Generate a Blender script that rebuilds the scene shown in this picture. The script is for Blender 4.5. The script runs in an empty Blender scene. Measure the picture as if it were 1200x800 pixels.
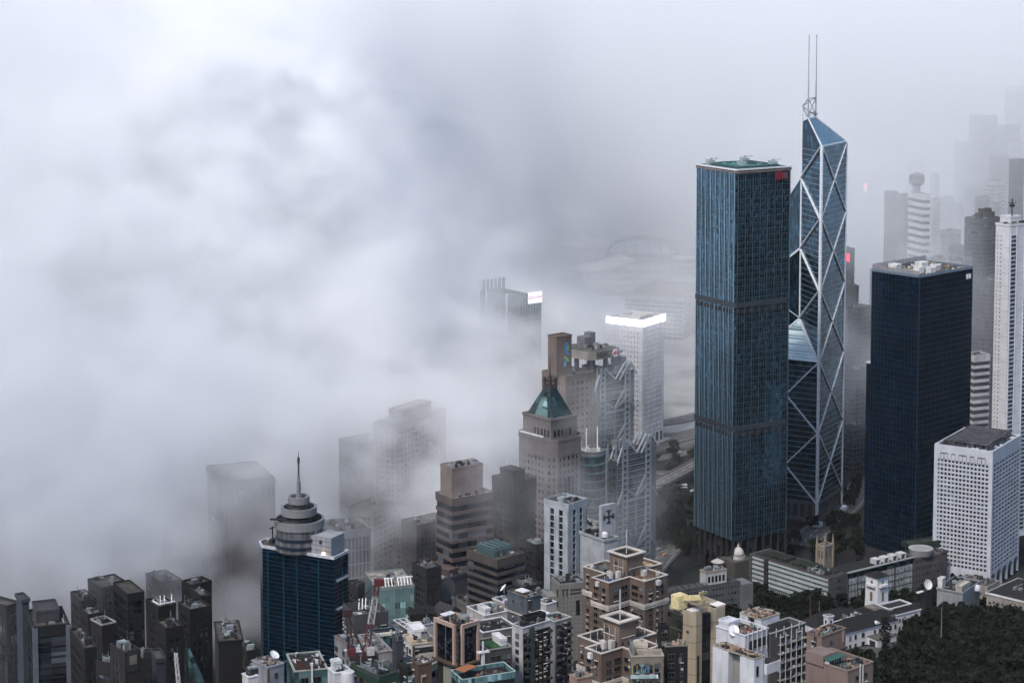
import bpy, math, random
from mathutils import Vector
S = bpy.context.scene
COL = S.collection
rnd = random.Random(7)
# ---------------------------------------------------------------- camera
FOC = 2324.0; HOR = -40.0; CAMZ = 425.0
_t = FOC / 27000.0
for _ in range(6): _t = FOC / (27000.0 - FOC * _t)
PITCH = math.atan(_t); PY = HOR + FOC * _t
cam = bpy.data.cameras.new('camera'); camo = bpy.data.objects.new('camera', cam); COL.objects.link(camo)
S.camera = camo
cam.sensor_width = 36.0; cam.lens = 36.0 * FOC / 1200.0; cam.shift_y = -(400.0 - PY) / 1200.0
camo.location = (0, 0, CAMZ); camo.rotation_euler = (math.pi / 2 - PITCH, 0, 0)
cam.clip_start = 5; cam.clip_end = 90000
# ---------------------------------------------------------------- sky, sun, exposure
w = bpy.data.worlds.new('World'); S.world = w; w.use_nodes = True
_n = w.node_tree; _bg = _n.nodes['Background']; _sky = _n.nodes.new('ShaderNodeTexSky')
_sky.sky_type = 'NISHITA'; _sky.sun_disc = False; _sky.sun_elevation = math.radians(52); _sky.sun_rotation = math.radians(-152)
_sky.dust_density = 1.0; _sky.air_density = 1.0; _sky.ozone_density = 2.0
_n.links.new(_sky.outputs[0], _bg.inputs[0]); _bg.inputs[1].default_value = 0.069
sun = bpy.data.lights.new('sun', 'SUN'); sun.energy = 1.5; sun.angle = math.radians(11); sun.color = (1, .92, .82)
suno = bpy.data.objects.new('sun', sun); COL.objects.link(suno)
_e, _a = math.radians(52), math.radians(-152)
_d = Vector((math.sin(_a) * math.cos(_e), math.cos(_a) * math.cos(_e), math.sin(_e)))   # towards the sun: upper left, beyond the scene
suno.rotation_euler = _d.to_track_quat('Z', 'Y').to_euler(); suno.location = (-300, 0, 900)
S.view_settings.view_transform = 'Standard'; S.view_settings.look = 'None'
S.view_settings.exposure = 1.34; S.view_settings.gamma = 1.0; S.view_settings.use_curve_mapping = False
S.cycles.use_denoising = True; S.cycles.volume_bounces = 14; S.cycles.max_bounces = 16; S.cycles.volume_step_rate = 3.0
S.cycles.diffuse_bounces = 2; S.cycles.glossy_bounces = 2; S.cycles.transmission_bounces = 2
S.cycles.use_adaptive_sampling = True; S.cycles.adaptive_threshold = 0.045
S.cycles.volume_max_steps = 128; S.cycles.caustics_reflective = False; S.cycles.caustics_refractive = False
S.cycles.sample_clamp_indirect = 4.0
# ---------------------------------------------------------------- pixel (1200x800 photograph) -> world
def ray(px, py):
    u, v = px - 600.0, -(py - PY)
    c, s = math.cos(PITCH), math.sin(PITCH)
    return Vector((u, FOC * c + v * s, v * c - FOC * s))
def PD(px, py, d):
    r = ray(px, py); return Vector((0, 0, CAMZ)) + r * (d / r.y)
def PZ(px, py, z):
    r = ray(px, py); return Vector((0, 0, CAMZ)) + r * ((z - CAMZ) / r.z)
def zat(py, d): return PD(600, py, d).z
def sst(x, a, b):
    t = min(1, max(0, (x - a) / (b - a))); return t * t * (3 - 2 * t)
def ground_z(x, y):
    z = 6 + 40 * (1 - sst(y, 1040, 1330)) + 30 * (1 - sst(y, 800, 1040)) + 110 * (1 - sst(y, 250, 800))
    z += 3 * sst(x, 0, 150) * (1 - sst(y, 1250, 1500)) - (0 if y < 1900 else 0)
    return z
# ---------------------------------------------------------------- mesh builder
class MB:
    def __init__(s): s.v = []; s.f = []; s.m = []
    def add(s, vs, fs, m=0):
        n = len(s.v); s.v += [tuple(p) for p in vs]; s.f += [tuple(n + i for i in f) for f in fs]; s.m += [m] * len(fs); return s
    def box(s, x0, x1, y0, y1, z0, z1, m=0):
        if x0 > x1: x0, x1 = x1, x0
        if y0 > y1: y0, y1 = y1, y0
        return s.add([(x0, y0, z0), (x1, y0, z0), (x1, y1, z0), (x0, y1, z0), (x0, y0, z1), (x1, y0, z1), (x1, y1, z1), (x0, y1, z1)],
                     [(0, 3, 2, 1), (4, 5, 6, 7), (0, 1, 5, 4), (1, 2, 6, 5), (2, 3, 7, 6), (3, 0, 4, 7)], m)
    def prism(s, poly, z0, z1, m=0, top=None):
        n = len(poly); tp = top or poly
        return s.add([(p[0], p[1], z0) for p in poly] + [(p[0], p[1], z1) for p in tp],
                     [tuple(range(n - 1, -1, -1)), tuple(range(n, 2 * n))] + [(i, (i + 1) % n, n + (i + 1) % n, n + i) for i in range(n)], m)
    def ring(s, outer, inner, z0, z1, m=0):
        n = len(outer)
        return s.add([(p[0], p[1], z0) for p in outer] + [(p[0], p[1], z0) for p in inner] + [(p[0], p[1], z1) for p in outer] + [(p[0], p[1], z1) for p in inner],
                     [f for i in range(n) for j in [(i + 1) % n] for f in ((i, j, 2 * n + j, 2 * n + i), (n + j, n + i, 3 * n + i, 3 * n + j), (2 * n + i, 2 * n + j, 3 * n + j, 3 * n + i), (j, i, n + i, n + j))], m)
    def beam(s, p, q, wd, hd=None, m=0, n=4):
        p, q = Vector(p), Vector(q); d = (q - p).normalized(); hd = hd or wd
        up = Vector((0, 0, 1)) if abs(d.z) < .95 else Vector((0, 1, 0))
        a = d.cross(up).normalized(); b = a.cross(d)
        vs = []
        for c in (p, q):
            for i in range(n):
                t = 2 * math.pi * (i + .5) / n; k = 1 / math.cos(math.pi / n) if n == 4 else 1
                vs.append(c + a * (math.cos(t) * wd / 2 * k) + b * (math.sin(t) * hd / 2 * k))
        return s.add(vs, [tuple(range(n - 1, -1, -1)), tuple(range(n, 2 * n))] + [(i, (i + 1) % n, n + (i + 1) % n, n + i) for i in range(n)], m)
    def cyl(s, cx, cy, z0, z1, r0, r1=None, n=12, m=0):
        r1 = r0 if r1 is None else r1
        return s.prism([(cx + r0 * math.cos(2 * math.pi * i / n), cy + r0 * math.sin(2 * math.pi * i / n)) for i in range(n)], z0, z1, m,
                       [(cx + r1 * math.cos(2 * math.pi * i / n), cy + r1 * math.sin(2 * math.pi * i / n)) for i in range(n)])
    def lathe(s, cx, cy, prof, n=16, m=0):
        vs = [(cx + r * math.cos(2 * math.pi * i / n), cy + r * math.sin(2 * math.pi * i / n), z) for r, z in prof for i in range(n)]
        fs = [(k * n + i, k * n + (i + 1) % n, (k + 1) * n + (i + 1) % n, (k + 1) * n + i) for k in range(len(prof) - 1) for i in range(n)]
        return s.add(vs, fs + [tuple(range(n - 1, -1, -1)), tuple((len(prof) - 1) * n + i for i in range(n))], m)
    def tri(s, pts, m=0, th=.3):
        a, b, c = [Vector(p) for p in pts[:3]]; nrm = (b - a).cross(c - a).normalized() * th
        n = len(pts); vs = [Vector(p) for p in pts] + [Vector(p) - nrm for p in pts]
        return s.add(vs, [tuple(range(n)), tuple(range(2 * n - 1, n - 1, -1))] + [(i, n + i, n + (i + 1) % n, (i + 1) % n) for i in range(n)], m)
    def build(s, name, mats, parent=None, loc=None, rz=0, smooth=False):
        me = bpy.data.meshes.new(name); me.from_pydata(s.v, [], s.f)
        mats = mats if isinstance(mats, (list, tuple)) else [mats]
        for x in mats: me.materials.append(x)
        if len(mats) > 1: me.polygons.foreach_set('material_index', s.m)
        if smooth: me.polygons.foreach_set('use_smooth', [True] * len(s.f))
        me.update()
        o = bpy.data.objects.new(name, me); COL.objects.link(o)
        if parent is not None: o.parent = parent
        if loc is not None: o.location = loc
        o.rotation_euler[2] = rz
        return o
def tag(o, label=None, cat=None, group=None, kind=None):
    for k, v in (('label', label), ('category', cat), ('group', group), ('kind', kind)):
        if v: o[k] = v
    return o
def empty(name, loc, rz=0, label=None, cat=None, group=None):
    o = bpy.data.objects.new(name, None); COL.objects.link(o); o.location = loc; o.rotation_euler[2] = rz; o.empty_display_size = 3
    return tag(o, label, cat, group)
def copy_tree(o, parent=None):
    c = o.copy(); COL.objects.link(c)
    if parent is not None: c.parent = parent
    for ch in list(o.children): copy_tree(ch, c)
    return c
def offset(poly, d):
    out = []; n = len(poly)
    for i in range(n):
        p0, p1, p2 = Vector(poly[i - 1][:2]), Vector(poly[i][:2]), Vector(poly[(i + 1) % n][:2])
        a = (p1 - p0).normalized(); b = (p2 - p1).normalized()
        na, nb = Vector((a.y, -a.x)), Vector((b.y, -b.x))
        k = 1 + na.dot(nb); out.append(tuple(p1 + (na + nb) * (d / max(k, .3))))
    return out
# ---------------------------------------------------------------- materials
class NT:
    def __init__(s, name):
        s.m = bpy.data.materials.new(name); s.m.use_nodes = True; s.t = s.m.node_tree; s.b = s.t.nodes['Principled BSDF']
    def n(s, ty, **k):
        x = s.t.nodes.new(ty)
        for a, b in k.items():
            if a in x.inputs: x.inputs[a].default_value = b
            else: setattr(x, a, b)
        return x
    def l(s, a, b): s.t.links.new(a, b)
    def math(s, op, a, b=0.0, clamp=False):
        x = s.t.nodes.new('ShaderNodeMath'); x.operation = op; x.use_clamp = clamp
        for i, y in enumerate((a, b)):
            if hasattr(y, 'links'): s.l(y, x.inputs[i])
            else: x.inputs[i].default_value = y
        return x.outputs[0]
    def mix(s, f, a, b):
        x = s.t.nodes.new('ShaderNodeMix'); x.data_type = 'RGBA'
        for i, y in ((0, f), (6, a), (7, b)):
            if hasattr(y, 'links'): s.l(y, x.inputs[i])
            elif i == 0: x.inputs[0].default_value = y
            else: x.inputs[i].default_value = (*y, 1)
        return x.outputs[2]
    def co(s, scale=(1, 1, 1), off=(0, 0, 0)):
        tc = s.n('ShaderNodeTexCoord'); mp = s.n('ShaderNodeMapping'); mp.inputs['Scale'].default_value = scale; mp.inputs['Location'].default_value = off
        s.l(tc.outputs['Object'], mp.inputs[0]); return mp.outputs[0]
    def noise(s, scale, det=4, sc=(1, 1, 1)):
        x = s.n('ShaderNodeTexNoise', Scale=scale, Detail=det); s.l(s.co(sc), x.inputs['Vector']); return x.outputs[0]
    def cells(s, cell):
        v = s.co(tuple(1 / c for c in cell), (.37, .37, .03)); f = s.n('ShaderNodeVectorMath', operation='FLOOR'); s.l(v, f.inputs[0])
        wn = s.n('ShaderNodeTexWhiteNoise'); s.l(f.outputs[0], wn.inputs['Vector']); return wn
    def step(s, v, a, b):
        x = s.n('ShaderNodeMapRange', interpolation_type='SMOOTHSTEP'); s.l(v, x.inputs[0]); x.inputs[1].default_value = a; x.inputs[2].default_value = b; return x.outputs[0]
def dk(c, k): return tuple(x * k for x in c)
MATS = {}
def tone(c):
    m = max(c); f = (m ** .9 * 1.44) if m < .6 else .91
    return tuple(x * f for x in c)
def wall(c, rough=.85, var=.25, stain=.35, key=None):
    c = tone(c)
    k = ('w', tuple(c), rough, var, stain)
    if k in MATS: return MATS[k]
    t = NT('painted_wall')
    a = t.step(t.noise(.12, 5), .3, .7); col = t.mix(a, dk(c, 1 - var), dk(c, 1 + var * .35))
    st = t.step(t.noise(1.0, 4, (.55, .55, .05)), .5, .72); col = t.mix(t.math('MULTIPLY', st, stain), col, dk(c, .45))
    g = t.step(t.noise(1.6, 3), .55, .75); col = t.mix(t.math('MULTIPLY', g, stain * .5), col, dk(c, .6))
    t.l(col, t.b.inputs['Base Color']); t.b.inputs['Roughness'].default_value = rough
    MATS[k] = t.m; return t.m
def glass(c1, c2, cell=(1.6, 1.6, 3.6), metal=.6, rough=.07, p=.5, warm=0.0):
    """reflective glazing; each pane takes its own tone"""
    k = ('g', tuple(c1), tuple(c2), cell, metal, rough, p, warm)
    if k in MATS: return MATS[k]
    t = NT('glazing'); wn = t.cells(cell)
    f = t.step(wn.outputs[0], p - .3, p + .3); big = t.step(t.noise(.035, 3), .35, .65)
    col = t.mix(t.math('MULTIPLY', f, big), c1, c2)
    col = t.mix(t.step(wn.outputs[0], .9, .92), col, tuple(min(1, x * 1.7) for x in c2)); col = t.mix(t.step(wn.outputs[0], .1, .08), col, dk(c1, .4))
    if warm: col = t.mix(t.step(wn.outputs[0], 1 - warm - .01, 1 - warm), col, (.5, .42, .3))
    t.l(col, t.b.inputs['Base Color']); t.b.inputs['Metallic'].default_value = metal
    t.l(t.math('ADD', t.math('MULTIPLY', wn.outputs[0], .06), rough), t.b.inputs['Roughness'])
    b = t.n('ShaderNodeBump', Strength=.22, Distance=.3); t.l(t.noise(.22, 3), b.inputs['Height']); t.l(b.outputs[0], t.b.inputs['Normal'])
    MATS[k] = t.m; return t.m
def plain(c, rough=.6, metal=0, em=0, emc=None):
    k = ('p', tuple(c), rough, metal, em)
    if k in MATS: return MATS[k]
    t = NT('paint'); col = t.mix(t.step(t.noise(.8, 4), .3, .7), dk(c, .78), dk(c, 1.1)); t.l(col, t.b.inputs['Base Color'])
    t.b.inputs['Roughness'].default_value = rough; t.b.inputs['Metallic'].default_value = metal
    if em: t.b.inputs['Emission Color'].default_value = (*(emc or c), 1); t.b.inputs['Emission Strength'].default_value = em
    MATS[k] = t.m; return t.m
def roofm(c=(.2, .18, .16)):
    c = tone(c)
    k = ('r', tuple(c))
    if k in MATS: return MATS[k]
    t = NT('roof_screed'); col = t.mix(t.step(t.noise(.25, 6), .35, .65), dk(c, .45), dk(c, 1.15))
    col = t.mix(t.step(t.noise(1.3, 5), .52, .7), col, dk(c, .3)); t.l(col, t.b.inputs['Base Color']); t.b.inputs['Roughness'].default_value = .95
    MATS[k] = t.m; return t.m
WHITE = wall((.62, .62, .64)); LGREY = wall((.36, .42, .42)); GREY = wall((.26, .26, .28)); DGREY = wall((.09, .09, .1)); STEEL = plain((.33, .36, .4), .4, .6)
DARK = plain((.02, .02, .022), .6); PIPE = plain((.5, .5, .5), .5); ROOF = roofm(); ROOFD = roofm((.07, .065, .06)); ROOFL = roofm((.42, .38, .33))
BLK = glass((.012, .014, .018), (.05, .055, .065), metal=.3)
# ---------------------------------------------------------------- building frame
FOOT = []
class Bd:
    """rectangular building fixed by its near roof corner: F pixel + distance, the x pixels of its left and right roof corners and its turn"""
    def __init__(s, name, label, F, Lx, Rx, D, a, cat='building', group=None, zb=None):
        p = PD(F[0], F[1], D); a = math.radians(a); s.a = a; ca, sa = math.cos(a), math.sin(a)
        q = ray(Rx, F[1]); kr = q.x / q.y; q = ray(Lx, F[1]); kl = q.x / q.y
        s.wx = (kr * p.y - p.x) / (ca - kr * sa); s.wy = (p.x - kl * p.y) / (sa + kl * ca)
        s.zb = ground_z(p.x, p.y) - 1 if zb is None else zb
        s.H = p.z - s.zb; s.D = D; s.p = p; FOOT.append((p.x, p.y, a, s.wx, s.wy))
        s.o = empty(name, (p.x, p.y, s.zb), a, label, cat, group)
        s.poly = [(0, 0), (s.wx, 0), (s.wx, s.wy), (0, s.wy)]
    def part(s, name, mb, mat, label=None, stuff=False, parent=None, smooth=False):
        o = mb.build(name, mat, parent or s.o, smooth=smooth)
        if label: o['label'] = label
        if stuff: o['kind'] = 'stuff'
        return o
    def loc(s, px, py, face='R'):
        """local (u, z) of a pixel on the right ('R', y=0) or left ('L', x=0) face"""
        ca, sa = math.cos(s.a), math.sin(s.a); r = ray(px, py); o = s.p
        n = Vector((-sa, ca, 0)) if face == 'R' else Vector((ca, sa, 0))
        t = Vector((o.x, o.y, 0)).dot(n) / Vector((r.x, r.y, 0)).dot(n)
        q = Vector((0, 0, CAMZ)) + r * t; d = Vector((q.x - o.x, q.y - o.y))
        u = d.x * ca + d.y * sa if face == 'R' else -d.x * sa + d.y * ca
        return u, q.z - s.zb
    def top(s, px, py, z):
        """local x,y of a pixel on the level z (local)"""
        q = PZ(px, py, z + s.zb); d = q - s.p; ca, sa = math.cos(s.a), math.sin(s.a)
        return d.x * ca + d.y * sa, -d.x * sa + d.y * ca
def fb(mb, b, face, u0, u1, v0, v1, o0, o1, m=0):
    if face == 'R': mb.box(u0, u1, -o1, -o0, v0, v1, m)
    elif face == 'L': mb.box(-o1, -o0, u0, u1, v0, v1, m)
    elif face == 'B': mb.box(u0, u1, b.wy + o0, b.wy + o1, v0, v1, m)
    else: mb.box(b.wx + o0, b.wx + o1, u0, u1, v0, v1, m)
def piers(mb, poly, z0, z1, bay, wd, dep, ends=True, o0=.0):
    n = len(poly)
    for i in range(n):
        p, q = Vector(poly[i][:2]), Vector(poly[(i + 1) % n][:2]); L = (q - p).length; d = (q - p) / L; nn = Vector((d.y, -d.x))
        k = max(1, round(L / bay))
        for j in range(k + 1):
            if j == k: continue
            t = L * j / k; hw = wd / 2
            t0, t1 = (t - hw, t + hw) if j else (-dep, wd)
            a = p + d * t0 - nn * .1; b2 = p + d * t1 - nn * .1
            c = p + d * t1 + nn * dep; e = p + d * t0 + nn * dep
            mb.prism([tuple(e), tuple(c), tuple(b2), tuple(a)], z0, z1)
        if ends and k:
            t0, t1 = L - wd, L + dep - .02
            mb.prism([tuple(p + d * t0 + nn * dep), tuple(p + d * t1 + nn * dep), tuple(p + d * t1 - nn * .1), tuple(p + d * t0 - nn * .1)], z0, z1)
def skin(b, poly, z0, z1, fl, bay, sp, pw, dep, gm, wm, names=('glazing', 'spandrels', 'piers'), tops=True, pm=None):
    """glass core, floor bands and piers standing proud of it"""
    b.part(names[0], MB().prism(poly, z0, z1 - .05), gm)
    m = MB(); n = max(1, round((z1 - z0) / fl)); f = (z1 - z0) / n
    if sp:
        for k in range(n + 1):
            zc = z0 + k * f; m.prism(offset(poly, dep - .06), max(z0, zc - sp / 2), min(z1, zc + sp / 2))
        b.part(names[1], m, wm, stuff=True)
    if pw:
        m = MB(); piers(m, poly, z0, z1 + .03, bay, pw, dep); b.part(names[2], m, pm or wm, stuff=True)
def parapet(b, poly, z, h, th, mat, name='parapet', out=.35, roof=None):
    m = MB(); m.ring(offset(poly, out), offset(poly, out - th), z - .3, z + h); b.part(name, m, mat)
    if roof: b.part('roof', MB().prism(offset(poly, out - th - .02), z - .2, z + .12), roof)
def clutter(b, x0, x1, y0, y1, z, seed=0, n=10, big=1, mats=None, tank=True):
    r = random.Random(seed); mats = mats or [LGREY, GREY, STEEL, DGREY, DARK]; W, L = x1 - x0, y1 - y0; n = int(n * 1.5)
    mb = MB()
    for i in range(n):
        sx, sy, h = r.uniform(1, 3.2), r.uniform(1, 3.2), r.uniform(.8, 2.4); x, y = x0 + r.random() * max(.1, W - sx), y0 + r.random() * max(.1, L - sy)
        k = r.randrange(len(mats))
        if r.random() < .25: mb.cyl(x + 1, y + 1, z, z + h, .9, n=8, m=k)
        else: mb.box(x, x + sx, y, y + sy, z, z + h, k)
        if r.random() < .3: mb.box(x + .3, x + sx - .3, y + .3, y + sy - .3, z + h, z + h + .5, (k + 1) % len(mats))
    for i in range(max(2, n // 3)):
        x, y = x0 + r.random() * W, y0 + r.random() * L
        if r.random() < .5: mb.box(x, min(x1, x + r.uniform(3, 9)), y, y + .35, z + .3, z + .65, 0)
        else: mb.box(x, x + .35, y, min(y1, y + r.uniform(3, 9)), z + .3, z + .65, 0)
        mb.beam((x, y, z), (x, y, z + r.uniform(2, 5)), .15)
    b.part('roof_equipment', mb, mats, stuff=True)
def hut(b, x0, x1, y0, y1, z, h, mat, name='plant_room', roof=None):
    mb = MB(); mb.box(x0, x1, y0, y1, z, z + h); o = b.part(name, mb, mat)
    m = MB(); m.ring([(x0 - .2, y0 - .2), (x1 + .2, y0 - .2), (x1 + .2, y1 + .2), (x0 - .2, y1 + .2)], [(x0 + .3, y0 + .3), (x1 - .3, y0 + .3), (x1 - .3, y1 - .3), (x0 + .3, y1 - .3)], z + h - .3, z + h + .7)
    b.part('coping', m, roof or mat, parent=o); return o
def dish(b, x, y, z, r, az=0, mat=None, name='satellite_dish', tilt=.8):
    """parabolic dish on a short mast, facing azimuth az"""
    mb = MB(); n = 14; prof = [(r * t, .35 * r * t * t) for t in (0.05, .4, .7, 1)]
    ax = Vector((math.cos(az) * math.cos(tilt), math.sin(az) * math.cos(tilt), math.sin(tilt))); u = ax.cross(Vector((0, 0, 1))).normalized(); v = u.cross(ax); c = Vector((x, y, z + r * 1.1))
    vs = [c + ax * h + (u * math.cos(2 * math.pi * i / n) + v * math.sin(2 * math.pi * i / n)) * q for q, h in prof for i in range(n)]
    vs += [p - ax * .12 for p in vs]; k = 4 * n
    fs = [(a * n + i, a * n + (i + 1) % n, (a + 1) * n + (i + 1) % n, (a + 1) * n + i) for a in range(3) for i in range(n)]
    fs += [tuple(k + q for q in reversed(f)) for f in fs] + [(3 * n + i, 3 * n + (i + 1) % n, k + 3 * n + (i + 1) % n, k + 3 * n + i) for i in range(n)]
    mb.add(vs, fs); mb.beam(c, c + ax * r * .8, .12); mb.beam(c - ax * .1, (x, y, z), r * .18)
    return b.part(name, mb, mat or plain((.7, .7, .7)), smooth=False)
# ================================================================ far towers on the right and the tall ones
def ckc():
    b = Bd('glass_office_tower', 'tall blue gridded glass tower with rounded corners and white roof rim beside the braced tower', (863, 199.5), 815.5, 927.5, 1327, 31, 'skyscraper')
    gl = glass((.008, .034, .06), (.08, .21, .33), (1.45, 1.45, 2.1), .88, .05, .5); H = b.H; r = 1.6
    W, L = b.wx, b.wy
    rp = []
    for cx, cy, a0 in ((r, r, 180), (W - r, r, 270), (W - r, L - r, 0), (r, L - r, 90)):
        for k in range(4): a = math.radians(a0 + 30 * k); rp.append((cx + r * math.cos(a), cy + r * math.sin(a)))
    b.part('glazing', MB().prism(rp, 26, H - .2), gl)
    steel = plain((.36, .54, .66), .35, .8); lou = plain((.05, .06, .075), .5, .5)
    fl = 4.23; n = int((H - 28) / fl)
    m = MB()
    for k in range(n + 1):
        z = H - 3 - k * fl
        m.prism(offset(rp, .22), z - .22, z + .22)
        m.prism(offset(rp, .12), z - 1.5, z - 1.38)
    b.part('floor_bands', m, plain((.08, .13, .17), .4, .8), stuff=True)
    # mullions: wide bays on the right face, close steel fins on the left face
    m = MB(); m_s = m
    for k in range(8):
        u = r + (W - 2 * r) * k / 7; fb(m, b, 'R', u - .28, u + .28, 26, H - 1, -.1, .42); fb(m, b, 'B', u - .28, u + .28, 26, H - 1, -.1, .42)
    for k in range(8):
        for q in (1, 2): u = r + (W - 2 * r) * (k + q / 3) / 7; (k < 7) and fb(m, b, 'R', u - .08, u + .08, 26, H - 1, -.1, .26)
    b.part('bay_mullions', m, plain((.1, .16, .2), .4, .8), stuff=True); m = MB(); nb = 8
    for k in range(nb + 1):
        u = r + (L - 2 * r) * k / nb
        for face in 'LS':
            fb(m, b, face, u - .3, u + .3, 26, H - 1, -.1, .45)
            if k < nb:
                for q in (.33, .66):
                    uu = u + (L - 2 * r) / nb * q; fb(m, b, face, uu - .12, uu + .12, 26, H - 1, -.1, .3)
    b.part('steel_fins', m, steel, stuff=True)  # bright fin colour stands in for reflected fog on the left face
    for z in (H - 92, H - 177):
        o = b.part('louvre_belt', MB().prism(offset(rp, .5), z - 1.7, z + 1.9), lou)
        m = MB()
        for k in range(14):
            u = r + (W - 2 * r) * (k + .15) / 14; fb(m, b, 'R', u, u + 1.9, z - 5.8, z - 2.9, .2, .55); u = r + (L - 2 * r) * (k + .15) / 14; fb(m, b, 'L', u, u + 1.5, z - 5.8, z - 2.9, .2, .55)
        b.part('louvre', m, DARK, stuff=True, parent=o)
    b.part('roof_rim', MB().ring(offset(rp, 1.2), offset(rp, -.8), H - .3, H + .6), plain((.75, .75, .77), .35, .3))
    b.part('roof_rim', MB().ring(offset(rp, .9), offset(rp, .1), H - 2.2, H - .9), plain((.16, .12, .11), .5))
    b.part('roof', MB().prism(offset(rp, -1), H - .3, H + .2), roofm((.1, .15, .15)))
    m = MB()
    for (x, y) in ((4, L - 9), (W - 13, L - 8), (W * .35, L * .4), (W - 10, 10)):
        m.box(x, x + 6, y, y + 3, H, H + 3.2); m.beam((x - 2, y + 1, H + 3.7), (x + 11, y + 3, H + 4.2), .5); m.box(x + 2, x + 3, y, y + 1, H + 3, H + 5)
    b.part('window_cleaning_cradle', m, plain((.35, .42, .42), .5), stuff=True)
    m = MB().ring([(6, 6), (W - 6, 6), (W - 6, L - 6), (6, L - 6)], [(8, 8), (W - 8, 8), (W - 8, L - 8), (8, L - 8)], H, H + 1.6); b.part('roof_kerb', m, plain((.04, .1, .1)))
    m = MB()
    for k in range(16):
        x = 9 + rnd.random() * (W - 20); y = 9 + rnd.random() * (L - 20); m.box(x, x + rnd.uniform(1, 4), y, y + rnd.uniform(1, 4), H, H + rnd.uniform(.6, 2))
    b.part('roof_equipment', m, plain((.1, .28, .27)), stuff=True)
    # red emblem
    red = plain((.22, .01, .025), .4); m = MB(); u0, z0 = b.loc(912, 206); n = 20
    m.v = []; pts = []
    ring = lambda cu, cz, ro, ri: [m.add([(cu + q * math.cos(2 * math.pi * j / n), -o, cz + q * math.sin(2 * math.pi * j / n)) for q in (ro, ri) for j in (i, i + 1) for o in (.5, .9)], [(1, 3, 7, 5), (0, 4, 6, 2), (0, 1, 5, 4) if False else (2, 3, 1, 0), (4, 5, 7, 6)]) for i in range(n)]
    ring(u0, z0, 2.9, 1.9); ring(u0, z0, 1.2, .3); fb(m, b, 'R', u0 + 3.2, u0 + 8, z0 - 2, z0 + 2, .5, .8)
    fb(m, b, 'R', u0 - .4, u0 + .4, z0 - 3.2, z0 + 3.2, .5, .85); b.part('red_logo', m, red)
    m = MB(); fb(m, b, 'R', u0 + 4, u0 + 7.2, z0 - 1, z0 + 1, .8, .95); b.part('logo_inset', m, plain((.05, .08, .1)))
    # lobby and columns
    b.part('lobby', MB().prism(offset(rp, -3), 0, 26.1), glass((.01, .012, .015), (.05, .05, .06), (4, 4, 6), .3))
    for k in range(8):
        for face, LL in (('R', W), ('L', L)):
            u = .8 + (LL - 1.6) * k / 7; m = MB(); fb(m, b, face, u - .6, u + .6, 0, 26, -1.2, 0); b.part('column', m, DGREY)
    return b
ckc()
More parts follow.
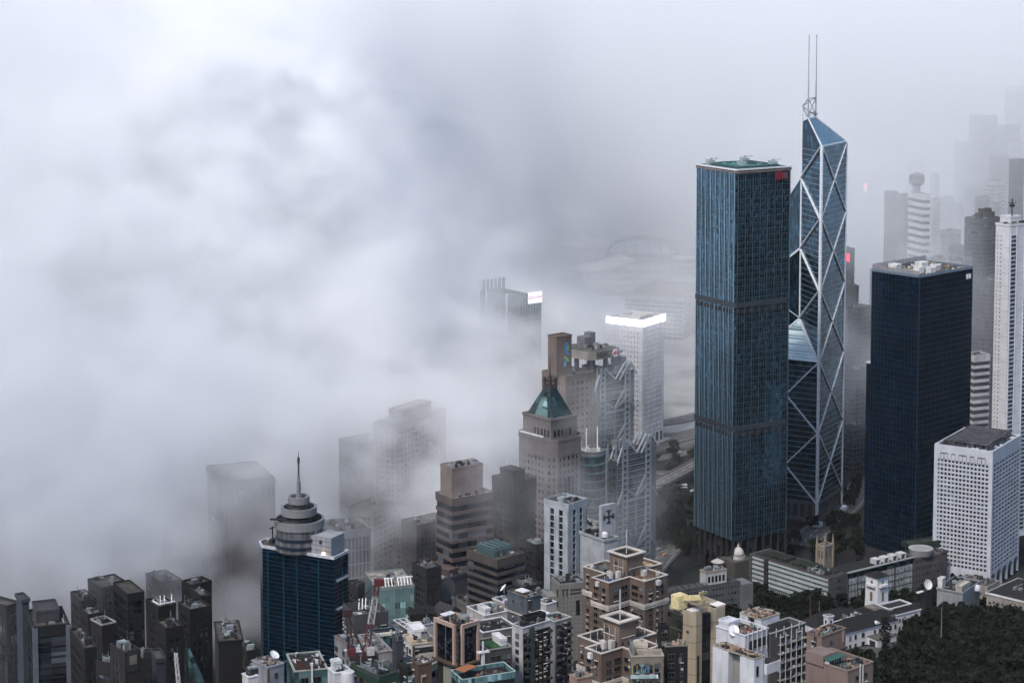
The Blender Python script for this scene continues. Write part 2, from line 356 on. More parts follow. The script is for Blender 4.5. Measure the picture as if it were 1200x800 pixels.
def boc():
    D = 1452; S_ = 51.5
    p = PD(963, 172, D); zb = 8; a = math.radians(60)
    o = empty('braced_prism_tower', (p.x, p.y, zb), a, 'tallest tower, triangular glass prisms crossed by white diagonal braces, twin masts on top', 'skyscraper')
    F, R, B, L, O = (0, 0), (S_, 0), (S_, S_), (0, S_), (S_ / 2, S_ / 2)
    z = lambda py: zat(py, D) - zb
    Ls = [z(590), z(508), z(425), z(343), z(258), z(172)]; M = (Ls[5] - Ls[0]) / 5; Ls = [Ls[0] + M * i for i in range(6)]
    gl = glass((.01, .045, .08), (.05, .16, .24), (1.35, 1.35, 4.1), .8, .1, .5); gl2 = glass((.35, .5, .55), (.8, .95, 1.0), (60, 60, 1.9), .05, .45, .5)  # gl2 holds the bright sky reflection in its pale diffuse colour
    st = plain((.72, .76, .82), .4, .2); fine = plain((.3, .36, .42), .4, .6)
    def prismq(a_, b_, z1, label):
        m = MB(); c = O; h = M / 2; n = 3
        vs = [(*a_, Ls[0]), (*b_, Ls[0]), (*c, Ls[0]), (*a_, z1), (*b_, z1), (*c, z1 + h)]
        m.add(vs, [(0, 2, 1), (0, 1, 4, 3), (1, 2, 5, 4), (2, 0, 3, 5)]); t = m.build('glass_prism', gl, o)
        # sloping glass roof in strips
        m = MB(); k = 14
        for i in range(k):
            f0, f1 = i / k, (i + .86) / k
            q = lambda e, f: (e[0] + (c[0] - e[0]) * f, e[1] + (c[1] - e[1]) * f, z1 + h * f + .25)
            m.tri([q(a_, f0), q(b_, f0), q(b_, f1), q(a_, f1)] if i < k - 1 else [q(a_, f0), q(b_, f0), q(b_, .999)])
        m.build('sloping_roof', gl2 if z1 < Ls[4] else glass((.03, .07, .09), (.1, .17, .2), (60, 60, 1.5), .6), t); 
        m = MB()
        m.beam((*a_, z1 + .4), (*c, z1 + h + .4), 1.1); m.beam((*b_, z1 + .4), (*c, z1 + h + .4), 1.1); m.beam((*a_, z1 + .3), (*b_, z1 + .3), .8); m.build('roof_edge', st, t)
        return t
    prismq(F, L, 0, 0) if False else None
    # sides: left (L,F), back left (B,L), back right (R,B), right (F,R)
    prismq(L, F, Ls[2], ''); prismq(B, L, Ls[3], ''); prismq(R, B, Ls[4], '')
    # tallest prism, its ridge cut short of the centre column
    c = O; h = M / 2; m = MB(); e = .30
    def cut(p_): return (c[0] + (p_[0] - c[0]) * e, c[1] + (p_[1] - c[1]) * e)
    F2, R2 = cut(F), cut(R); zt = Ls[5] + h * (1 - e) * 1.0
    vs = [(*F, Ls[0]), (*R, Ls[0]), (*c, Ls[0]), (*F, Ls[5]), (*R, Ls[5]), (*R2, zt), (*F2, zt), (*c, zt - 3)]
    m.add(vs, [(0, 2, 1), (0, 1, 4, 3), (3, 4, 5, 6), (6, 5, 7), (1, 2, 7, 5, 4), (2, 0, 3, 6, 7)]); t = m.build('glass_prism', gl, o)
    m = MB(); k = 13
    q = lambda f, p_, p2: (p_[0] + (p2[0] - p_[0]) * f, p_[1] + (p2[1] - p_[1]) * f, Ls[5] + (zt - Ls[5]) * f + .25)
    for i in range(k): m.tri([q(i / k, F, F2), q(i / k, R, R2), q((i + .84) / k, R, R2), q((i + .84) / k, F, F2)])
    m.build('sloping_roof', glass((.16, .25, .3), (.22, .34, .4), (60, 60, 1.5), .7), t)
    m = MB(); m.beam((*F, Ls[5] + .3), (*F2, zt + .4), .8); m.beam((*R, Ls[5] + .3), (*R2, zt + .4), .8); m.beam((*F, Ls[5] + .2), (*R, Ls[5] + .2), 1.0); m.beam((*F2, zt + .3), (*R2, zt + .3), .9); m.build('roof_edge', st, t)
    # columns
    ztop = [Ls[5], Ls[5], Ls[4], Ls[3]]
    for (cp, z1, wd) in ((F, Ls[5], 2.6), (R, Ls[5], 2.0), (B, Ls[4], 2.2), (L, Ls[3], 2.2)):
        m = MB(); m.beam((*cp, 2), (*cp, z1), wd, wd, n=6); m.box(cp[0] - 3.6, cp[0] + 3.6, cp[1] - 3.6, cp[1] + 3.6, 0, 3); m.build('corner_column', st, o)
    m = MB(); m.beam((*O, Ls[2] + h - 2), (*O, Ls[5] + h + .5), 1.8, n=6); m.build('centre_column', st, o)
    # X bracing on outer faces
    def xb(a_, b_, i, off, wd=1.7):
        ox, oy = off
        for (p_, q_) in ((a_, b_), (b_, a_)):
            m = MB(); m.beam((p_[0] + ox, p_[1] + oy, Ls[i]), (q_[0] + ox, q_[1] + oy, Ls[i + 1]), wd, .7 if q_ == b_ else .9); m.build('diagonal_brace', st, o)
    for i in range(5): xb(F, R, i, (0, -.3), 1.35)
    for i in range(2): xb(F, L, i, (-.3, 0), 2.2)
    for i in range(3): xb(L, B, i, (0, .3))
    for i in range(4): xb(R, B, i, (.3, 0))
    # zigzag on the inner faces
    def zz(a_, n0, n1, side):
        dx = (-.35 * side, .35 * side)
        for i in range(n0, n1):
            m = MB(); m.beam((a_[0] + dx[0], a_[1] + dx[1], Ls[i]), (O[0] + dx[0], O[1] + dx[1], Ls[i] + h), 1.9, .9); m.build('diagonal_brace', st, o)
            m = MB(); m.beam((O[0] + dx[0], O[1] + dx[1], Ls[i] + h), (a_[0] + dx[0], a_[1] + dx[1], Ls[i + 1]), 1.9, .7); m.build('diagonal_brace', st, o)
    zz(F, 2, 5, 1)
    m = MB(); dd = (.35, .35)
    for i in range(3, 3): pass
    for (p_, q_) in (((L[0] - .3, L[1] - .3, Ls[2]), (O[0] - .3, O[1] - .3, Ls[2] + h)), ((O[0] - .3, O[1] - .3, Ls[2] + h), (L[0] - .3, L[1] - .3, Ls[3]))):
        MB().beam(p_, q_, 1.9, .8).build('diagonal_brace', st, o)
    # thin floor lines
    m = MB(); z0 = Ls[0]
    while z0 < Ls[5] - 1:
        m.box(0, S_, -.16, -.02, z0, z0 + .35)
        if z0 < Ls[2] - 1: m.box(-.16, -.02, 0, S_, z0, z0 + .35)
        if z0 < Ls[3] - 1: m.box(0, S_, S_ + .02, S_ + .16, z0, z0 + .35)
        if z0 < Ls[4] - 1: m.box(S_ + .02, S_ + .16, 0, S_, z0, z0 + .35)
        if z0 > Ls[2]: m.beam((-.05, .1, z0), (O[0] - .15, O[1] + .02, z0), .2, .35)
        z0 += M / 13
    tag(m.build('floor_lines', fine, o), kind='stuff')
    # mast rig
    A = (*O, Ls[5] + h + .5); m = MB()
    for P_, nm in ((F2, 1), (R2, 2)):
        k = MB(); k.beam((*P_, zt), (*P_, zt + 28), 1.1, n=8); k.beam((*P_, zt + 28), (*P_, zt + 62), .75, n=8); k.build('mast', plain((.34, .36, .4), .4), o)
        MB().cyl(P_[0], P_[1], zt + 61, zt + 62.2, .45, n=8).build('aviation_lamp', plain((.4, .1, .08), .4), o)
        m.beam(A, (*P_, zt + 1), .7); m.beam(A, (*P_, zt + 15), .6); m.beam((*P_, zt + 2), (*P_, zt + 3), 2.6)
    m.beam((*F2, zt + 15), (*R2, zt + 15), .6); m.beam((*F2, zt + 2), (*R2, zt + 15), .45); m.beam((*R2, zt + 2), (*F2, zt + 15), .45); m.beam((*F2, zt + 4), (*R2, zt + 4), .8)
    m.build('mast_bracing', plain((.3, .33, .38), .5, .3), o)
    # base
    gr = wall((.22, .23, .25)); m = MB(); z1 = Ls[0]
    m.prism([(1, 1), (S_ - 1, 1), (S_ - 1, S_ - 1), (1, S_ - 1)], z1 - 17, z1); m.build('base_wall', DARK, o)
    m = MB()
    for zz_ in (z1 - 1.6, z1 - 14.5):
        m.ring([(-.6, -.6), (S_ + .6, -.6), (S_ + .6, S_ + .6), (-.6, S_ + .6)], [(1.2, 1.2), (S_ - 1.2, 1.2), (S_ - 1.2, S_ - 1.2), (1.2, S_ - 1.2)], zz_, zz_ + 2.6)
    for k in range(9):
        u = 3 + (S_ - 6) * k / 8
        m.box(u - .7, u + .7, -.45, 1, z1 - 14, z1); m.box(-.45, 1, u - .7, u + .7, z1 - 14, z1)
    m.build('base_frame', gr, o)
    m = MB().box(5, S_ - 5, 5, S_ - 5, 0, z1 - 16.9); m.build('lobby', BLK, o)
    for k in range(9):
        u = 6 + (S_ - 12) * k / 8
        for q in (0, 1):
            m = MB(); m.box(*((u - .5, u + .5, 3, 4.2) if q else (3, 4.2, u - .5, u + .5)), 0, z1 - 17); m.build('column', plain((.5, .5, .5)), o)
boc()
def citi():
    b = Bd('navy_glass_tower', 'broad near black navy glass block with white plant boxes on its roof', (1077.6, 325), 1022, 1139.5, 1372, 42, 'skyscraper')
    gl = glass((.0015, .009, .024), (.004, .017, .043), (1.5, 1.5, 4), .55, .12, .5); H = b.H; W, L = b.wx, b.wy
    b.part('glazing', MB().box(0, W, 0, L, 0, H - .2), gl)
    m = MB(); k = 0
    while H - 4 - k * 4.1 > 0: m.prism(offset(b.poly, .12), H - 4 - k * 4.1, H - 3.6 - k * 4.1); k += 1
    b.part('floor_lines', m, plain((.006, .022, .045), .35, .6), stuff=True)
    m = MB(); piers(m, b.poly, 0, H - 1, 3, .2, .2); b.part('mullions', m, plain((.008, .03, .055), .3, .6), stuff=True)
    b.part('corner_fin', MB().box(-.5, .5, -.5, .5, 0, H + .4), plain((.01, .03, .06), .3, .5))
    zs = b.loc(1022, 428, 'L')[1]
    m = MB().box(4, W - 4, L - .1, L + 7, 0, zs); b.part('side_wing', m, gl); b.part('wing_coping', MB().box(3.6, W - 3.6, L + .1, L + 7.4, zs, zs + 1), WHITE)
    parapet(b, b.poly, H, 1.6, .8, plain((.12, .16, .22), .5), roof=roofm((.2, .17, .13)), out=.4)
    m = MB()
    for k in range(24):
        u = L * (k + .3) / 24; m.box(-.3, .4, u, u + L / 40, H + 1.5, H + 4); m.box(1 + W * k / 24, 1 + W * k / 24 + W / 40, L - .5, L + .2, H + 1.5, H + 5)
    m.box(-.4, .5, 0, L, H + 4, H + 4.3); b.part('louvre_fence', m, plain((.3, .3, .33)), stuff=True)
    for (x, y, sx, sy, h) in ((8, 26, 6, 7, 4.5), (13, 10, 6, 5, 4), (24, 16, 8, 6, 5.5), (20, 5, 6, 4, 3.4), (33, 10, 6, 5, 3.2), (6, 40, 9, 6, 3.5)):
        if x + sx < W and y + sy < L: hut(b, x, x + sx, y, y + sy, H + .1, h, wall((.72, .72, .72)), 'plant_room')
    clutter(b, 3, W - 3, 3, L - 3, H + .1, 5, 34, mats=[plain((.35, .27, .2)), WHITE, plain((.1, .12, .08)), GREY])
    u, z = b.loc(1136, 323.5); m = MB()
    for du in (-3.2, 0): m.cyl(0, 0, 0, 1, 1, n=3) if False else fb(m, b, 'R', u + du - 1.1, u + du + 1.1, z - 1.6, z + 1.2, .3, .6)
    fb(m, b, 'R', u - 4, u + 1, z + 1.2, z + 1.8, .3, .6); b.part('white_logo', m, plain((.8, .8, .82)))
citi()
def murray():
    b = Bd('white_gridded_block', 'white office block with deep square windows and arched base beside the navy tower', (1163.5, 529), 1095, 1196.5, 1289, 57, 'office building')
    H = b.H; W, L = b.wx, b.wy; wm = wall((.5, .52, .58), .7, .12, .2)
    nf = 25; zt = H - 9.2; zb_ = 12.5; f = (zt - zb_) / nf
    b.part('glazing', MB().box(.9, W - .9, .9, L - .9, zb_, H - 1), glass((.02, .025, .035), (.1, .12, .15), (2.3, 2.3, f), .3))
    b.part('top_band', MB().ring(b.poly, offset(b.poly, -1.2), zt, H), wm)
    m = MB()
    for k in range(nf + 1): m.ring(offset(b.poly, -.1), offset(b.poly, -1.1), zb_ + k * f - .55, zb_ + k * f + .55)
    b.part('spandrels', m, wm, stuff=True)
    nL, nR = 14, 9; pw = .62; m = MB()
    for face, LL, n in (('L', L, nL), ('R', W, nR), ('B', W, nR), ('S', L, nL)):
        for k in range(1, n): u = 2.4 + (LL - 4.0) * k / n; fb(m, b, face, u - pw / 2, u + pw / 2, zb_, zt + .02, -1.15, -.03)
    b.part('piers', m, wm, stuff=True)
    m = MB()
    for (x, y) in ((0, 0), (W, 0), (W, L), (0, L)): m.box(x - .05 if x == 0 else x - 2.6, x + 2.6 if x == 0 else x + .05, y - .05 if y == 0 else y - 2.6, y + 2.6 if y == 0 else y + .05, 11.5, H + .03)
    b.part('corner_piers', m, wm, stuff=True)
    # sunshade visors standing slanted in each opening
    m = MB(); vs = 0
    for k in range(nf):
        z = zb_ + k * f
        for face, LL, n in (('L', L, nL), ('R', W, nR)):
            for j in range(n):
                u0 = 2.4 + (LL - 4.0) * j / n + pw / 2; u1 = 2.4 + (LL - 4.0) * (j + 1) / n - pw / 2
                P_ = lambda u, v, o_: (u, -o_, v) if face == 'R' else (-o_, u, v)
                a_ = [P_(u0, z + .55, -.1), P_(u0 + .3 * (u1 - u0), z + .55, -.8), P_(u0 + .3 * (u1 - u0), z + f - .55, -.8), P_(u0, z + f - .55, -.1)]
                m.add(a_, [(0, 1, 2, 3)])
    b.part('window_reveals', m, wm, stuff=True)
    # row of small notches above the grid
    m = MB()
    for j in (1, 2, 4, 6, 7, 9, 11, 12):
        u = 2.4 + (L - 4) * (j + .5) / nL; fb(m, b, 'L', u - 1.3, u + 1.3, zt + 3.4, zt + 4, -.05, .1)
    b.part('vent', m, DGREY)
    m = MB()
    for j in (1, 2, 4, 6, 7, 9, 11, 12):
        u = 2.4 + (L - 4) * (j + .5) / nL; fb(m, b, 'L', u - 1.5, u - 1.25, zt - .5, zt + 3.4, -.05, .12); fb(m, b, 'L', u + 1.25, u + 1.5, zt - .5, zt + 3.4, -.05, .12)
    b.part('roof_slot', m, GREY)
    b.part('roof', MB().box(1.2, W - 1.2, 1.2, L - 1.2, H - 3.2, H - 2.6), ROOFD)
    hx0, hx1, hy0, hy1 = 4, W - 4, 6, L - 6
    o = hut(b, hx0, hx1, hy0, hy1, H - 2.6, 4.8, glass((.02, .02, .025), (.09, .1, .12), (2.6, 2.6, 6), .3), 'penthouse'); b.part('penthouse_roof', MB().box(hx0 - .9, hx1 + .9, hy0 - .9, hy1 + .9, H + 2.2, H + 2.8), roofm((.17, .17, .19)), parent=o)
    m = MB()
    for k in range(9): u = hy0 + (hy1 - hy0) * k / 9; m.box(hx0 - .2, hx0 + .1, u, u + .3, H - 2.6, H + 2.2)
    for k in range(7): u = hx0 + (hx1 - hx0) * k / 7; m.box(u, u + .3, hy0 - .2, hy0 + .1, H - 2.6, H + 2.2)
    b.part('penthouse_frame', m, GREY, parent=o)
    clutter(b, 3, W - 3, 1.5, 5, H - 2.6, 3, 6, mats=[WHITE, PIPE]); clutter(b, 1.5, 3.8, 5, L - 4, H - 2.6, 4, 9, mats=[WHITE, PIPE])
    # arched base
    for face, LL, n in (('L', L, 7), ('R', W, 5)):
        for k in range(n):
            u0, u1 = LL * k / n, LL * (k + 1) / n; mid = (u0 + u1) / 2; r = (u1 - u0) / 2 - 1.1
            P_ = lambda u, v, o_: (u, -o_, v) if face == 'R' else (-o_, u, v)
            m = MB(); q = 8; arc = [(mid + r * math.cos(math.pi * (1 - j / q)), 7 + r * .9 * math.sin(math.pi * j / q)) for j in range(q + 1)]
            fr, bk = 0.02, -1.6
            for o0 in (fr, bk):
                base = len(m.v); m.v += [P_(u, v, o0) for u, v in arc] + [P_(u, 12.3, o0) for u, v in arc]
                m.f += [(base + j, base + j + 1, base + q + 2 + j, base + q + 1 + j) for j in range(q)]; m.m += [0] * q
            m.f += [(j, j + 1, 2 * (q + 1) + j + 1, 2 * (q + 1) + j) for j in range(q)]; m.m += [0] * q
            fb(m, b, face, u0, mid - r + .01, 0, 12.3, bk, fr); fb(m, b, face, mid + r - .01, u1, 0, 12.3, bk, fr)
            b.part('arch', m, wm)
    b.part('undercroft_wall', MB().box(3, W - 3, 3, L - 3, 0, 12.3), DARK)
murray()
def pale_tower():
    b = Bd('pale_slab_tower', 'tall pale slab tower with column of dark windows at the right edge of the picture', (1183, 265), 1167, 1240, 1420, 35, 'skyscraper')
    wm = wall((.62, .62, .66), .7, .1, .12); H = b.H; W, L = b.wx, b.wy
    b.part('core_wall', MB().box(0, W, 0, L, 0, H), wm)
    m = MB(); k = 0; g = MB(); gg = MB(); lines = MB()
    while H - 9 - k * 3.1 > 4:
        z = H - 9 - k * 3.1; k += 1
        for u in (2.2, 17, 26): fb(m, b, 'R', u, u + 5.2, z, z + 1.7, .02, .12)
        for u in (2.2, 17, 26): fb(g, b, 'R', u - .2, u + 5.4, z - .3, z, .02, .4)
        fb(gg, b, 'L', L * .55, L * .55 + .9, z + .3, z + 1.2, .02, .1); fb(gg, b, 'L', L * .8, L * .8 + .7, z + .3, z + 1.1, .02, .1)
        if k % 3 == 0: lines.prism(offset(b.poly, .03), z - .9, z - .75)
    b.part('window_strips', m, glass((.02, .04, .05), (.06, .12, .14), (1.3, 1.3, 3.1), .4), stuff=True); b.part('sills', g, wm, stuff=True); b.part('small_windows', gg, BLK, stuff=True); b.part('panel_joints', lines, GREY, stuff=True)
    m = MB()
    for u in (1.2, 8, 16, 32): fb(m, b, 'R', u, u + .7, 0, H + .02, 0, .5)
    b.part('ribs', m, wm); parapet(b, b.poly, H, 1.2, .6, wm, roof=ROOF)
    hut(b, 8, 20, 6, 16, H, 5, wm); clutter(b, 2, W - 2, 2, L - 2, H, 8, 12)
    m = MB().beam((14, 10, H + 5), (14, 10, H + 18), .6); m.beam((10, 10, H + 15), (18, 10, H + 15), .4); m.box(12.5, 15.5, 9, 11, H + 12, H + 14); b.part('antenna', m, DGREY)
pale_tower()
# ================================================================ middle distance
def gen(name, label, F, Lx, Rx, D, a, wc=(.3, .3, .32), fl=3.6, bay=3.2, sp=1.4, pw=1.2, dep=.35, gm=None, hz=0, huts=(), cl=8, par=1.1, cat='building', group=None, seed=0, rf=None, wm=None, pm=None, zb=None, top=3):
    b = Bd(name, label, F, Lx, Rx, D, a, cat, group, zb); wm = wm or wall(wc); H = b.H; W, L = b.wx, b.wy
    gm = gm or glass((.012, .015, .02), (.07, .08, .1), (bay, bay, fl), .3)
    if sp == 0 and pw == 0:
        b.part('wall', MB().box(0, W, 0, L, 0, H - .1), wm)
    else:
        skin(b, b.poly, 0, H - top, fl, bay, sp, pw, dep, gm, wm, pm=pm)
        b.part('wall_band', MB().prism(offset(b.poly, dep + .04), H - top, H - .05), wm)
    if par: parapet(b, b.poly, H, par, .45, wm, out=dep + .1, roof=rf or ROOF)
    for h in huts:
        x0, x1, y0, y1, hh = h[:5]; hut(b, x0 * W, x1 * W, y0 * L, y1 * L, H + .1, hh, h[5] if len(h) > 5 else wm)
    if cl: clutter(b, 1, W - 1, 1, L - 1, H + .1, seed + 11, cl)
    return b
def text(b, s, size, face, px, py, mat, out=.5, ext=.12, name='lettering'):
    c = bpy.data.curves.new(name, 'FONT'); c.body = s; c.size = size; c.extrude = ext; c.align_x = 'CENTER'; c.align_y = 'CENTER'; c.materials.append(mat)
    o = bpy.data.objects.new(name, c); COL.objects.link(o); o.parent = b.o; u, z = b.loc(px, py, face)
    me = None
    if face == 'R': o.location = (u, -out, z); o.rotation_euler = (math.pi / 2, 0, 0)
    else: o.location = (-out, u, z); o.rotation_euler = (math.pi / 2, 0, -math.pi / 2)
    bpy.context.view_layer.update(); me = bpy.data.meshes.new_from_object(o); q = bpy.data.objects.new(name, me); COL.objects.link(q); q.parent = b.o; q.location = o.location; q.rotation_euler = o.rotation_euler; bpy.data.objects.remove(o); q['kind'] = 'stuff'
    return q
# white tower with glowing crown
def crown():
    b = gen('white_office_tower', 'white tower of small square windows topped by a blazing white light band', (753, 384), 712.5, 777.5, 1690, 56, wc=(.66, .66, .7), fl=4.3, bay=3.3, sp=2.5, pw=1.9, dep=.35, par=0, cl=0, cat='office building')
    H = b.H; W, L = b.wx, b.wy
    em = plain((.9, .92, 1), .5, 0, 5, (.88, .9, 1))
    b.part('light_band', MB().ring(offset(b.poly, 1.2), offset(b.poly, .9), H + 1, H + 6.6), em); b.part('band_back', MB().ring(offset(b.poly, .88), offset(b.poly, -.6), H + 1, H + 6.8), WHITE)
    b.part('band_base', MB().prism(offset(b.poly, .5), H - .04, H + 1), WHITE); b.part('roof', MB().prism(offset(b.poly, -.7), H + 1, H + 2), ROOFL)
    m = MB().ring([(W * .2, L * .2), (W * .8, L * .2), (W * .8, L * .8), (W * .2, L * .8)], [(W * .23, L * .23), (W * .77, L * .23), (W * .77, L * .77), (W * .23, L * .77)], H + 2, H + 8); b.part('roof_screen', m, WHITE)
    b.part('podium', MB().box(-8, W + 6, -6, L + 8, 0, 5), wall((.35, .35, .37)))
    for k in range(5):
        u = W * (k + .5) / 5; m = MB(); fb(m, b, 'R', u - 2, u + 2, 5, 13, .36, .5); b.part('entrance', m, BLK)
crown()
# suspended-truss bank towers
SILV = plain((.2, .23, .27), .5, .3); SILD = plain((.11, .125, .145), .5, .3)
def truss_bank(label, F, Lx, Rx, D, a, panel_px, mastpx, vs, top_brace, fascia=False):
    b = Bd('steel_truss_tower', label, F, Lx, Rx, D, a, 'office building'); H = b.H; W, L = b.wx, b.wy
    gm = glass((.01, .02, .03), (.05, .09, .12), (2.4, 2.4, 3.9), .5)
    b.part('glazing', MB().box(.6, W - .6, .6, L, 0, H - 4), gm)
    m = MB(); z = 2
    while z < H - 5: m.prism(offset(b.poly, -.25), z, z + .55); m.prism(offset(b.poly, -.45), z + 1.9, z + 2.05); z += 3.9
    b.part('floor_edges', m, SILV, stuff=True)
    um = [b.loc(x, 560, 'R')[0] for x in mastpx]
    # ladder masts
    for u in um:
        m = MB()
        for du in (-2.1, 2.1): m.beam((u + du, -1.6, 0), (u + du, -1.6, H + 3), 1.3, n=6); m.beam((u + du, 1.6, 0), (u + du, 1.6, H + 3), 1.3, n=6)
        z = 3
        while z < H + 3: m.box(u - 2.1, u + 2.1, -2.1, -1.1, z, z + 1.1); z += 3.9
        b.part('mast', m, SILV)
    # side panels beyond the right mast
    b.part('end_panel', MB().box(um[1] + 4, W + .3, -.5, .6, 0, H - 2), wall((.2, .23, .27), .5, .1, .1))
    m = MB()
    for k in range(int(H / 4)): m.box(um[1] + 4, W + .32, -.62, -.5, k * 4, k * 4 + .15)
    b.part('panel_joints', m, SILD, stuff=True)
    # left flank panels
    lp = wall((.22, .25, .29), .5, .1, .1); n = 5
    for k in range(n):
        u0, u1 = L * k / n, L * (k + .93) / n; m = MB(); fb(m, b, 'L', u0, u1, 0, H - 5 - (k % 2) * 2.5 - k * 1.3, 0, .8); b.part('cladding_panel', m, lp if k < 3 else gm)
    # hanging trusses
    mid = (um[0] + um[1]) / 2
    for vy in vs:
        zz = b.loc((mastpx[0] + mastpx[1]) / 2, vy, 'R')[1]
        for (p, q) in (((um[0] + 2, zz + 5.5), (mid, zz)), ((mid, zz), (um[1] - 2, zz + 5.5)), ((um[0] + 2, zz - 2), (um[1] - 2, zz - 2)), ((um[1] + 2, zz + 5.5), (W, zz - 3)), ((um[0] - 2, zz + 5.5), (-1.2, zz - 3))):
            m = MB(); m.beam((p[0], -1.7, p[1]), (q[0], -1.7, q[1]), 1.3, 1.1); b.part('hanging_truss', m, SILV)
        m = MB(); m.beam((um[1] - 2, -1.75, zz + 13), (mid, -1.75, zz + 1), 1.2, 1); b.part('hanging_truss', m, SILV)
        m = MB(); m.beam((mid, -1.2, zz), (mid, -1.2, zz - 26), .7); b.part('hanger', m, SILV)
        # solid dark panel stands in for shade in the double-height gap
        m = MB(); m.box(um[0] + 3, um[1] - 3, -.3, -.1, zz + .8, zz + 4.5); b.part('dark_gap_panel', m, DARK)
    # left side truss
    for vy in vs:
        zz = b.loc((mastpx[0] + mastpx[1]) / 2, vy, 'R')[1]
        m = MB(); m.beam((-1.6, 0, zz + 9), (-1.6, L * .55, zz - 4), 1.2); b.part('side_truss', m, SILV)
        m = MB(); m.beam((-1.6, L * .55, zz - 6), (-1.6, 0, zz - 16), 1.1); b.part('side_truss', m, SILV)
    for (x, y) in ((-1.6, L * .55), (-1.6, 0)):
        m = MB(); m.beam((x, y, 0), (x, y, H + 1), 1.2, n=6); b.part('side_post', m, SILV)
    b.part('roof', MB().box(.5, W - .5, .5, L - .5, H - 4.1, H - 3.4), ROOFD)
    # roof braces
    for (u0, z0, u1, z1) in top_brace(um, mid, H, W):
        for yy in (-1.7, 5):
            m = MB(); m.beam((u0, yy, z0), (u1, yy, z1), .9); b.part('roof_brace', m, plain((.42, .46, .5), .4, .3))
    hut(b, W * .1, W * .3, L * .3, L * .7, H - 3.4, 5, GREY); clutter(b, 2, W - 2, 2, L - 2, H - 3.4, 21, 14, mats=[GREY, STEEL, ROOFL, DGREY])
    return b
tb = lambda um, mid, H, W: ((um[0] - 3, H - 1, um[0] - 9, H - 14), (um[0] + 2, H + 3, mid, H - 6), (mid, H - 6, um[1] - 2, H + 5), (mid + 4, H - 7, um[1] + 1, H + 4), (um[1] + 3, H + 4, W + 1, H - 5))
b = truss_bank('taller steel truss tower with rounded roof deck and red hexagon sign', (702, 437), 668, 742, 1330, 42, 690, (704, 733), (478, 520), tb)
# deck with fascia, letters and crane
H = b.H; W, L = b.wx, b.wy
pts = []
cx, cy = -2, 20
for k in range(18):
    t = 2 * math.pi * k / 18; x, y = 8.5 * math.cos(t), 17 * math.sin(t); pts.append((x * .98 + 1 + (10 if math.sin(t) > 9 else 0), y + 15))
pts = [(-7.5, 10), (-6.5, 4), (-2, 1), (14, 1), (20.5, 1), (22, 6), (20, 22), (12, 30), (2, 33), (-5, 30), (-8, 22)]
dz = b.loc(702, 421)[1] - H
b.part('deck', MB().prism(pts, H + dz - .5, H + dz + 5.2), wall((.36, .34, .31), .6)); b.part('deck_roof', MB().prism(offset(pts, -1), H + dz + 5.2, H + dz + 5.6), roofm((.22, .23, .2)))
m = MB()
for (x, y) in ((0, 6), (12, 6), (12, 22), (0, 22)): m.box(x - 1.2, x + 1.2, y - 1.2, y + 1.2, H - 4, H + dz - .5)
b.part('deck_support', m, SILD, stuff=True)
m = MB().box(4, 12, 18, 26, H + dz + 5.6, H + dz + 12); m.box(11, 16, 20, 26, H + dz + 5.6, H + dz + 14); b.part('deck_hut', m, GREY)
clutter(b, -3, 15, 5, 20, H + dz + 5.6, 4, 9)
o = text(b, 'HSBC', 5.2, 'R', 694, 410, plain((.02, .02, .02)), out=0); o.location = (5.5, .5 - 0.75 + .0, H + dz + 2.6); o.location.y = .75
red = plain((.55, .03, .05), .4)
m = MB(); q = 2.3; x0, zc = 16.8, H + dz + 2.4
m.prism([(0, 0)] * 0 or [(x0 - 1, .5), (x0 + 1, .5), (x0 + 1, .8), (x0 - 1, .8)], zc, zc + .1) if False else None
def hexa(mb, x, z, r, y0, y1): n = 6; mb.add([(x + r * math.cos(math.pi * k / 3), y, z + r * math.sin(math.pi * k / 3)) for y in (y0, y1) for k in range(n)], [tuple(range(n)), tuple(range(2 * n - 1, n - 1, -1))] + [(i, n + i, n + (i + 1) % n, (i + 1) % n) for i in range(n)])
m = MB(); hexa(m, x0, zc, 3.0, .45, .9); b.part('sign_board', m, plain((.75, .75, .75)))
m = MB()
for sx in (-1, 1): m.add([(x0 + sx * 2.9, .35, zc), (x0 + sx * 1.1, .35, zc + 1.9), (x0 + sx * .2, .35, zc), (x0 + sx * 1.1, .35, zc - 1.9), (x0 + sx * 2.9, .44, zc), (x0 + sx * 1.1, .44, zc + 1.9), (x0 + sx * .2, .44, zc), (x0 + sx * 1.1, .44, zc - 1.9)], [(0, 1, 2, 3), (7, 6, 5, 4), (0, 4, 5, 1), (1, 5, 6, 2), (2, 6, 7, 3), (3, 7, 4, 0)])
b.part('red_emblem', m, red)
def maint_crane(b, x, y, z, s=1, lx=10):
    m = MB().box(x - 2.5 * s, x + 2.5 * s, y - 2 * s, y + 2 * s, z, z + 5 * s); m.box(x - 3 * s, x + 2 * s, y - 1.5 * s, y + 1.5 * s, z + 5 * s, z + 6 * s); m.beam((x - 3 * s, y, z + 7 * s), (x + lx * s, y + 2, z + 9.5 * s), 1.6 * s); b.part('maintenance_crane', m, plain((.25, .27, .3), .5, .3), stuff=True)
u = b.loc(728, 430)[0]; maint_crane(b, u, 6, H + 2, .9)
m = MB().box(u - 4, u + 4, 2, 10, H - 3.4, H + 2); m.box(u + 4, u + 9, 4, 14, H - 3.4, H + 7); b.part('roof_pod', m, SILV)
truss_bank('lower steel truss tower with grey ladder masts rising in front of dark parkland', (724, 523), 707, 768, 1265, 42, 726, (730.5, 757.5), (580, 640), tb)
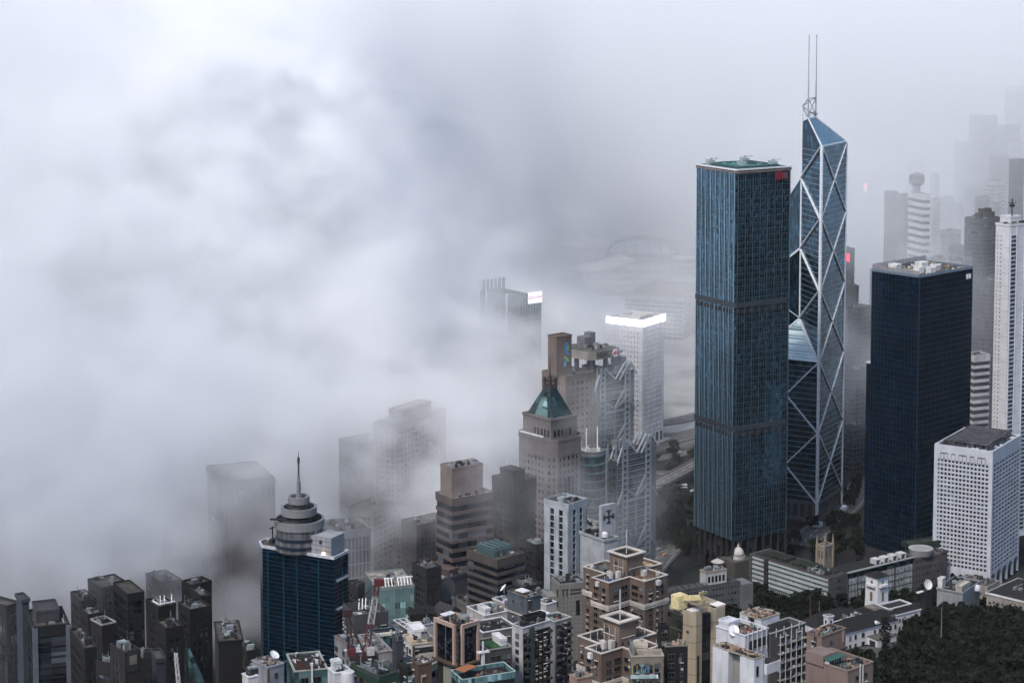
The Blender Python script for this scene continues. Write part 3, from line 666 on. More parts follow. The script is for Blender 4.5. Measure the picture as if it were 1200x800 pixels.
# brown tower with ribbon emblem
def ribbon():
    bm = wall((.27, .19, .16)); b = gen('brown_bank_tower', 'brown granite tower with blue and green ribbon emblem on its upper slab', (663, 442), 636, 696, 1285, 38, wm=bm, fl=4.2, bay=4.2, sp=2.2, pw=2.2, dep=.4, par=.8, cl=5, cat='office building')
    H = b.H; W, L = b.wx, b.wy; zt = b.loc(659, 401)[1]; x0, x1 = b.loc(645, 430)[0], b.loc(667.5, 430)[0]
    x0 = -4; x1 = 4.6; b.part('upper_slab', MB().box(-3, 10, 6, 15, H, zt + 2), bm); b.part('slab_coping', MB().ring([(-3.2, 5.8), (10.2, 5.8), (10.2, 15.2), (-3.2, 15.2)], [(-2.4, 6.6), (9.4, 6.6), (9.4, 14.4), (-2.4, 14.4)], zt + 1.8, zt + 3), bm)
    m = MB()
    for k in range(3): m.box(2 + k * 2, 2.7 + k * 2, 5.9, 6, zt - 2, zt)
    b.part('slot', m, DARK, stuff=True)
    def strip(pts, w_, mat, nm, y=5.75):
        m = MB()
        for (ax, az), (bx, bz) in zip(pts, pts[1:]): m.add([(ax - w_, y, az), (ax + w_, y, az), (bx + w_, y, bz), (bx - w_, y, bz), (ax - w_, y + .2, az), (ax + w_, y + .2, az), (bx + w_, y + .2, bz), (bx - w_, y + .2, bz)], [(0, 1, 2, 3), (7, 6, 5, 4), (0, 4, 5, 1), (2, 6, 7, 3), (1, 5, 6, 2), (0, 3, 7, 4)])
        b.part(nm, m, mat)
    zc = zt - 9.5
    blue = plain((.03, .16, .42), .4); green = plain((.12, .38, .14), .4)
    strip([(5.6, zc + 7.8), (4.4, zc + 3.4)], .9, blue, 'blue_ribbon'); strip([(4.4, zc + 3.4), (6.8, zc - .8)], 1.2, blue, 'blue_ribbon'); strip([(6.6, zc + 5.4), (6.4, zc + 2.2)], .8, green, 'green_ribbon')
    strip([(6.8, zc + .2), (6.6, zc - .8)], .8, blue, 'blue_ribbon', 5.7)
    strip([(4.4, zc - 1.8), (6.9, zc - 5.2)], 1.2, green, 'green_ribbon'); strip([(4.6, zc - 5), (4.2, zc - 8.4)], .9, plain((.1, .3, .5), .4), 'blue_ribbon')
ribbon()
# pyramid-roofed stone tower
def pyramid():
    st = wall((.27, .235, .23)); D = 1130; F = (646, 519); b = Bd('pyramid_roofed_tower', 'stone tower with stepped shoulders, green glass pyramid roof and thin spire', F, 603, 686, D, 40, 'skyscraper')
    H = b.H; W, L = b.wx, b.wy; c = 5; P = [(c, 0), (W - c, 0), (W, c), (W, L - c), (W - c, L), (c, L), (0, L - c), (0, c)]
    skin(b, P, 0, H - 9, 3.9, 3.3, 1.7, 1.5, .45, glass((.02, .02, .025), (.08, .08, .09), (3.3, 3.3, 3.9), .3), st)
    m = MB()
    for face, LL in (('R', W), ('L', L)):
        for k in range(3): u = LL * (.38 + .1 * k); fb(m, b, face, u, u + 1.6, H - 42, H - 22, .4, .62)
    b.part('tall_window', m, glass((.01, .012, .015), (.04, .04, .05), (2, 2, 4), .3), stuff=True)
    b.part('shoulder', MB().prism(offset(P, .6), H - 9, H - .1), st); parapet(b, P, H, 1.3, .8, st, out=.9, roof=ROOF)
    P2 = [(W * .1, L * .1), (W * .86, L * .1), (W * .86, L * .86), (W * .1, L * .86)]
    za = b.loc(646, 503)[1]
    b.part('upper_tier', MB().prism(P2, H, za + 4), st); b.part('tier_coping', MB().ring(offset(P2, .5), offset(P2, -1), za + 3.6, za + 5), st)
    m = MB(); 
    for k in range(5): u = W * .18 + W * .56 * k / 5; m.box(u, u + 1.6, L * .1 - .1, L * .1 + .1, H + 2, H + 6); m.box(W * .1 - .1, W * .1 + .1, u, u + 1.6, H + 2, H + 6)
    b.part('tier_window', m, BLK, stuff=True)
    P3 = offset(P2, -1.6); cc = (W * .46, L * .46); k = .24; P4 = [(cc[0] + (x - cc[0]) * k, cc[1] + (y - cc[1]) * k) for x, y in P3]
    zt = za + 21; gr = glass((.008, .024, .024), (.02, .045, .045), (2.5, 2.5, 2.5), .35, .25)
    b.part('pyramid_roof', MB().prism(P3, za + 4.2, zt, top=P4), gr)
    pr = b.part('skylight', MB().add([(P3[0][0] - .2, P3[3][1] * .72, za + 5), (P3[0][0] - .2, P3[0][1] * 1.6, za + 5), (P4[0][0] + (P3[0][0] - P4[0][0]) * .35 - .2, P4[0][1] * 1.02, za + 5 + 10.2), (P4[0][0] + (P3[0][0] - P4[0][0]) * .35 - .2, P4[3][1] * .98, za + 5 + 10.2)], [(0, 1, 2, 3)]), glass((.1, .18, .18), (.16, .26, .26), (9, 9, 3), .4, .2))
    m = MB()
    for x, y in P4: m.box(x - .8, x + .8, y - .8, y + .8, zt - 1, zt + 5.5)
    m.ring(offset(P4, .7), offset(P4, -.6), zt - .6, zt + 1); b.part('crown_pier', m, wall((.16, .13, .12)), stuff=True)
    m = MB().beam((*cc, zt), (*cc, zt + 13), .7, n=6); m.beam((*cc, zt + 13), (*cc, zt + 17), .3); b.part('spire', m, DARK)
    m = MB(); m.ring(offset(P4, .2), offset(P4, -.2), zt + 3, zt + 3.6); b.part('crown_ring', m, DARK)
    m = MB(); m.beam((-1, L * .8, H + 2.5), (-.5, L * .2, H + 2.5), .9); b.part('white_pipe', m, WHITE)
    # four tall dormer recesses at the foot of the roof
    clutter(b, W * .82, W - 2, 4, L - 4, H, 8, 8)
    hut(b, W * .84, W - 1.5, L * .3, L * .6, H, 3, st)
pyramid()
# teal curved-band block beside it
def teal_curve():
    b = Bd('curved_teal_block', 'dark glass block with bowed teal floor bands right of the pyramid roof tower', (686, 532), 672, 709, 1180, 28, 'office building'); H = b.H; W, L = b.wx, b.wy
    n = 8; P = [(W * k / n, -3.2 * math.sin(math.pi * k / n)) for k in range(n + 1)] + [(W, L), (0, L)]
    b.part('glazing', MB().prism(P, 0, H - 1), glass((.008, .02, .025), (.03, .08, .09), (3, 3, 3.9), .5))
    m = MB(); z = 3
    while z < H - 1: m.prism(offset(P, .35), z, z + 1.15); z += 5.2
    b.part('teal_bands', m, plain((.1, .2, .22), .3, .4), stuff=True)
    b.part('roof', MB().prism(offset(P, .4), H - 1, H), wall((.4, .4, .38))); b.part('roof_rim', MB().ring(offset(P, .6), offset(P, -.4), H, H + 1.3), GREY)
    clutter(b, 2, W - 2, 2, L - 2, H, 31, 14, mats=[wall((.5, .5, .45)), GREY, WHITE])
    m = MB()
    for x in (3, W * .78): m.beam((x, 4, H), (x, 4, H + 15), .5)
    b.part('flagpole', m, plain((.8, .8, .8)), stuff=True)
    u = b.loc(708, 560)[0]; m = MB().beam((W + .6, -.6, 0), (W + .6, -.6, H + 2), 1.2, n=6); b.part('corner_tube', m, SILV)
teal_curve()
gen('dark_glass_annexe', 'narrow dark glass block squeezed between bowed teal block and truss tower', (709, 545), 700, 722, 1230, 35, wc=(.1, .13, .15), fl=3.9, bay=3, sp=.5, pw=.3, gm=glass((.006, .014, .02), (.02, .05, .07), (3, 3, 3.9), .5), cl=8, seed=3)
# glass tower with fins and bright billboard, sunk in fog
def fins():
    b = Bd('finned_glass_tower', 'blue glass tower standing in fog with tall roof fins and a lit white billboard', (609, 350), 563, 634, 1560, 38, 'skyscraper'); H = b.H; W, L = b.wx, b.wy
    gm = glass((.008, .05, .08), (.03, .12, .17), (2.2, 2.2, 4.1), .6); b.part('glazing', MB().box(0, W, 0, L, 0, H - 7), gm)
    b.part('crown_screen', MB().ring(b.poly, offset(b.poly, -1.2), H - 7, H), glass((.05, .11, .14), (.1, .19, .22), (1.5, 1.5, 8), .4)); b.part('roof', MB().box(1.3, W - 1.3, 1.3, L - 1.3, H - 7.5, H - 6.5), ROOFD)
    m = MB(); z = 5
    while z < H - 12: m.prism(offset(b.poly, .15), z, z + .5); z += 4.1
    b.part('floor_lines', m, STEEL, stuff=True); m = MB(); piers(m, b.poly, 0, H, 2.6, .25, .3); b.part('mullions', m, STEEL, stuff=True)
    m = MB(); fb(m, b, 'L', 2, L * .55, H - 12, H - 8, .05, .35); b.part('shaded_recess_panel', m, DARK)  # flat dark panel set on the wall imitates a shaded recess
    for k in range(6):
        x = W * .05 + k * W * .185; m = MB().box(x, x + .9, L - 4 - 0, L - 1.4, H - 6.5, H + 9); b.part('roof_fin', m, plain((.12, .17, .22), .4, .5))
    for yy in (L * .3, L * .82):
        m = MB().beam((-1, yy, 20), (-1, yy, H + 2), 1.3, n=6); b.part('white_mast', m, plain((.75, .77, .8)))
    m = MB().beam((-1.1, L * .3, H - 18), (-1.1, L * .36, H - 32), .8); b.part('stay', m, WHITE)
    u0 = b.loc(618.5, 350)[0]; zz = b.loc(626, 348)[1]
    bb = b.part('billboard', MB().box(u0, W + .3, -.9, -.3, zz - 4.8, zz + 4.2), plain((.6, .6, .62), .5, 0, .42, (.95, .95, 1)))
    o = text(b, 'HEALTHIER', 2.9, 'R', 626, 349, plain((.6, .05, .08), .5), out=1.0, ext=.05); o.location.x = (u0 + W) / 2; o.location.z = zz - .3; o.scale = (.95, 1.1, 1)
    hut(b, W * .3, W * .75, L * .35, L * .6, H - 6.5, 5, GREY); clutter(b, 3, W - 3, 3, L - 5, H - 6.5, 61, 12)
fins()
# brown banded block, dark block, and neighbours
bw = wall((.24, .19, .18)); b = gen('brown_banded_block', 'brown office block with long window bands and square box on its roof', (530, 585), 512, 577, 1060, 33, wm=bw, fl=5.2, bay=6, sp=2.0, pw=0, dep=.55, par=.6, cl=8, rf=ROOFL, cat='office building', seed=5)
hut(b, b.wx * .05, b.wx * .82, b.wy * .15, b.wy * .9, b.H, 16, wall((.33, .27, .25)), 'lift_box')
clutter(b, b.wx * .1, b.wx * .78, b.wy * .25, b.wy * .8, b.H + 16, 4, 8)
gen('dark_slab_block', 'nearly black tower with blank walls right of the brown banded block', (603, 567), 577, 627, 1075, 40, wc=(.055, .05, .055), fl=3.6, bay=3, sp=1.9, pw=1.8, dep=.2, huts=((.05, .6, .1, .7, 6),), cl=4, seed=6)
b = gen('dark_roof_unit_block', 'brown banded block topped by a row of dark green cooling units', (583, 657), 549, 613, 960, 41, wm=wall((.19, .155, .145)), fl=3.9, bay=7, sp=1.6, pw=0, dep=.6, par=1, cl=0, cat='office building')
gr = plain((.05, .085, .09), .5)
for k in range(4):
    m = MB().box(b.wx * (.12 + .2 * k), b.wx * (.26 + .2 * k), b.wy * .2, b.wy * .85, b.H, b.H + 3.6); m.box(b.wx * (.14 + .2 * k), b.wx * (.24 + .2 * k), b.wy * .25, b.wy * .8, b.H + 3.6, b.H + 4.4); b.part('cooling_unit', m, gr)
clutter(b, 2, b.wx - 2, 2, b.wy - 2, b.H, 9, 9, mats=[wall((.6, .58, .5)), GREY])
# grey twin-rib tower and cross tower
b = gen('ribbed_white_tower', 'slim tower with two tall white ribs left of the block carrying a cross', (666, 592), 640, 686, 1010, 50, wc=(.42, .46, .5), fl=3.6, bay=8, sp=.4, pw=3.2, dep=.7, gm=glass((.015, .02, .025), (.06, .07, .085), (2, 2, 3.6), .4), par=1, cl=8, seed=8)
gen('pale_side_block', 'grey block with flat tan roof tucked behind the white ribbed tower', (697, 620), 672, 712, 1040, 40, wc=(.36, .38, .4), fl=3.5, bay=4, sp=2, pw=2.2, huts=(), cl=5, rf=roofm((.5, .42, .3)), seed=9)
b = gen('cross_block', 'pale grey block whose raised wall carries a dark cross', (708, 634), 680, 724, 985, 37, wc=(.42, .44, .47), sp=0, pw=0, fl=4, cl=6, par=1, rf=ROOFD, seed=10)
zt = b.loc(705, 596)[1]; m = MB().box(1.5, 10.8, 4, 6, b.H, zt); b.part('raised_wall', m, wall((.42, .44, .47))); m = MB(); cx, cz = 6.2, zt - 6.2
for (x0, x1, z0, z1) in ((-.35, .35, -3.4, 3.4), (-3.4, 3.4, -.4, .4), (-1.3, 1.3, 2.7, 3.4), (-1.3, 1.3, -3.4, -2.7), (-3.4, -2.7, -1.3, 1.3), (2.7, 3.4, -1.3, 1.3)): m.box(cx + x0, cx + x1, 3.7 - (.05 if x1 - x0 < 1 else 0), 4, cz + z0, cz + z1)
b.part('cross_emblem', m, DARK, stuff=True)
m = MB().lathe(3, -0 + 3.2, [(1.6, b.H + 1), (1.6, b.H + 3), (.6, b.H + 3.8)], 10); b.part('roof_tank', m, WHITE)
# sign block
def sign_block():
    b = Bd('tiled_sign_block', 'tall light grey tiled block with dark lettering, left of the brown cross-plan tower', (656, 686), 646, 687.5, 905, 18, 'building'); H = b.H; W, L = b.wx, b.wy
    wm = wall((.33, .32, .3), .8, .1, .2); b.part('wall', MB().box(0, W, 0, L, 0, H), wm); m = MB(); k = 0
    while H - k * 2.1 > 0: m.prism(offset(b.poly, .03), H - k * 2.1 - .12, H - k * 2.1); k += 1
    piers(m, b.poly, 0, H - .1, 1.9, .1, .045, False); b.part('tile_joints', m, wall((.2, .2, .19)), stuff=True)
    u0, z0 = b.loc(675, 703); u1, z1 = b.loc(679.3, 720); m = MB(); fb(m, b, 'R', u0, u1, z1, z0, .04, .16); b.part('tall_window', m, BLK)
    parapet(b, b.poly, H, .8, .5, wm, roof=ROOFD, out=.1); m = MB(); u, z = b.loc(663, 694); fb(m, b, 'R', u - 1.6, u - 1.1, z - 1.7, z + 1.2, .05, .2); fb(m, b, 'R', u + .3, u + .8, z - 1.7, z + 1.2, .05, .2); fb(m, b, 'R', u - 2, u + 1.2, z + 1.2, z + 1.7, .05, .2); b.part('sign_emblem', m, DARK, stuff=True)
    m = MB(); u += 2.4
    for k in range(9): fb(m, b, 'R', u + k * .85, u + k * .85 + .55, z + .5, z + 1.5, .05, .15)
    for k in range(6): fb(m, b, 'R', u + k * .85, u + k * .85 + .55, z - 1.2, z - .2, .05, .15)
    b.part('sign_lettering', m, wall((.1, .1, .1)), stuff=True)
    for (px, py0, py1) in ((653.5, 690, 699), (653.5, 704, 711)):
        u, za = b.loc(px, py0, 'L'); _, zb2 = b.loc(px, py1, 'L'); m = MB(); fb(m, b, 'L', abs(u) - .9, abs(u) + .9, zb2, za, .02, .2); b.part('louvre_window', m, DGREY)
    clutter(b, 1, W - 1, 1, L - 1, H, 7, 7)
    o = MB().box(-4.5, 0, L * .3, L, 0, H - 6); b.part('side_wing', o, wm)
sign_block()
# crane-side teal glass block, white rails
b = gen('pale_teal_block', 'pale teal glass block with white rails along its roof behind the red crane', (441, 690), 428, 485, 880, 16, wc=(.3, .36, .37), fl=3.0, bay=2.4, sp=.22, pw=.2, dep=.12, gm=glass((.1, .18, .18), (.2, .33, .33), (2.4, 2.4, 3), .2, .3), cl=5, par=.7, rf=ROOFL, top=1)
m = MB()
for k in range(11):
    if k == 5: continue
    x = b.wx * (.1 + .085 * k); m.beam((x, 1, b.H), (x, 4, b.H + 3.4), .35); m.beam((x, 4, b.H + 3.4), (x + 1.2, 4, b.H + 3.2), .5)
m.beam((b.wx * .1, 4, b.H + 3.3), (b.wx * .44, 4, b.H + 3.3), .4); m.beam((b.wx * .6, 4, b.H + 3.3), (b.wx * .95, 4, b.H + 3.3), .4); b.part('roof_rails', m, plain((.75, .75, .75)), stuff=True)
b = gen('round_logo_block', 'low grey block with round dish mark on its wall behind the teal block', (520, 681), 483, 552, 1040, 48, wc=(.17, .17, .19), sp=0, pw=0, cl=9, rf=roofm((.16, .1, .09)), par=1.4, seed=12)
m = MB(); u, z = b.loc(524, 691); n = 20; m.add([(u + 6 * math.cos(2 * math.pi * k / n), -.5, z + 6 * math.sin(2 * math.pi * k / n)) for k in range(n)] + [(u + 6 * math.cos(2 * math.pi * k / n), -.1, z + 6 * math.sin(2 * math.pi * k / n)) for k in range(n)], [tuple(range(n)), tuple(range(2 * n - 1, n - 1, -1))] + [(k, n + k, n + (k + 1) % n, (k + 1) % n) for k in range(n)]); b.part('round_panel', m, wall((.24, .27, .28)))
m = MB().box(0, 0, 0, 0, 0, 0) if 0 else MB(); hut(b, b.wx * .3, b.wx * .6, b.wy * .1, b.wy * .9, b.H, 3.5, wall((.22, .15, .14)))
def ushape():
    b = Bd('gabled_grey_block', 'grey block with odd pitched roofs and pale parapets behind the pink framed tower', (512, 737), 485, 546, 930, 44, 'building'); wm = wall((.27, .25, .26)); H = b.H; W, L = b.wx, b.wy
    b.part('wall', MB().box(0, W, 0, L, 0, H), wm); parapet(b, b.poly, H, 2.2, .7, wall((.36, .33, .33)), roof=ROOF)
    for k, (x0, x1) in enumerate(((.1, .5), (.55, .95))):
        z = H + 4; m = MB().box(x0 * W, x1 * W, L * .2, L * .8, H, z); b.part('roof_room', m, wm)
        m = MB(); xm = (x0 + x1) / 2 * W; m.add([(x0 * W - 1, L * .15, z), (x1 * W + 1, L * .15, z), (x1 * W + 1, L * .85, z), (x0 * W - 1, L * .85, z), (xm, L * .15, z + 3.5), (xm, L * .85, z + 3.5)], [(0, 1, 4), (2, 3, 5), (1, 2, 5, 4), (3, 0, 4, 5), (0, 3, 2, 1)]); b.part('pitched_roof', m, wall((.11, .1, .11)))
    clutter(b, 1, W - 1, 1, L * .2, H, 14, 5)
ushape()
b = gen('beige_roof_plant_block', 'grey block with two square louvres on its wall under misty banded towers', (548, 711), 530, 578, 985, 30, wc=(.23, .23, .24), sp=0, pw=0, cl=10, par=1, rf=roofm((.2, .19, .18)), seed=15)
for px in (553, 566):
    m = MB(); u, z = b.loc(px, 712); fb(m, b, 'R', u - 2.2, u + 2.2, z - 4, z + 1.2, .02, .35); b.part('louvre_panel', m, wall((.14, .13, .11)))
# towers sunk in the fog
FG = 'towers sinking into the fog bank'
b = gen('brown_fog_tower', 'broad brown slab tower with blank face rising into fog left of the blue tower', (262, 566), 243, 321, 1150, 22, wc=(.2, .165, .15), sp=0, pw=0, cl=0, par=1, cat='skyscraper', group=FG)
m = MB(); g = MB(); z = 3; H = b.H
while z < H - 16: fb(g, b, 'L', b.wy * .35, b.wy * .75, z, z + 2.8, .02, .2); fb(g, b, 'S', 2, 5, z, z + 2, .02, .2); z += 6.2
for k in range(9): fb(g, b, 'R', 4 + k * b.wx / 11, 5.6 + k * b.wx / 11, H - 13, H - 4, .02, .3)
b.part('dark_windows', g, BLK, stuff=True); m = MB()
for u in (0, b.wx * .1): fb(m, b, 'R', u, u + 1, 0, H, .0, .5)
m.box(b.wx - .4, b.wx + .6, -.6, .4, 0, H); 
b.part('rib', m, wall((.24, .2, .18)), stuff=True); b.part('crown_band', MB().prism(offset(b.poly, .8), H - 3, H - .3), wall((.26, .22, .2)))
gen('beige_grid_tower', 'tall beige tower of paired windows half dissolved in fog behind the round-topped block', (464, 500), 438, 522, 1225, 58, wc=(.36, .31, .3), fl=3.7, bay=4, sp=1.7, pw=1.5, dep=.4, huts=((.2, .8, .2, .8, 7),), cl=0, cat='skyscraper', group=FG)
gen('long_fog_block', 'long block with thin bands fading into fog beneath the beige grid tower', (437, 600), 408, 470, 1200, 60, wc=(.3, .27, .27), fl=3.5, bay=5, sp=1.5, pw=1, cl=3, cat='building', group=FG)
gen('shadowy_fog_tower', 'dark shape of a tower almost swallowed by fog above the ribbed block', (420, 522), 398, 462, 1250, 40, wc=(.12, .11, .12), fl=3.9, bay=3.5, sp=1.5, pw=1.2, cl=0, cat='skyscraper', group=FG)
b = gen('ribbed_grey_block', 'pale ribbed block with vertical fins just right of the ring-topped tower', (394, 625), 378, 433, 1060, 24, wc=(.3, .31, .34), fl=8, bay=2.1, sp=.7, pw=.45, dep=.5, gm=glass((.03, .035, .045), (.09, .1, .12), (2.1, 2.1, 8), .3), cl=6, seed=17, group=FG)
gen('small_fog_block', 'small grey block with column of tiny windows left of the brown banded block', (488, 617), 471, 527, 1110, 38, wc=(.17, .17, .2), fl=3.4, bay=2.6, sp=2, pw=1.8, cl=5, seed=18, group=FG)
gen('stepped_fog_block', 'grey stepped block fading in fog between round-topped block and banded block', (478, 640), 462, 500, 1140, 42, wc=(.2, .19, .21), fl=3.4, bay=3, sp=1.6, pw=1.6, cl=5, seed=19, group=FG)
# ---- blue tower with stacked rings and spire
def rings():
    D = 860; b = Bd('ring_crowned_tower', 'deep blue glass tower crowned by stacked grey rings and a tall needle', (391, 654), 298, 408, D, 62, 'skyscraper'); H = b.H; W, L = b.wx, b.wy
    c = 4.5; P = [(0, 0), (W, 0), (W, L * .9), (W * .8, L), (c, L), (0, L - c)]
    gl = glass((.003, .013, .03), (.007, .028, .06), (1.6, 1.6, 1.9), .7, .1); b.part('glazing', MB().prism(P, 0, H - .3), gl)
    m = MB(); z = H - 2
    while z > 0: m.prism(offset(P, .1), z, z + .16); z -= 1.95
    b.part('floor_lines', m, plain((.02, .07, .12), .35, .5), stuff=True)
    m = MB()
    for u in (.18, .45, .62, .82): fb(m, b, 'L', L * u, L * u + .4, 0, H - 2, .05, .35); 
    fb(m, b, 'R', W * .55, W * .58, 0, H, .05, .35); b.part('mullions', m, plain((.02, .09, .14), .35, .5), stuff=True)
    m = MB(); z = H - 11
    for k in range(6): fb(m, b, 'R', W * .15, W * .9, z, z + .7, .1, 1.2); z -= 13
    b.part('ledge', m, plain((.3, .36, .42), .4, .3), stuff=True)
    rim = plain((.42, .44, .48), .5); b.part('roof', MB().prism(offset(P, -.9), H - .3, H + .1), roofm((.2, .17, .15))); b.part('roof_rim', MB().ring(offset(P, .45), offset(P, -.25), H - .5, H + .8), rim)
    cx, cy = W * .5, L * .52; sx = PD(362, 640, D + 20)
    gm = wall((.3, .31, .33), .6, .12, .1); n = 28
    def drum(r, z0, z1, nm, mt): b.part(nm, MB().cyl(cx, cy, z0, z1, r, n=n), mt)
    s = D / FOC
    zr = lambda py: zat(py, D + 22) - b.zb
    r1, r2, r3 = 59 / 2 * .37, 41 / 2 * .37, 23.5 / 2 * .37
    drum(r1 - .2, H, zr(611), 'drum', glass((.09, .095, .1), (.16, .16, .17), (1.2, 1.2, 9), .3, .3))
    for k in range(2): b.part('blue_stripe', MB().cyl(cx, cy, zr(622 + 9 * k) - .7, zr(622 + 9 * k) + .7, r1 + .05, n=n), plain((.012, .02, .04), .4))
    def ring(r, za, zb_, nm='ring_band'):
        circ = lambda q: [(cx + q * math.cos(2 * math.pi * k / n), cy + q * math.sin(2 * math.pi * k / n)) for k in range(n)]
        b.part(nm, MB().ring(circ(r + .5), circ(r - .6), za, zb_), gm); b.part('ring_floor', MB().cyl(cx, cy, za + .1, za + .4, r - .6, n=n), wall((.12, .11, .11)))
    ring(r1, zr(611), zr(611) + 3.6); drum(r2 - 1.2, zr(611), zr(600), 'inner_drum', wall((.2, .19, .19))); ring(r2, zr(597), zr(597) + 3.4); drum(r3 - 1, zr(597), zr(584), 'inner_drum', wall((.22, .21, .21))); ring(r3, zr(584), zr(584) + 3)
    zt = zr(580); b.part('spire_base', MB().lathe(cx, cy, [(2.6, zt - 2), (1.2, zt + 1), (1.0, zt + 3), (.9, zt + 8), (.6, zt + 8.2), (.55, zt + 11)], 10), plain((.22, .23, .25), .4, .4), smooth=False)
    b.part('needle', MB().lathe(cx, cy, [(.4, zt + 11), (.35, zt + 16), (.6, zt + 16.2), (.55, zt + 19), (.15, zt + 19.2), (.1, zt + 22)], 8), DARK)
    # grey wing box beside the drum, with two windows
    q = b.top(380, 655, H + 1); m = MB(); x0, x1, y0, y1 = 1.2, cx + 6, 2, L * .42; zw = b.loc(391, 632)[1]
    b.part('wing_box', MB().box(x0, x1, y0, y1, H, zw), wall((.38, .39, .43)))
    m = MB()
    for u in (.3, .62): m.box(x0 - .1, x0 + .05, y0 + (y1 - y0) * u, y0 + (y1 - y0) * u + 1.6, zw - 3.4, zw - 1.6)
    b.part('wing_window', m, DARK, stuff=True); m = MB()
    for k in range(1, 6): m.box(x0 - .04, x0 + .05, y0 + (y1 - y0) * k / 6, y0 + (y1 - y0) * k / 6 + .15, H, zw)
    for k in range(1, 4): m.box(x0 - .05, x0 + .05, y0, y1, H + (zw - H) * k / 4, H + (zw - H) * k / 4 + .15)
    b.part('wing_joints', m, DGREY, stuff=True)
    m = MB()
    for (u, hh) in ((.63, 4.5), (.47, 3.5)): m.box(1, 3.2, L * u, L * u + .7, H, H + hh); m.box(1, 3.2, L * u + 2.6, L * u + 3.3, H, H + hh); m.box(.8, 3.4, L * u - .2, L * u + 3.5, H + hh, H + hh + .6)
    b.part('roof_frame', m, WHITE, stuff=True)
    lamp = plain((1, .6, .3), .5, 0, 6, (1, .55, .25))
    for (px) in (355, 378):
        u = b.loc(px, 652, 'L')[0]; m = MB().box(.6, 1.4, u - .7, u + .7, H + .4, H + 1.4); b.part('lamp', m, lamp)
    m = MB().beam((W * .5, L * .86, H), (W * .5, L * .86, H + 8), .5); m.beam((W * .5 - 2, L * .86, H + 7.5), (W * .5 + 2, L * .86, H + 7.5), .4); m.box(W * .5 - 1.5, W * .5 + 1.5, L * .86 - 1, L * .86 + 1, H, H + 2.4); b.part('roof_mast', m, DGREY)
    m = MB().beam((cx - r1 + 1, cy, zr(598)), (cx - r1 - 1.5, cy + 7, zr(598)), .8); b.part('jib', m, DGREY)
rings()
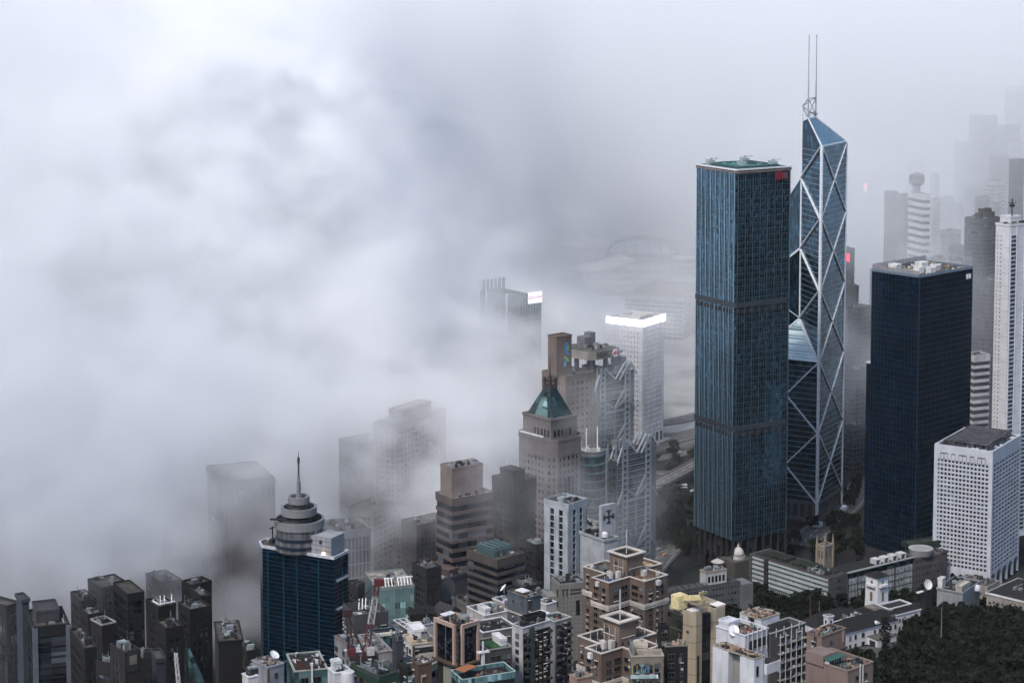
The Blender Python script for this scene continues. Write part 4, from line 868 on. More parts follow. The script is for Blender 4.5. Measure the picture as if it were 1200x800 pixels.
# lower left dim towers
LL_ = 'dim towers under the fog at lower left'
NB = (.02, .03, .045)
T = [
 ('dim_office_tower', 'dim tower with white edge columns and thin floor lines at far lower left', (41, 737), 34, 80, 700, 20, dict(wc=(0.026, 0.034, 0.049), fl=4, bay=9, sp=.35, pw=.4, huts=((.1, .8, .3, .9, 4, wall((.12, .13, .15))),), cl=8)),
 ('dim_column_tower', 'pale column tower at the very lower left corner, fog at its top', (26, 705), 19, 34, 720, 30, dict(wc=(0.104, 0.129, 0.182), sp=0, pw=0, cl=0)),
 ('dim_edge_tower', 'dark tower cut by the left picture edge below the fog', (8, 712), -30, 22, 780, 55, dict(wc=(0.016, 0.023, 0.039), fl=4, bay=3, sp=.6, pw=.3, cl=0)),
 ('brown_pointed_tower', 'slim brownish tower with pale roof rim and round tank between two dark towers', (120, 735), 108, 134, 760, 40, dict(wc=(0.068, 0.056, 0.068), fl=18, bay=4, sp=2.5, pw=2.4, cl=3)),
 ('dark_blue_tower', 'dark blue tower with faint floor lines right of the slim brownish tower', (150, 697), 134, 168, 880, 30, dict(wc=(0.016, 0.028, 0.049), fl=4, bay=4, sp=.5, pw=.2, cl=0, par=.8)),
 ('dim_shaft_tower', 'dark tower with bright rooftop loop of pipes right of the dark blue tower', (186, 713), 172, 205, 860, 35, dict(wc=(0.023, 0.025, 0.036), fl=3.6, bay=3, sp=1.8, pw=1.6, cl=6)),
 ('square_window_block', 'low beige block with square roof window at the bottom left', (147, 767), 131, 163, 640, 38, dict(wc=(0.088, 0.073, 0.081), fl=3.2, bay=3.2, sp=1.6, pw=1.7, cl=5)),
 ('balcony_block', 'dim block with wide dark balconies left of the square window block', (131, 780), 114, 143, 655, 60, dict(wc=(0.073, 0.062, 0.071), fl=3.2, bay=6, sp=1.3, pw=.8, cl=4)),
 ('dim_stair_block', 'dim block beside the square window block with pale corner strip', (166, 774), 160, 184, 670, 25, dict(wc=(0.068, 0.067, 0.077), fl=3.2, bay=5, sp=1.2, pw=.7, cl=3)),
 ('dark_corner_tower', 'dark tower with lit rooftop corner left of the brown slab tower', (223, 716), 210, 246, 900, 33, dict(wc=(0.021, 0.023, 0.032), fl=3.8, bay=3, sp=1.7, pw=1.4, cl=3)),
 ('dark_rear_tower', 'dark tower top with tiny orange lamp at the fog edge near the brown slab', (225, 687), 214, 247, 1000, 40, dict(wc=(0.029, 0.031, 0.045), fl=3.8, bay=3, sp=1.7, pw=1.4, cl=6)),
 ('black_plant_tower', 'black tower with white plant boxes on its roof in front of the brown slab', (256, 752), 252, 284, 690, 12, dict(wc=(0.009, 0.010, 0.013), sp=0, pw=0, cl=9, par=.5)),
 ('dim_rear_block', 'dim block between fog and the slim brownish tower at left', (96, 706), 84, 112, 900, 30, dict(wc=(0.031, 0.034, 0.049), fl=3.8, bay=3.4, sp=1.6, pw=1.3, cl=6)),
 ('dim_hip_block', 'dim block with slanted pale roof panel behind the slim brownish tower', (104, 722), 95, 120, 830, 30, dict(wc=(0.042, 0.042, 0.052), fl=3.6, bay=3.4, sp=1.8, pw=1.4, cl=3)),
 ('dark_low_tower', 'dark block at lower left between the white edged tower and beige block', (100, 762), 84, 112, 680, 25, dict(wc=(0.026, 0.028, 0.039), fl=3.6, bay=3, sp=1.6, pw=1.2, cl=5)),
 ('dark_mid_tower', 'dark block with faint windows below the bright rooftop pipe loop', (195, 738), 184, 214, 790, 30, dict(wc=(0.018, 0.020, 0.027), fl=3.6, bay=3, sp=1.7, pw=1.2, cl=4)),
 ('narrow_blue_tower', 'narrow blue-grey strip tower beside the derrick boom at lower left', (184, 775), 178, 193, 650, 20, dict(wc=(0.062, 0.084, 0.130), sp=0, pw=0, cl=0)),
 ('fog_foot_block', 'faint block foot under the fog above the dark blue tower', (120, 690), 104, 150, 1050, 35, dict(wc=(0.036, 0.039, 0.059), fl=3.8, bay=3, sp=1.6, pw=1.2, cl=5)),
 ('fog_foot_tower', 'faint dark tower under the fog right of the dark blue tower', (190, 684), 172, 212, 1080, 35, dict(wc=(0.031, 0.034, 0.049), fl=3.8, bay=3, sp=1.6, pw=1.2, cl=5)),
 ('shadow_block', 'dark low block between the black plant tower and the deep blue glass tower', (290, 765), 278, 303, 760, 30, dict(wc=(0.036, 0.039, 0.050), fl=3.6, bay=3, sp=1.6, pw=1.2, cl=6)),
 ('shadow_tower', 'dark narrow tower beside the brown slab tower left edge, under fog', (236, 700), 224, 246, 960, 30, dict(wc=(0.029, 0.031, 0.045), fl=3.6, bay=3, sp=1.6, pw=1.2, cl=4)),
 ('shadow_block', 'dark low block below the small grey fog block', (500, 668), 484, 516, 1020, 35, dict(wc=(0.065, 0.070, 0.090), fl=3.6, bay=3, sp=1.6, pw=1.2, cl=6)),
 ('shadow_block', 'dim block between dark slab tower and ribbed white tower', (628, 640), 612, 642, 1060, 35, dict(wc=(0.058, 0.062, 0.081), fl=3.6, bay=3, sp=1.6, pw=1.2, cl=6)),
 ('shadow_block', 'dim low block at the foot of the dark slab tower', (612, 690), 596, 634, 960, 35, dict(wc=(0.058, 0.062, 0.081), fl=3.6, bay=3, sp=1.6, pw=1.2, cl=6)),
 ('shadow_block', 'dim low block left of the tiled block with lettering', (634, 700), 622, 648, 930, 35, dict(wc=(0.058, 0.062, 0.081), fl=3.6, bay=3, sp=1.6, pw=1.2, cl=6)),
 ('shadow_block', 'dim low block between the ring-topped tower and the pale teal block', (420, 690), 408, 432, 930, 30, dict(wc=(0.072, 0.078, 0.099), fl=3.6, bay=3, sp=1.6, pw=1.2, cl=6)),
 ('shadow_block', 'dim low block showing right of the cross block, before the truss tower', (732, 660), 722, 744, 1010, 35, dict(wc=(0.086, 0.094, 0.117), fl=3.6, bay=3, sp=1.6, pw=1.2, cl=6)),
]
TB = {}
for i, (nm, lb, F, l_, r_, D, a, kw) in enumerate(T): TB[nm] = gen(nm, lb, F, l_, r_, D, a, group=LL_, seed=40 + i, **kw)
b = TB['dim_shaft_tower']; m = MB(); m.beam((0, 0, b.H + 2), (b.wx, 0, b.H + 2), .5); m.beam((0, 0, b.H + 2), (0, b.wy * .5, b.H + 2), .5)
for x in (.1, .35, .8): m.beam((b.wx * x, 0, b.H), (b.wx * x + 1, 2, b.H + 5), .35)
b.part('pipe_loop', m, plain((.7, .7, .7)), stuff=True)
b = TB['brown_pointed_tower']; b.part('rim', MB().ring(offset(b.poly, .6), offset(b.poly, .1), b.H + .9, b.H + 1.5), wall((.4, .38, .38))); b.part('tank', MB().lathe(b.wx * .55, b.wy * .4, [(1.3, b.H), (1.4, b.H + 1.4), (.8, b.H + 2.2), (.2, b.H + 2.5)], 10), WHITE)
b = TB['square_window_block']; m = MB(); u, z = b.loc(150, 773); fb(m, b, 'R', .5, b.wx - .5, z - 4, z + 3.4, .4, .6); b.part('dark_frame', m, DGREY); m = MB(); fb(m, b, 'R', b.wx / 2 - 1.3, b.wx / 2 + 1.3, z - 1.6, z + 1.4, .6, .75); b.part('square_window', m, wall((.3, .24, .2)))
b = TB['dim_office_tower']
for q in (0, b.wx): m = MB().box(q - .9, q + .9, -.9, .9, 0, b.H + .5); b.part('edge_column', m, wall((.2, .23, .28)))
# gallows derrick boom at lower left
r_ = PD(206, 765, 640); q_ = PD(214, 812, 640)
o = empty('derrick_boom', (q_.x, q_.y, q_.z - 12), 0, 'pale lattice boom leaning left beside a sloping dark green roof', 'crane')
m = MB(); A = Vector((0, 0, 0)); Bv = Vector((r_.x - q_.x, 0, r_.z - q_.z + 12)); 
for dx, dy in ((-.7, -.7), (.7, -.7), (.7, .7), (-.7, .7)): m.beam(A + Vector((dx, dy, 0)), Bv + Vector((dx * .5, dy * .5, 0)), .35)
for k in range(12):
    t = k / 12; p = A.lerp(Bv, t); q = A.lerp(Bv, t + 1 / 12); m.beam(p + Vector((-.7, -.7, 0)), q + Vector((.7, -.7, 0)), .22); m.beam(p + Vector((.7, .7, 0)), q + Vector((-.7, .7, 0)), .22)
m.build('lattice', plain((.5, .48, .48)), o)
m = MB().box(-3, 3, -3, 3, -40, 0); m.build('base', DGREY, o)
b = gen('green_slope_block', 'low block with sloping dark green glass roof at the bottom left', (232, 800), 217, 240, 640, 35, wc=(.05, .05, .05), sp=0, pw=0, cl=0, par=0)
m = MB().add([(0, 0, b.H), (b.wx, 0, b.H), (b.wx, b.wy, b.H), (0, b.wy, b.H), (b.wx * .05, b.wy * .9, b.H + 12), (b.wx * .1, b.wy * .95, b.H + 12)], [(0, 1, 4), (1, 2, 5, 4), (2, 3, 5), (3, 0, 4, 5)]); b.part('sloping_roof', m, glass((.02, .04, .04), (.04, .07, .07), (2, 2, 2), .2))
# ================================================================ foreground roofs
_WM = {}
def window_mesh(w_, h, tone, ac):
    k = (round(w_, 2), round(h, 2), tone, ac)
    if k not in _WM:
        m = MB(); m.box(-w_ / 2, w_ / 2, -.10, .02, -h / 2, h / 2, 0); t = .12
        for (x0, x1, z0, z1) in ((-w_ / 2 - t, -w_ / 2, -h / 2 - t, h / 2 + t), (w_ / 2, w_ / 2 + t, -h / 2 - t, h / 2 + t), (-w_ / 2, w_ / 2, h / 2, h / 2 + t), (-w_ / 2, w_ / 2, -h / 2 - t, -h / 2), (-.04, .04, -h / 2, h / 2)): m.box(x0, x1, -.22, .03, z0, z1, 1)
        if ac: m.box(-w_ / 2 + .1, -w_ / 2 + .85, -.65, 0, -h / 2 - .75, -h / 2 - .2, 2); m.box(-w_ / 2 - .2, w_ / 2 + .2, -.6, 0, h / 2 + .12, h / 2 + .2, 2)
        o = m.build('window', [WINM, FRM, ACM]); _WM[k] = o.data; bpy.data.objects.remove(o)
    return _WM[k]
def _winmat():
    t = NT('window_glass'); oi = t.n('ShaderNodeObjectInfo'); f = t.step(oi.outputs['Random'], .72, .98); col = t.mix(f, (.012, .014, .018), (.22, .25, .27)); t.l(col, t.b.inputs['Base Color']); t.b.inputs['Roughness'].default_value = .15; t.b.inputs['Metallic'].default_value = .25; return t.m
WINM = _winmat(); FRM = plain((.07, .065, .06)); ACM = plain((.42, .42, .4))
def wins(b, origin, ang, cols, zs, h=1.5, acp=.25, seed=0, parent=None):
    """windows set one by one in a wall that starts at origin and runs at ang (degrees, local), wall face towards its right hand"""
    r = random.Random(seed); a = math.radians(ang); d = Vector((math.cos(a), math.sin(a)))
    nn = Vector((d.y, -d.x))
    for z in zs:
        for (u, w_) in cols:
            me = window_mesh(w_, h, 0, r.random() < acp); o = bpy.data.objects.new('window', me); COL.objects.link(o); o.parent = parent or b.o
            p = Vector(origin) + d * u + nn * .02; o.location = (p.x, p.y, z); o.rotation_euler[2] = a
def fr(z1, n, fl): return [z1 - fl * k for k in range(n)]
def shell(b, poly, wm, roof, h=1.1, th=.5, cop=None, z=None, z0=0, copw=.25):
    z = b.H if z is None else z
    b.part('wall', MB().prism(poly, z0, z - .05), wm)
    b.part('parapet', MB().ring(poly, offset(poly, -th), z - .06, z + h), wm)
    b.part('coping', MB().ring(offset(poly, copw), offset(poly, -th - .1), z + h, z + h + .35), cop or wm)
    b.part('roof', MB().prism(offset(poly, -th - .02), z - .04, z + .12), roof)
def brown_cross(name, label, F, D, a, S_, top_core, floors, seed, roofs):
    b = Bd(name, label, F, F[0] - 20, F[0] + 30, D, a, 'apartment building'); H = b.H; k = S_
    bm = wall((.27, .185, .145), .85, .2, .3); cop = wall((.55, .5, .45))
    P = [(0, 0), (12.8, 0), (12.8, -9), (27, -9), (27, 4), (37, 4), (37, 15), (22, 15), (22, 24), (8, 24), (8, 10.3), (0, 10.3)]; P = [(x * k, y * k) for x, y in P]
    shell(b, P, bm, ROOF, 1.1, .5, cop)
    for nm, (x0, x1, y0, y1), c in roofs: b.part(nm, MB().box(x0 * k, x1 * k, y0 * k, y1 * k, H + .13, H + .2), roofm(c))
    z = H - 10.2; m = MB().ring(offset(P, .5), offset(P, -.1), z, z + 1.3); b.part('string_course', m, cop)
    m = MB().ring(offset(P, .35), offset(P, -.1), z - 1.0, z - .3); b.part('string_course', m, cop)
    while z > 30:
        z -= 37; b.part('string_course', MB().ring(offset(P, .4), offset(P, -.1), z, z + 1.1), cop)
    c0 = (12.2 * k, 22.4 * k, 1.4 * k, 11.8 * k); CP = [(c0[0], c0[2]), (c0[1], c0[2]), (c0[1], c0[3]), (c0[0], c0[3])]
    ct = top_core
    b.part('core', MB().prism(CP, H, H + ct), wall((.3, .21, .165))); cr = b.part('core_parapet', MB().ring(offset(CP, .1), offset(CP, -.5), H + ct - .03, H + ct + 1), wall((.3, .21, .165)))
    b.part('core_coping', MB().ring(offset(CP, 1.0), offset(CP, -.7), H + ct + 1, H + ct + 1.5), cop); b.part('core_roof', MB().prism(offset(CP, -.5), H + ct, H + ct + .3), ROOFD)
    m = MB()
    for (x, y) in ((c0[0] + 1, c0[2]), (c0[0] + 4, c0[2])): m.box(x, x + .9, y - .12, y, H + .2, H + 2.6)
    m.box(c0[0] - .12, c0[0], c0[2] + 1, c0[2] + 1.9, H + .2, H + 2.6); m.box(c0[0] - .15, c0[0], c0[2] + 5, c0[2] + 7, H + 5, H + 6.4); b.part('core_door', m, DARK, stuff=True)
    m = MB()
    for y in (2, 5, 7.5): m.beam((c0[0] - .2, c0[2] + y, H + 1), (c0[0] - .2, c0[2] + y, H + ct - 1), .15)
    m.beam((c0[0] - .25, c0[2] + 2, H + 4.5), (c0[0] - .25, c0[2] + 8, H + 4.5), .2); m.beam((c0[0] + 1, c0[2] - .2, H + 4), (c0[1] - 1, c0[2] - .2, H + 4), .2); b.part('pipes', m, PIPE, stuff=True)
    m = MB().beam(((c0[0] + c0[1]) / 2, (c0[2] + c0[3]) / 2, H + ct), ((c0[0] + c0[1]) / 2, (c0[2] + c0[3]) / 2, H + ct + 11), .3); b.part('mast', m, WHITE)
    zs = fr(H - 2.6, floors, 3.0)
    wins(b, (0, 10.3 * k), -90, [(2.4 * k, 2.2 * k), (4.7 * k, .8 * k), (7.4 * k, 1.8 * k)], zs, 1.6, .15, seed)
    wins(b, (0, 0), 0, [(4.2 * k, 2.6 * k), (9.4 * k, 3.4 * k)], zs, 1.6, .1, seed + 1)
    wins(b, (12.8 * k, 0), -90, [(3.2 * k, 3.6 * k), (7.0 * k, 1.8 * k)], zs, 1.6, .2, seed + 2)
    wins(b, (12.8 * k, -9 * k), 0, [(3.4 * k, 2.0 * k), (7.6 * k, .9 * k), (10.6 * k, 1.2 * k)], zs, 1.6, .3, seed + 3)
    wins(b, (27 * k, 4 * k), 0, [(4 * k, 1.6 * k), (7.6 * k, 1.2 * k)], zs[:9], 1.6, .2, seed + 4); wins(b, (8 * k, 24 * k), -90, [(3 * k, 1.4 * k), (7 * k, 2 * k)], zs[:9], 1.6, .3, seed + 5)
    m = MB()
    for (x, y) in ((-.1, 5.6), (-.1, 1.2)): m.beam((x * k - .1, y * k, 0), (x * k - .1, y * k, H), .22)
    for x in (19, 22.3, 24.6): m.beam((x * k, -9 * k - .2, 0), (x * k, -9 * k - .2, H), .2)
    b.part('drain_pipes', m, wall((.38, .28, .22)), stuff=True)
    for (x, y) in ((-.6, 6.4), (20, -9.8)): b.part('balcony_box', MB().box(x * k - .6, x * k + 1.4, y * k - .8, y * k + .8, H - 1.6, H + .4), WHITE)
    for (x, y, s, h) in ((9.3, 3.6, 1.8, 3.2), (7, 5.8, 1.3, 2.8), (8.5, 8.4, 1.6, 2.4), (20, -1.5, 2, 2.4), (23.5, 1.5, 1.6, 1.6)): b.part('roof_box', MB().box(x * k, x * k + s, y * k, y * k + s, H + .15, H + h), wall((.55, .52, .5)))
    r = random.Random(seed); m = MB()
    for (x0, x1, y0, y1) in ((1, 8, 1, 9), (14, 26, -8, 0), (9, 21, 13, 23), (24, 36, 5, 14)):
        for q in range(6):
            x, y = r.uniform(x0, x1) * k, r.uniform(y0, y1) * k; m.box(x, x + r.uniform(.4, 1.6), y, y + r.uniform(.4, 1.6), H + .2, H + r.uniform(.6, 1.8), r.randrange(3)) if q % 2 else m.beam((x, y, H), (x, y, H + r.uniform(1.5, 4)), .15, m=2)
    b.part('roof_equipment', m, [GREY, DARK, PIPE], stuff=True)
    return b
brown_cross('brown_cross_plan_tower', 'brown apartment tower of cross plan with blue painted roof corner and square core', (713.5, 686), 830, 42, 1.0, 8.8, 17, 3,
            [('blue_roof', (1, 9.5, 1, 8), (.05, .1, .3)), ('terracotta_roof', (14, 26, -8, 3), (.3, .17, .11)), ('tan_roof', (25, 36, 5, 14), (.5, .38, .22)), ('grey_roof', (9, 20, 13, 23), (.2, .22, .22))])
brown_cross('brown_cross_plan_tower', 'lower brown apartment tower with cluttered black roofs in front of the blue-roofed one', (704.5, 770), 655, 40, .78, 8.6, 7, 9,
            [('dark_roof', (1, 9.5, 1, 8), (.03, .03, .03)), ('dark_roof', (14, 26, -8, 3), (.03, .03, .035)), ('dark_roof', (25, 36, 5, 14), (.1, .09, .08)), ('dark_roof', (9, 20, 13, 23), (.04, .04, .04))])
# grey blank block with two dishes
def blk(name, label, F, l_, r_, D, a, wc, roof=None, cop=None, h=1.0, cat='building', ws=None, cl=8, seed=0, mats=None, fl=3.0, copw=.2):
    b = Bd(name, label, F, l_, r_, D, a, cat); wm = wc if not isinstance(wc, tuple) else wall(wc, .85, .3, .6)
    shell(b, b.poly, wm, roof or ROOF, h, .35, cop, copw=copw)
    if ws is None:
        r = random.Random(seed + D); ws = []
        for face, LL in (('R', b.wx), ('L', b.wy)):
            n = int(LL / 3.2); cols = tuple(((k + .6) / (n + .2), r.choice((.8, 1.2, 1.6, 2.0))) for k in range(n) if r.random() < .75); ws.append((face, cols, 5 if seed % 3 else 4, r.choice((1.2, 1.5))))
    if ws:
        for face, cols, n, hh in ws:
            if face == 'R': wins(b, (0, 0), 0, [(u * b.wx, w_) for u, w_ in cols], fr(b.H - 2.6, n, fl), hh, .3, seed)
            else: wins(b, (0, b.wy), -90, [(u * b.wy, w_) for u, w_ in cols], fr(b.H - 2.6, n, fl), hh, .3, seed + 1)
    if cl: clutter(b, .8, b.wx - .8, .8, b.wy - .8, b.H + .12, seed + 90, cl, mats=mats)
    return b
def jumble(b, x0, x1, y0, y1, z, n, seed, hmax=2.2, mats=None):
    """small rooftop goods: crates, tanks, pots, pipes"""
    n = int(n * 1.6); r = random.Random(seed); m = MB(); mats = mats or [LGREY, GREY, ROOFL, DARK, DARK, plain((.28, .14, .08)), plain((.05, .14, .16))]
    for i in range(n):
        x, y = r.uniform(x0, x1), r.uniform(y0, y1); s = r.uniform(.3, 1.3); k = r.randrange(len(mats)); h = r.uniform(.3, hmax)
        t = r.random()
        if t < .6: m.box(x, x + s, y, y + s * r.uniform(.5, 1.6), z, z + h, k)
        elif t < .75: m.cyl(x, y, z, z + h, s * .45, n=8, m=k)
        elif t < .9: m.beam((x, y, z + .3), (x + r.uniform(-4, 4), y + r.uniform(-3, 3), z + .3), .14, m=k)
        else: m.beam((x, y, z), (x, y, z + h * 1.8), .1, m=0)
    b.part('roof_goods', m, mats, stuff=True)
b = blk('slate_grey_block', 'slate grey windowless lift block carrying a black dish and white roof panel', (618, 702), 594.5, 633.5, 770, 41, (.17, .2, .24), roofm((.38, .27, .17)), None, .3, cl=0, ws=(('L', ((.3, .5), (.72, .6)), 4, .9), ('R', ((.12, .7),), 1, 4)), seed=1, fl=5.4)
W, L, H = b.wx, b.wy, b.H
b.part('band', MB().ring(offset(b.poly, .3), offset(b.poly, -.1), H - 7.6, H - 7), wall((.5, .48, .42))); b.part('roof_panel', MB().box(W * .2, W * .75, L * .35, L * .75, H + 1.2, H + 1.5), wall((.65, .65, .65)))
m = MB()
for x, y in ((.25, .4), (.7, .4), (.25, .7), (.7, .7)): m.beam((W * x, L * y, H), (W * x, L * y, H + 1.2), .15)
b.part('panel_posts', m, DARK, stuff=True); jumble(b, 1, W - 1, 1, L * .3, H + .1, 12, 5, 1)
dish(b, W * .62, L * .95, H + .5, 2.1, -1.9, plain((.015, .015, .015)), 'black_dish', .9); dish(b, W * .05, L * 1.2, H - 1, 1.7, 2.4, plain((.75, .75, .75)), 'white_dish', .7)
b = blk('white_flank_tower', 'tower with bare white flank, maroon roof and dark balcony face', (612.5, 739), 600, 645.5, 715, 41, (.5, .5, .53), roofm((.14, .035, .05)), cl=5, h=.9, seed=4)
W, L, H = b.wx, b.wy, b.H
m = MB()
for x in (.1, .33, .6, .8): m.box(W * x, W * x + .2, -.3, 0, 0, H)
b.part('face_panel', MB().box(.3, W * .96, -.25, -.02, 0, H - 1.2), wall((.035, .035, .04), .5)); b.part('teal_strip', MB().box(W * .2, W * .36, -.9, -.25, 0, H + .6), wall((.13, .18, .18)))
z = H - 3
for k in range(13):
    m = MB().box(.2, W * .17, -1.5, -.25, z, z + .8); b.part('balcony', m, wall((.13, .12, .11))); 
    if k % 2 == 0: m = MB().box(W * .86, W * .98, -1.5, -.25, z, z + .8); b.part('balcony', m, wall((.13, .12, .11)))
    z -= 3
wins(b, (0, -.26), 0, [(W * .46, .9), (W * .6, .9), (W * .78, 1.6)], fr(H - 3.5, 13, 3), 1.3, .35, 8)
m = MB().ring([(W * .3, L * .45), (W, L * .45), (W, L), (W * .3, L)], [(W * .33, L * .48), (W * .97, L * .48), (W * .97, L * .97), (W * .33, L * .97)], H, H + 3.4); b.part('roof_wall', m, wall((.05, .05, .05)))
jumble(b, 2, W - 2, 1, L * .45, H + .1, 14, 6, 1.2)
b = blk('balcony_face_tower', 'grey tower with pale empty roof terrace and rows of dark balconies, before the tiled block', (650.5, 731), 634, 669.5, 745, 41, (.34, .35, .37), roofm((.42, .42, .4)), wall((.5, .48, .42)), cl=0, h=.8, seed=6)
W, L, H = b.wx, b.wy, b.H; b.part('face_panel', MB().box(.5, W * .97, -.25, -.02, 0, H - 1.2), wall((.05, .052, .055), .5)); z = H - 3
for k in range(13):
    for (x0, x1) in ((.03, .3), (.68, .96)): b.part('balcony', MB().box(W * x0, W * x1, -1.5, -.25, z, z + .75), wall((.17, .16, .15)))
    z -= 3
wins(b, (0, -.26), 0, [(W * .16, 1.4), (W * .44, .8), (W * .57, .8), (W * .82, 1.4)], fr(H - 1.2, 13, 3), 1.4, .2, 9)
jumble(b, W * .55, W - 1.5, L * .3, L * .8, H + .1, 12, 16, 2.2, [DARK, plain((.05, .12, .1)), plain((.2, .05, .06))]); b.part('glass_guard', MB().box(.4, .6, L * .1, L * .8, H + .8, H + 2), glass((.1, .15, .15), (.3, .36, .36), (2, 2, 2), .3))
b.part('white_canopy', MB().box(-2, W * .45, L * .85, L * 1.5, H + 1.5, H + 2), WHITE); b.part('white_canopy', MB().box(-2.5, W * .3, L * 1.0, L * 1.2, H - 1, H + 1.5), WHITE)
# pink framed tower
def pink():
    b = Bd('pink_framed_tower', 'square tower of dark glass framed in pink stone with mast rising from its roof', (536.5, 738), 508.5, 562, 690, 42, 'building'); H = b.H; W, L = b.wx, b.wy; pk = wall((.5, .36, .3), .8, .15, .15)
    c = 1.9; P = [(c, 0), (W, 0), (W, L), (0, L), (0, c)]; P0 = offset(P, -.8)
    b.part('glazing', MB().prism(P0, H - 13, H - .5), glass((.006, .008, .014), (.05, .06, .09), (.9, .9, .7), .5, .2, .75)); zb_ = H - 13.2
    m = MB()
    for (x0, x1, y0, y1) in ((c, c + 1.1, -.1, .9), (W - .9, W + .1, -.1, .9), (-.1, .9, c, c + 1.1), (-.1, .9, L - .9, L + .1), (W - .9, W + .1, L - .9, L + .1)):
        b.part('stone_column', MB().box(x0, x1, y0, y1, zb_, H - .02), pk)
    b.part('top_beam', MB().box(c, W + .12, -.12, .8, H, H + 1.1), pk); b.part('top_beam', MB().box(-.12, .8, c, L + .12, H, H + 1.1), pk); b.part('top_beam', MB().box(W - .8, W + .12, .82, L, H, H + 1.1), pk); b.part('top_beam', MB().box(.82, W - .82, L - .8, L + .12, H, H + 1.1), pk)
    b.part('top_beam', MB().box(-.3, .5, c, L, H + 1.1, H + 1.5), pk); b.part('top_beam', MB().box(c, W, -.3, .5, H + 1.1, H + 1.5), pk)
    m = MB()
    for k in range(6): m.box(.2, .9, .2, .9, zb_ + k * 2.1, zb_ + k * 2.1 + 1.5)
    b.part('corner_louvre', m, wall((.16, .15, .14)), stuff=True); b.part('mid_mullion', MB().box(-.02, .12, L * .5, L * .5 + .15, zb_, H), wall((.3, .3, .3)))
    b.part('roof', MB().prism(offset(P, -1), H - .4, H - .1), ROOFD); b.part('ledge', MB().prism(offset(P, .6), zb_ - .7, zb_), wall((.2, .14, .1)))
    b.part('lower_shaft', MB().prism(offset(P, -.9), 0, zb_ - .7), wall((.07, .06, .05)))
    m = MB()
    for k in range(4): m.box(.75, .95, L * .3 + k * 1.3, L * .3 + k * 1.3 + 1.1, zb_ - 12, zb_ - 1)
    b.part('pale_louvre', m, wall((.4, .42, .37))); m = MB().box(2.6, 3.6, .7, 1.0, 0, zb_ - 1); b.part('lower_column', m, pk)
    m = MB().beam((W * .35, L * .4, H), (W * .35, L * .4, H + 13), .28, n=6); m.cyl(W * .35, L * .4, H, H + 1.3, .8, .3, 8); b.part('mast', m, DARK)
    b.part('tank', MB().cyl(W * .78, L * .45, H, H + 2.2, 1.9, n=14), wall((.35, .36, .35))); jumble(b, 1.5, W - 2, 1.5, L - 2, H - .1, 22, 3, 1.6, [DARK, ROOFL, plain((.25, .12, .08)), GREY]); b.part('pale_slab', MB().box(W * .3, W * .8, L * .8, L * 1.02, H + 1.6, H + 2), WHITE)
pink()
def orange():
    b = Bd('glass_railed_terrace_block', 'block with teal glass railing round a black terrace and orange awning at bottom centre', (542, 798), 529, 603.5, 640, 24, 'building'); H = b.H; W, L = b.wx, b.wy; dk_ = wall((.03, .032, .03))
    b.part('wall', MB().box(0, W, 0, L, 0, H - 1), dk_); b.part('terrace', MB().box(.2, W - .2, .2, L - .2, H - 1, H - .8), roofm((.035, .035, .035)))
    tg = glass((.12, .24, .26), (.26, .42, .46), (1.2, 1.2, 9), .4)
    for face, LL, n in (('R', W, 14), ('L', L, 5), ('B', W, 12), ('S', L, 5)):
        for k in range(n): m = MB(); fb(m, b, face, LL * k / n + .05, LL * (k + 1) / n - .05, H - 1.6, H + .6, .0, .12); b.part('railing_pane', m, tg)
    m = MB().ring(offset(b.poly, .2), offset(b.poly, -.05), H + .6, H + .8); b.part('handrail', m, plain((.4, .5, .5)))
    for k in range(3):
        m = MB(); fb(m, b, 'R', W * .4 + k * 2.6, W * .4 + k * 2.6 + 2.2, H - 4.4, H - 4, .1, 1.3); b.part('window_canopy', m, WHITE)
    for k in range(5): m = MB(); fb(m, b, 'R', W * .72 + k * .9, W * .72 + k * .9 + .8, H - 7, H - 4, .02, .1); b.part('shopfront_pane', m, tg)
    def lo(px, py, z): return b.top(px, py, z)
    z = H + 1.8; q = [lo(532.5, 784, z), lo(544, 787.5, z), lo(559, 780.5, z), lo(548, 778, z)]
    b.part('orange_awning', MB().prism(q, z, z + .18), wall((.42, .16, .05), .7, .3, .3)); m = MB()
    for x, y in q: m.beam((x, y, H - .8), (x, y, z), .16)
    b.part('awning_post', m, DARK, stuff=True); jumble(b, W * .3, W - 1, 1, L - 1, H - .8, 20, 7, 1.2, [DARK, DARK, GREY, plain((.2, .07, .04))])
    x, y = lo(566, 779, H - .8); m = MB().box(x - .5, x + .5, y - .5, y + .5, H - .8, H + 3.6); m.box(x - 2, x + 2.2, y - .8, y + .8, H + 3.6, H + 4.1); m.beam((x, y, H + 4), (x, y, H + 7.5), .5); b.part('white_vent_stack', m, WHITE)
orange()
b = blk('brown_chimney_block', 'narrow brown block with white goods on top beside pale louvred shaft at bottom', (490, 781), 481, 506, 625, 30, (.22, .14, .1), ROOFD, cl=0, h=.5)
jumble(b, .5, b.wx - .5, .5, b.wy - .5, b.H + .1, 22, 2, 1.0, [WHITE, GREY, DARK]); b.part('door_frame', MB().box(b.wx * .2, b.wx * .25, -.4, 0, 0, b.H - 3), wall((.5, .36, .3))); b.part('door_frame', MB().box(b.wx * .25, b.wx * .55, -.4, 0, b.H - 3.6, b.H - 3), wall((.5, .36, .3)))
b = blk('cream_roofed_block', 'white walled low block with cream roof left of the pink framed tower', (483, 757), 472, 512, 715, 20, (.55, .55, .56), roofm((.55, .42, .28)), wall((.5, .42, .32)), cl=3, h=.4, seed=3)
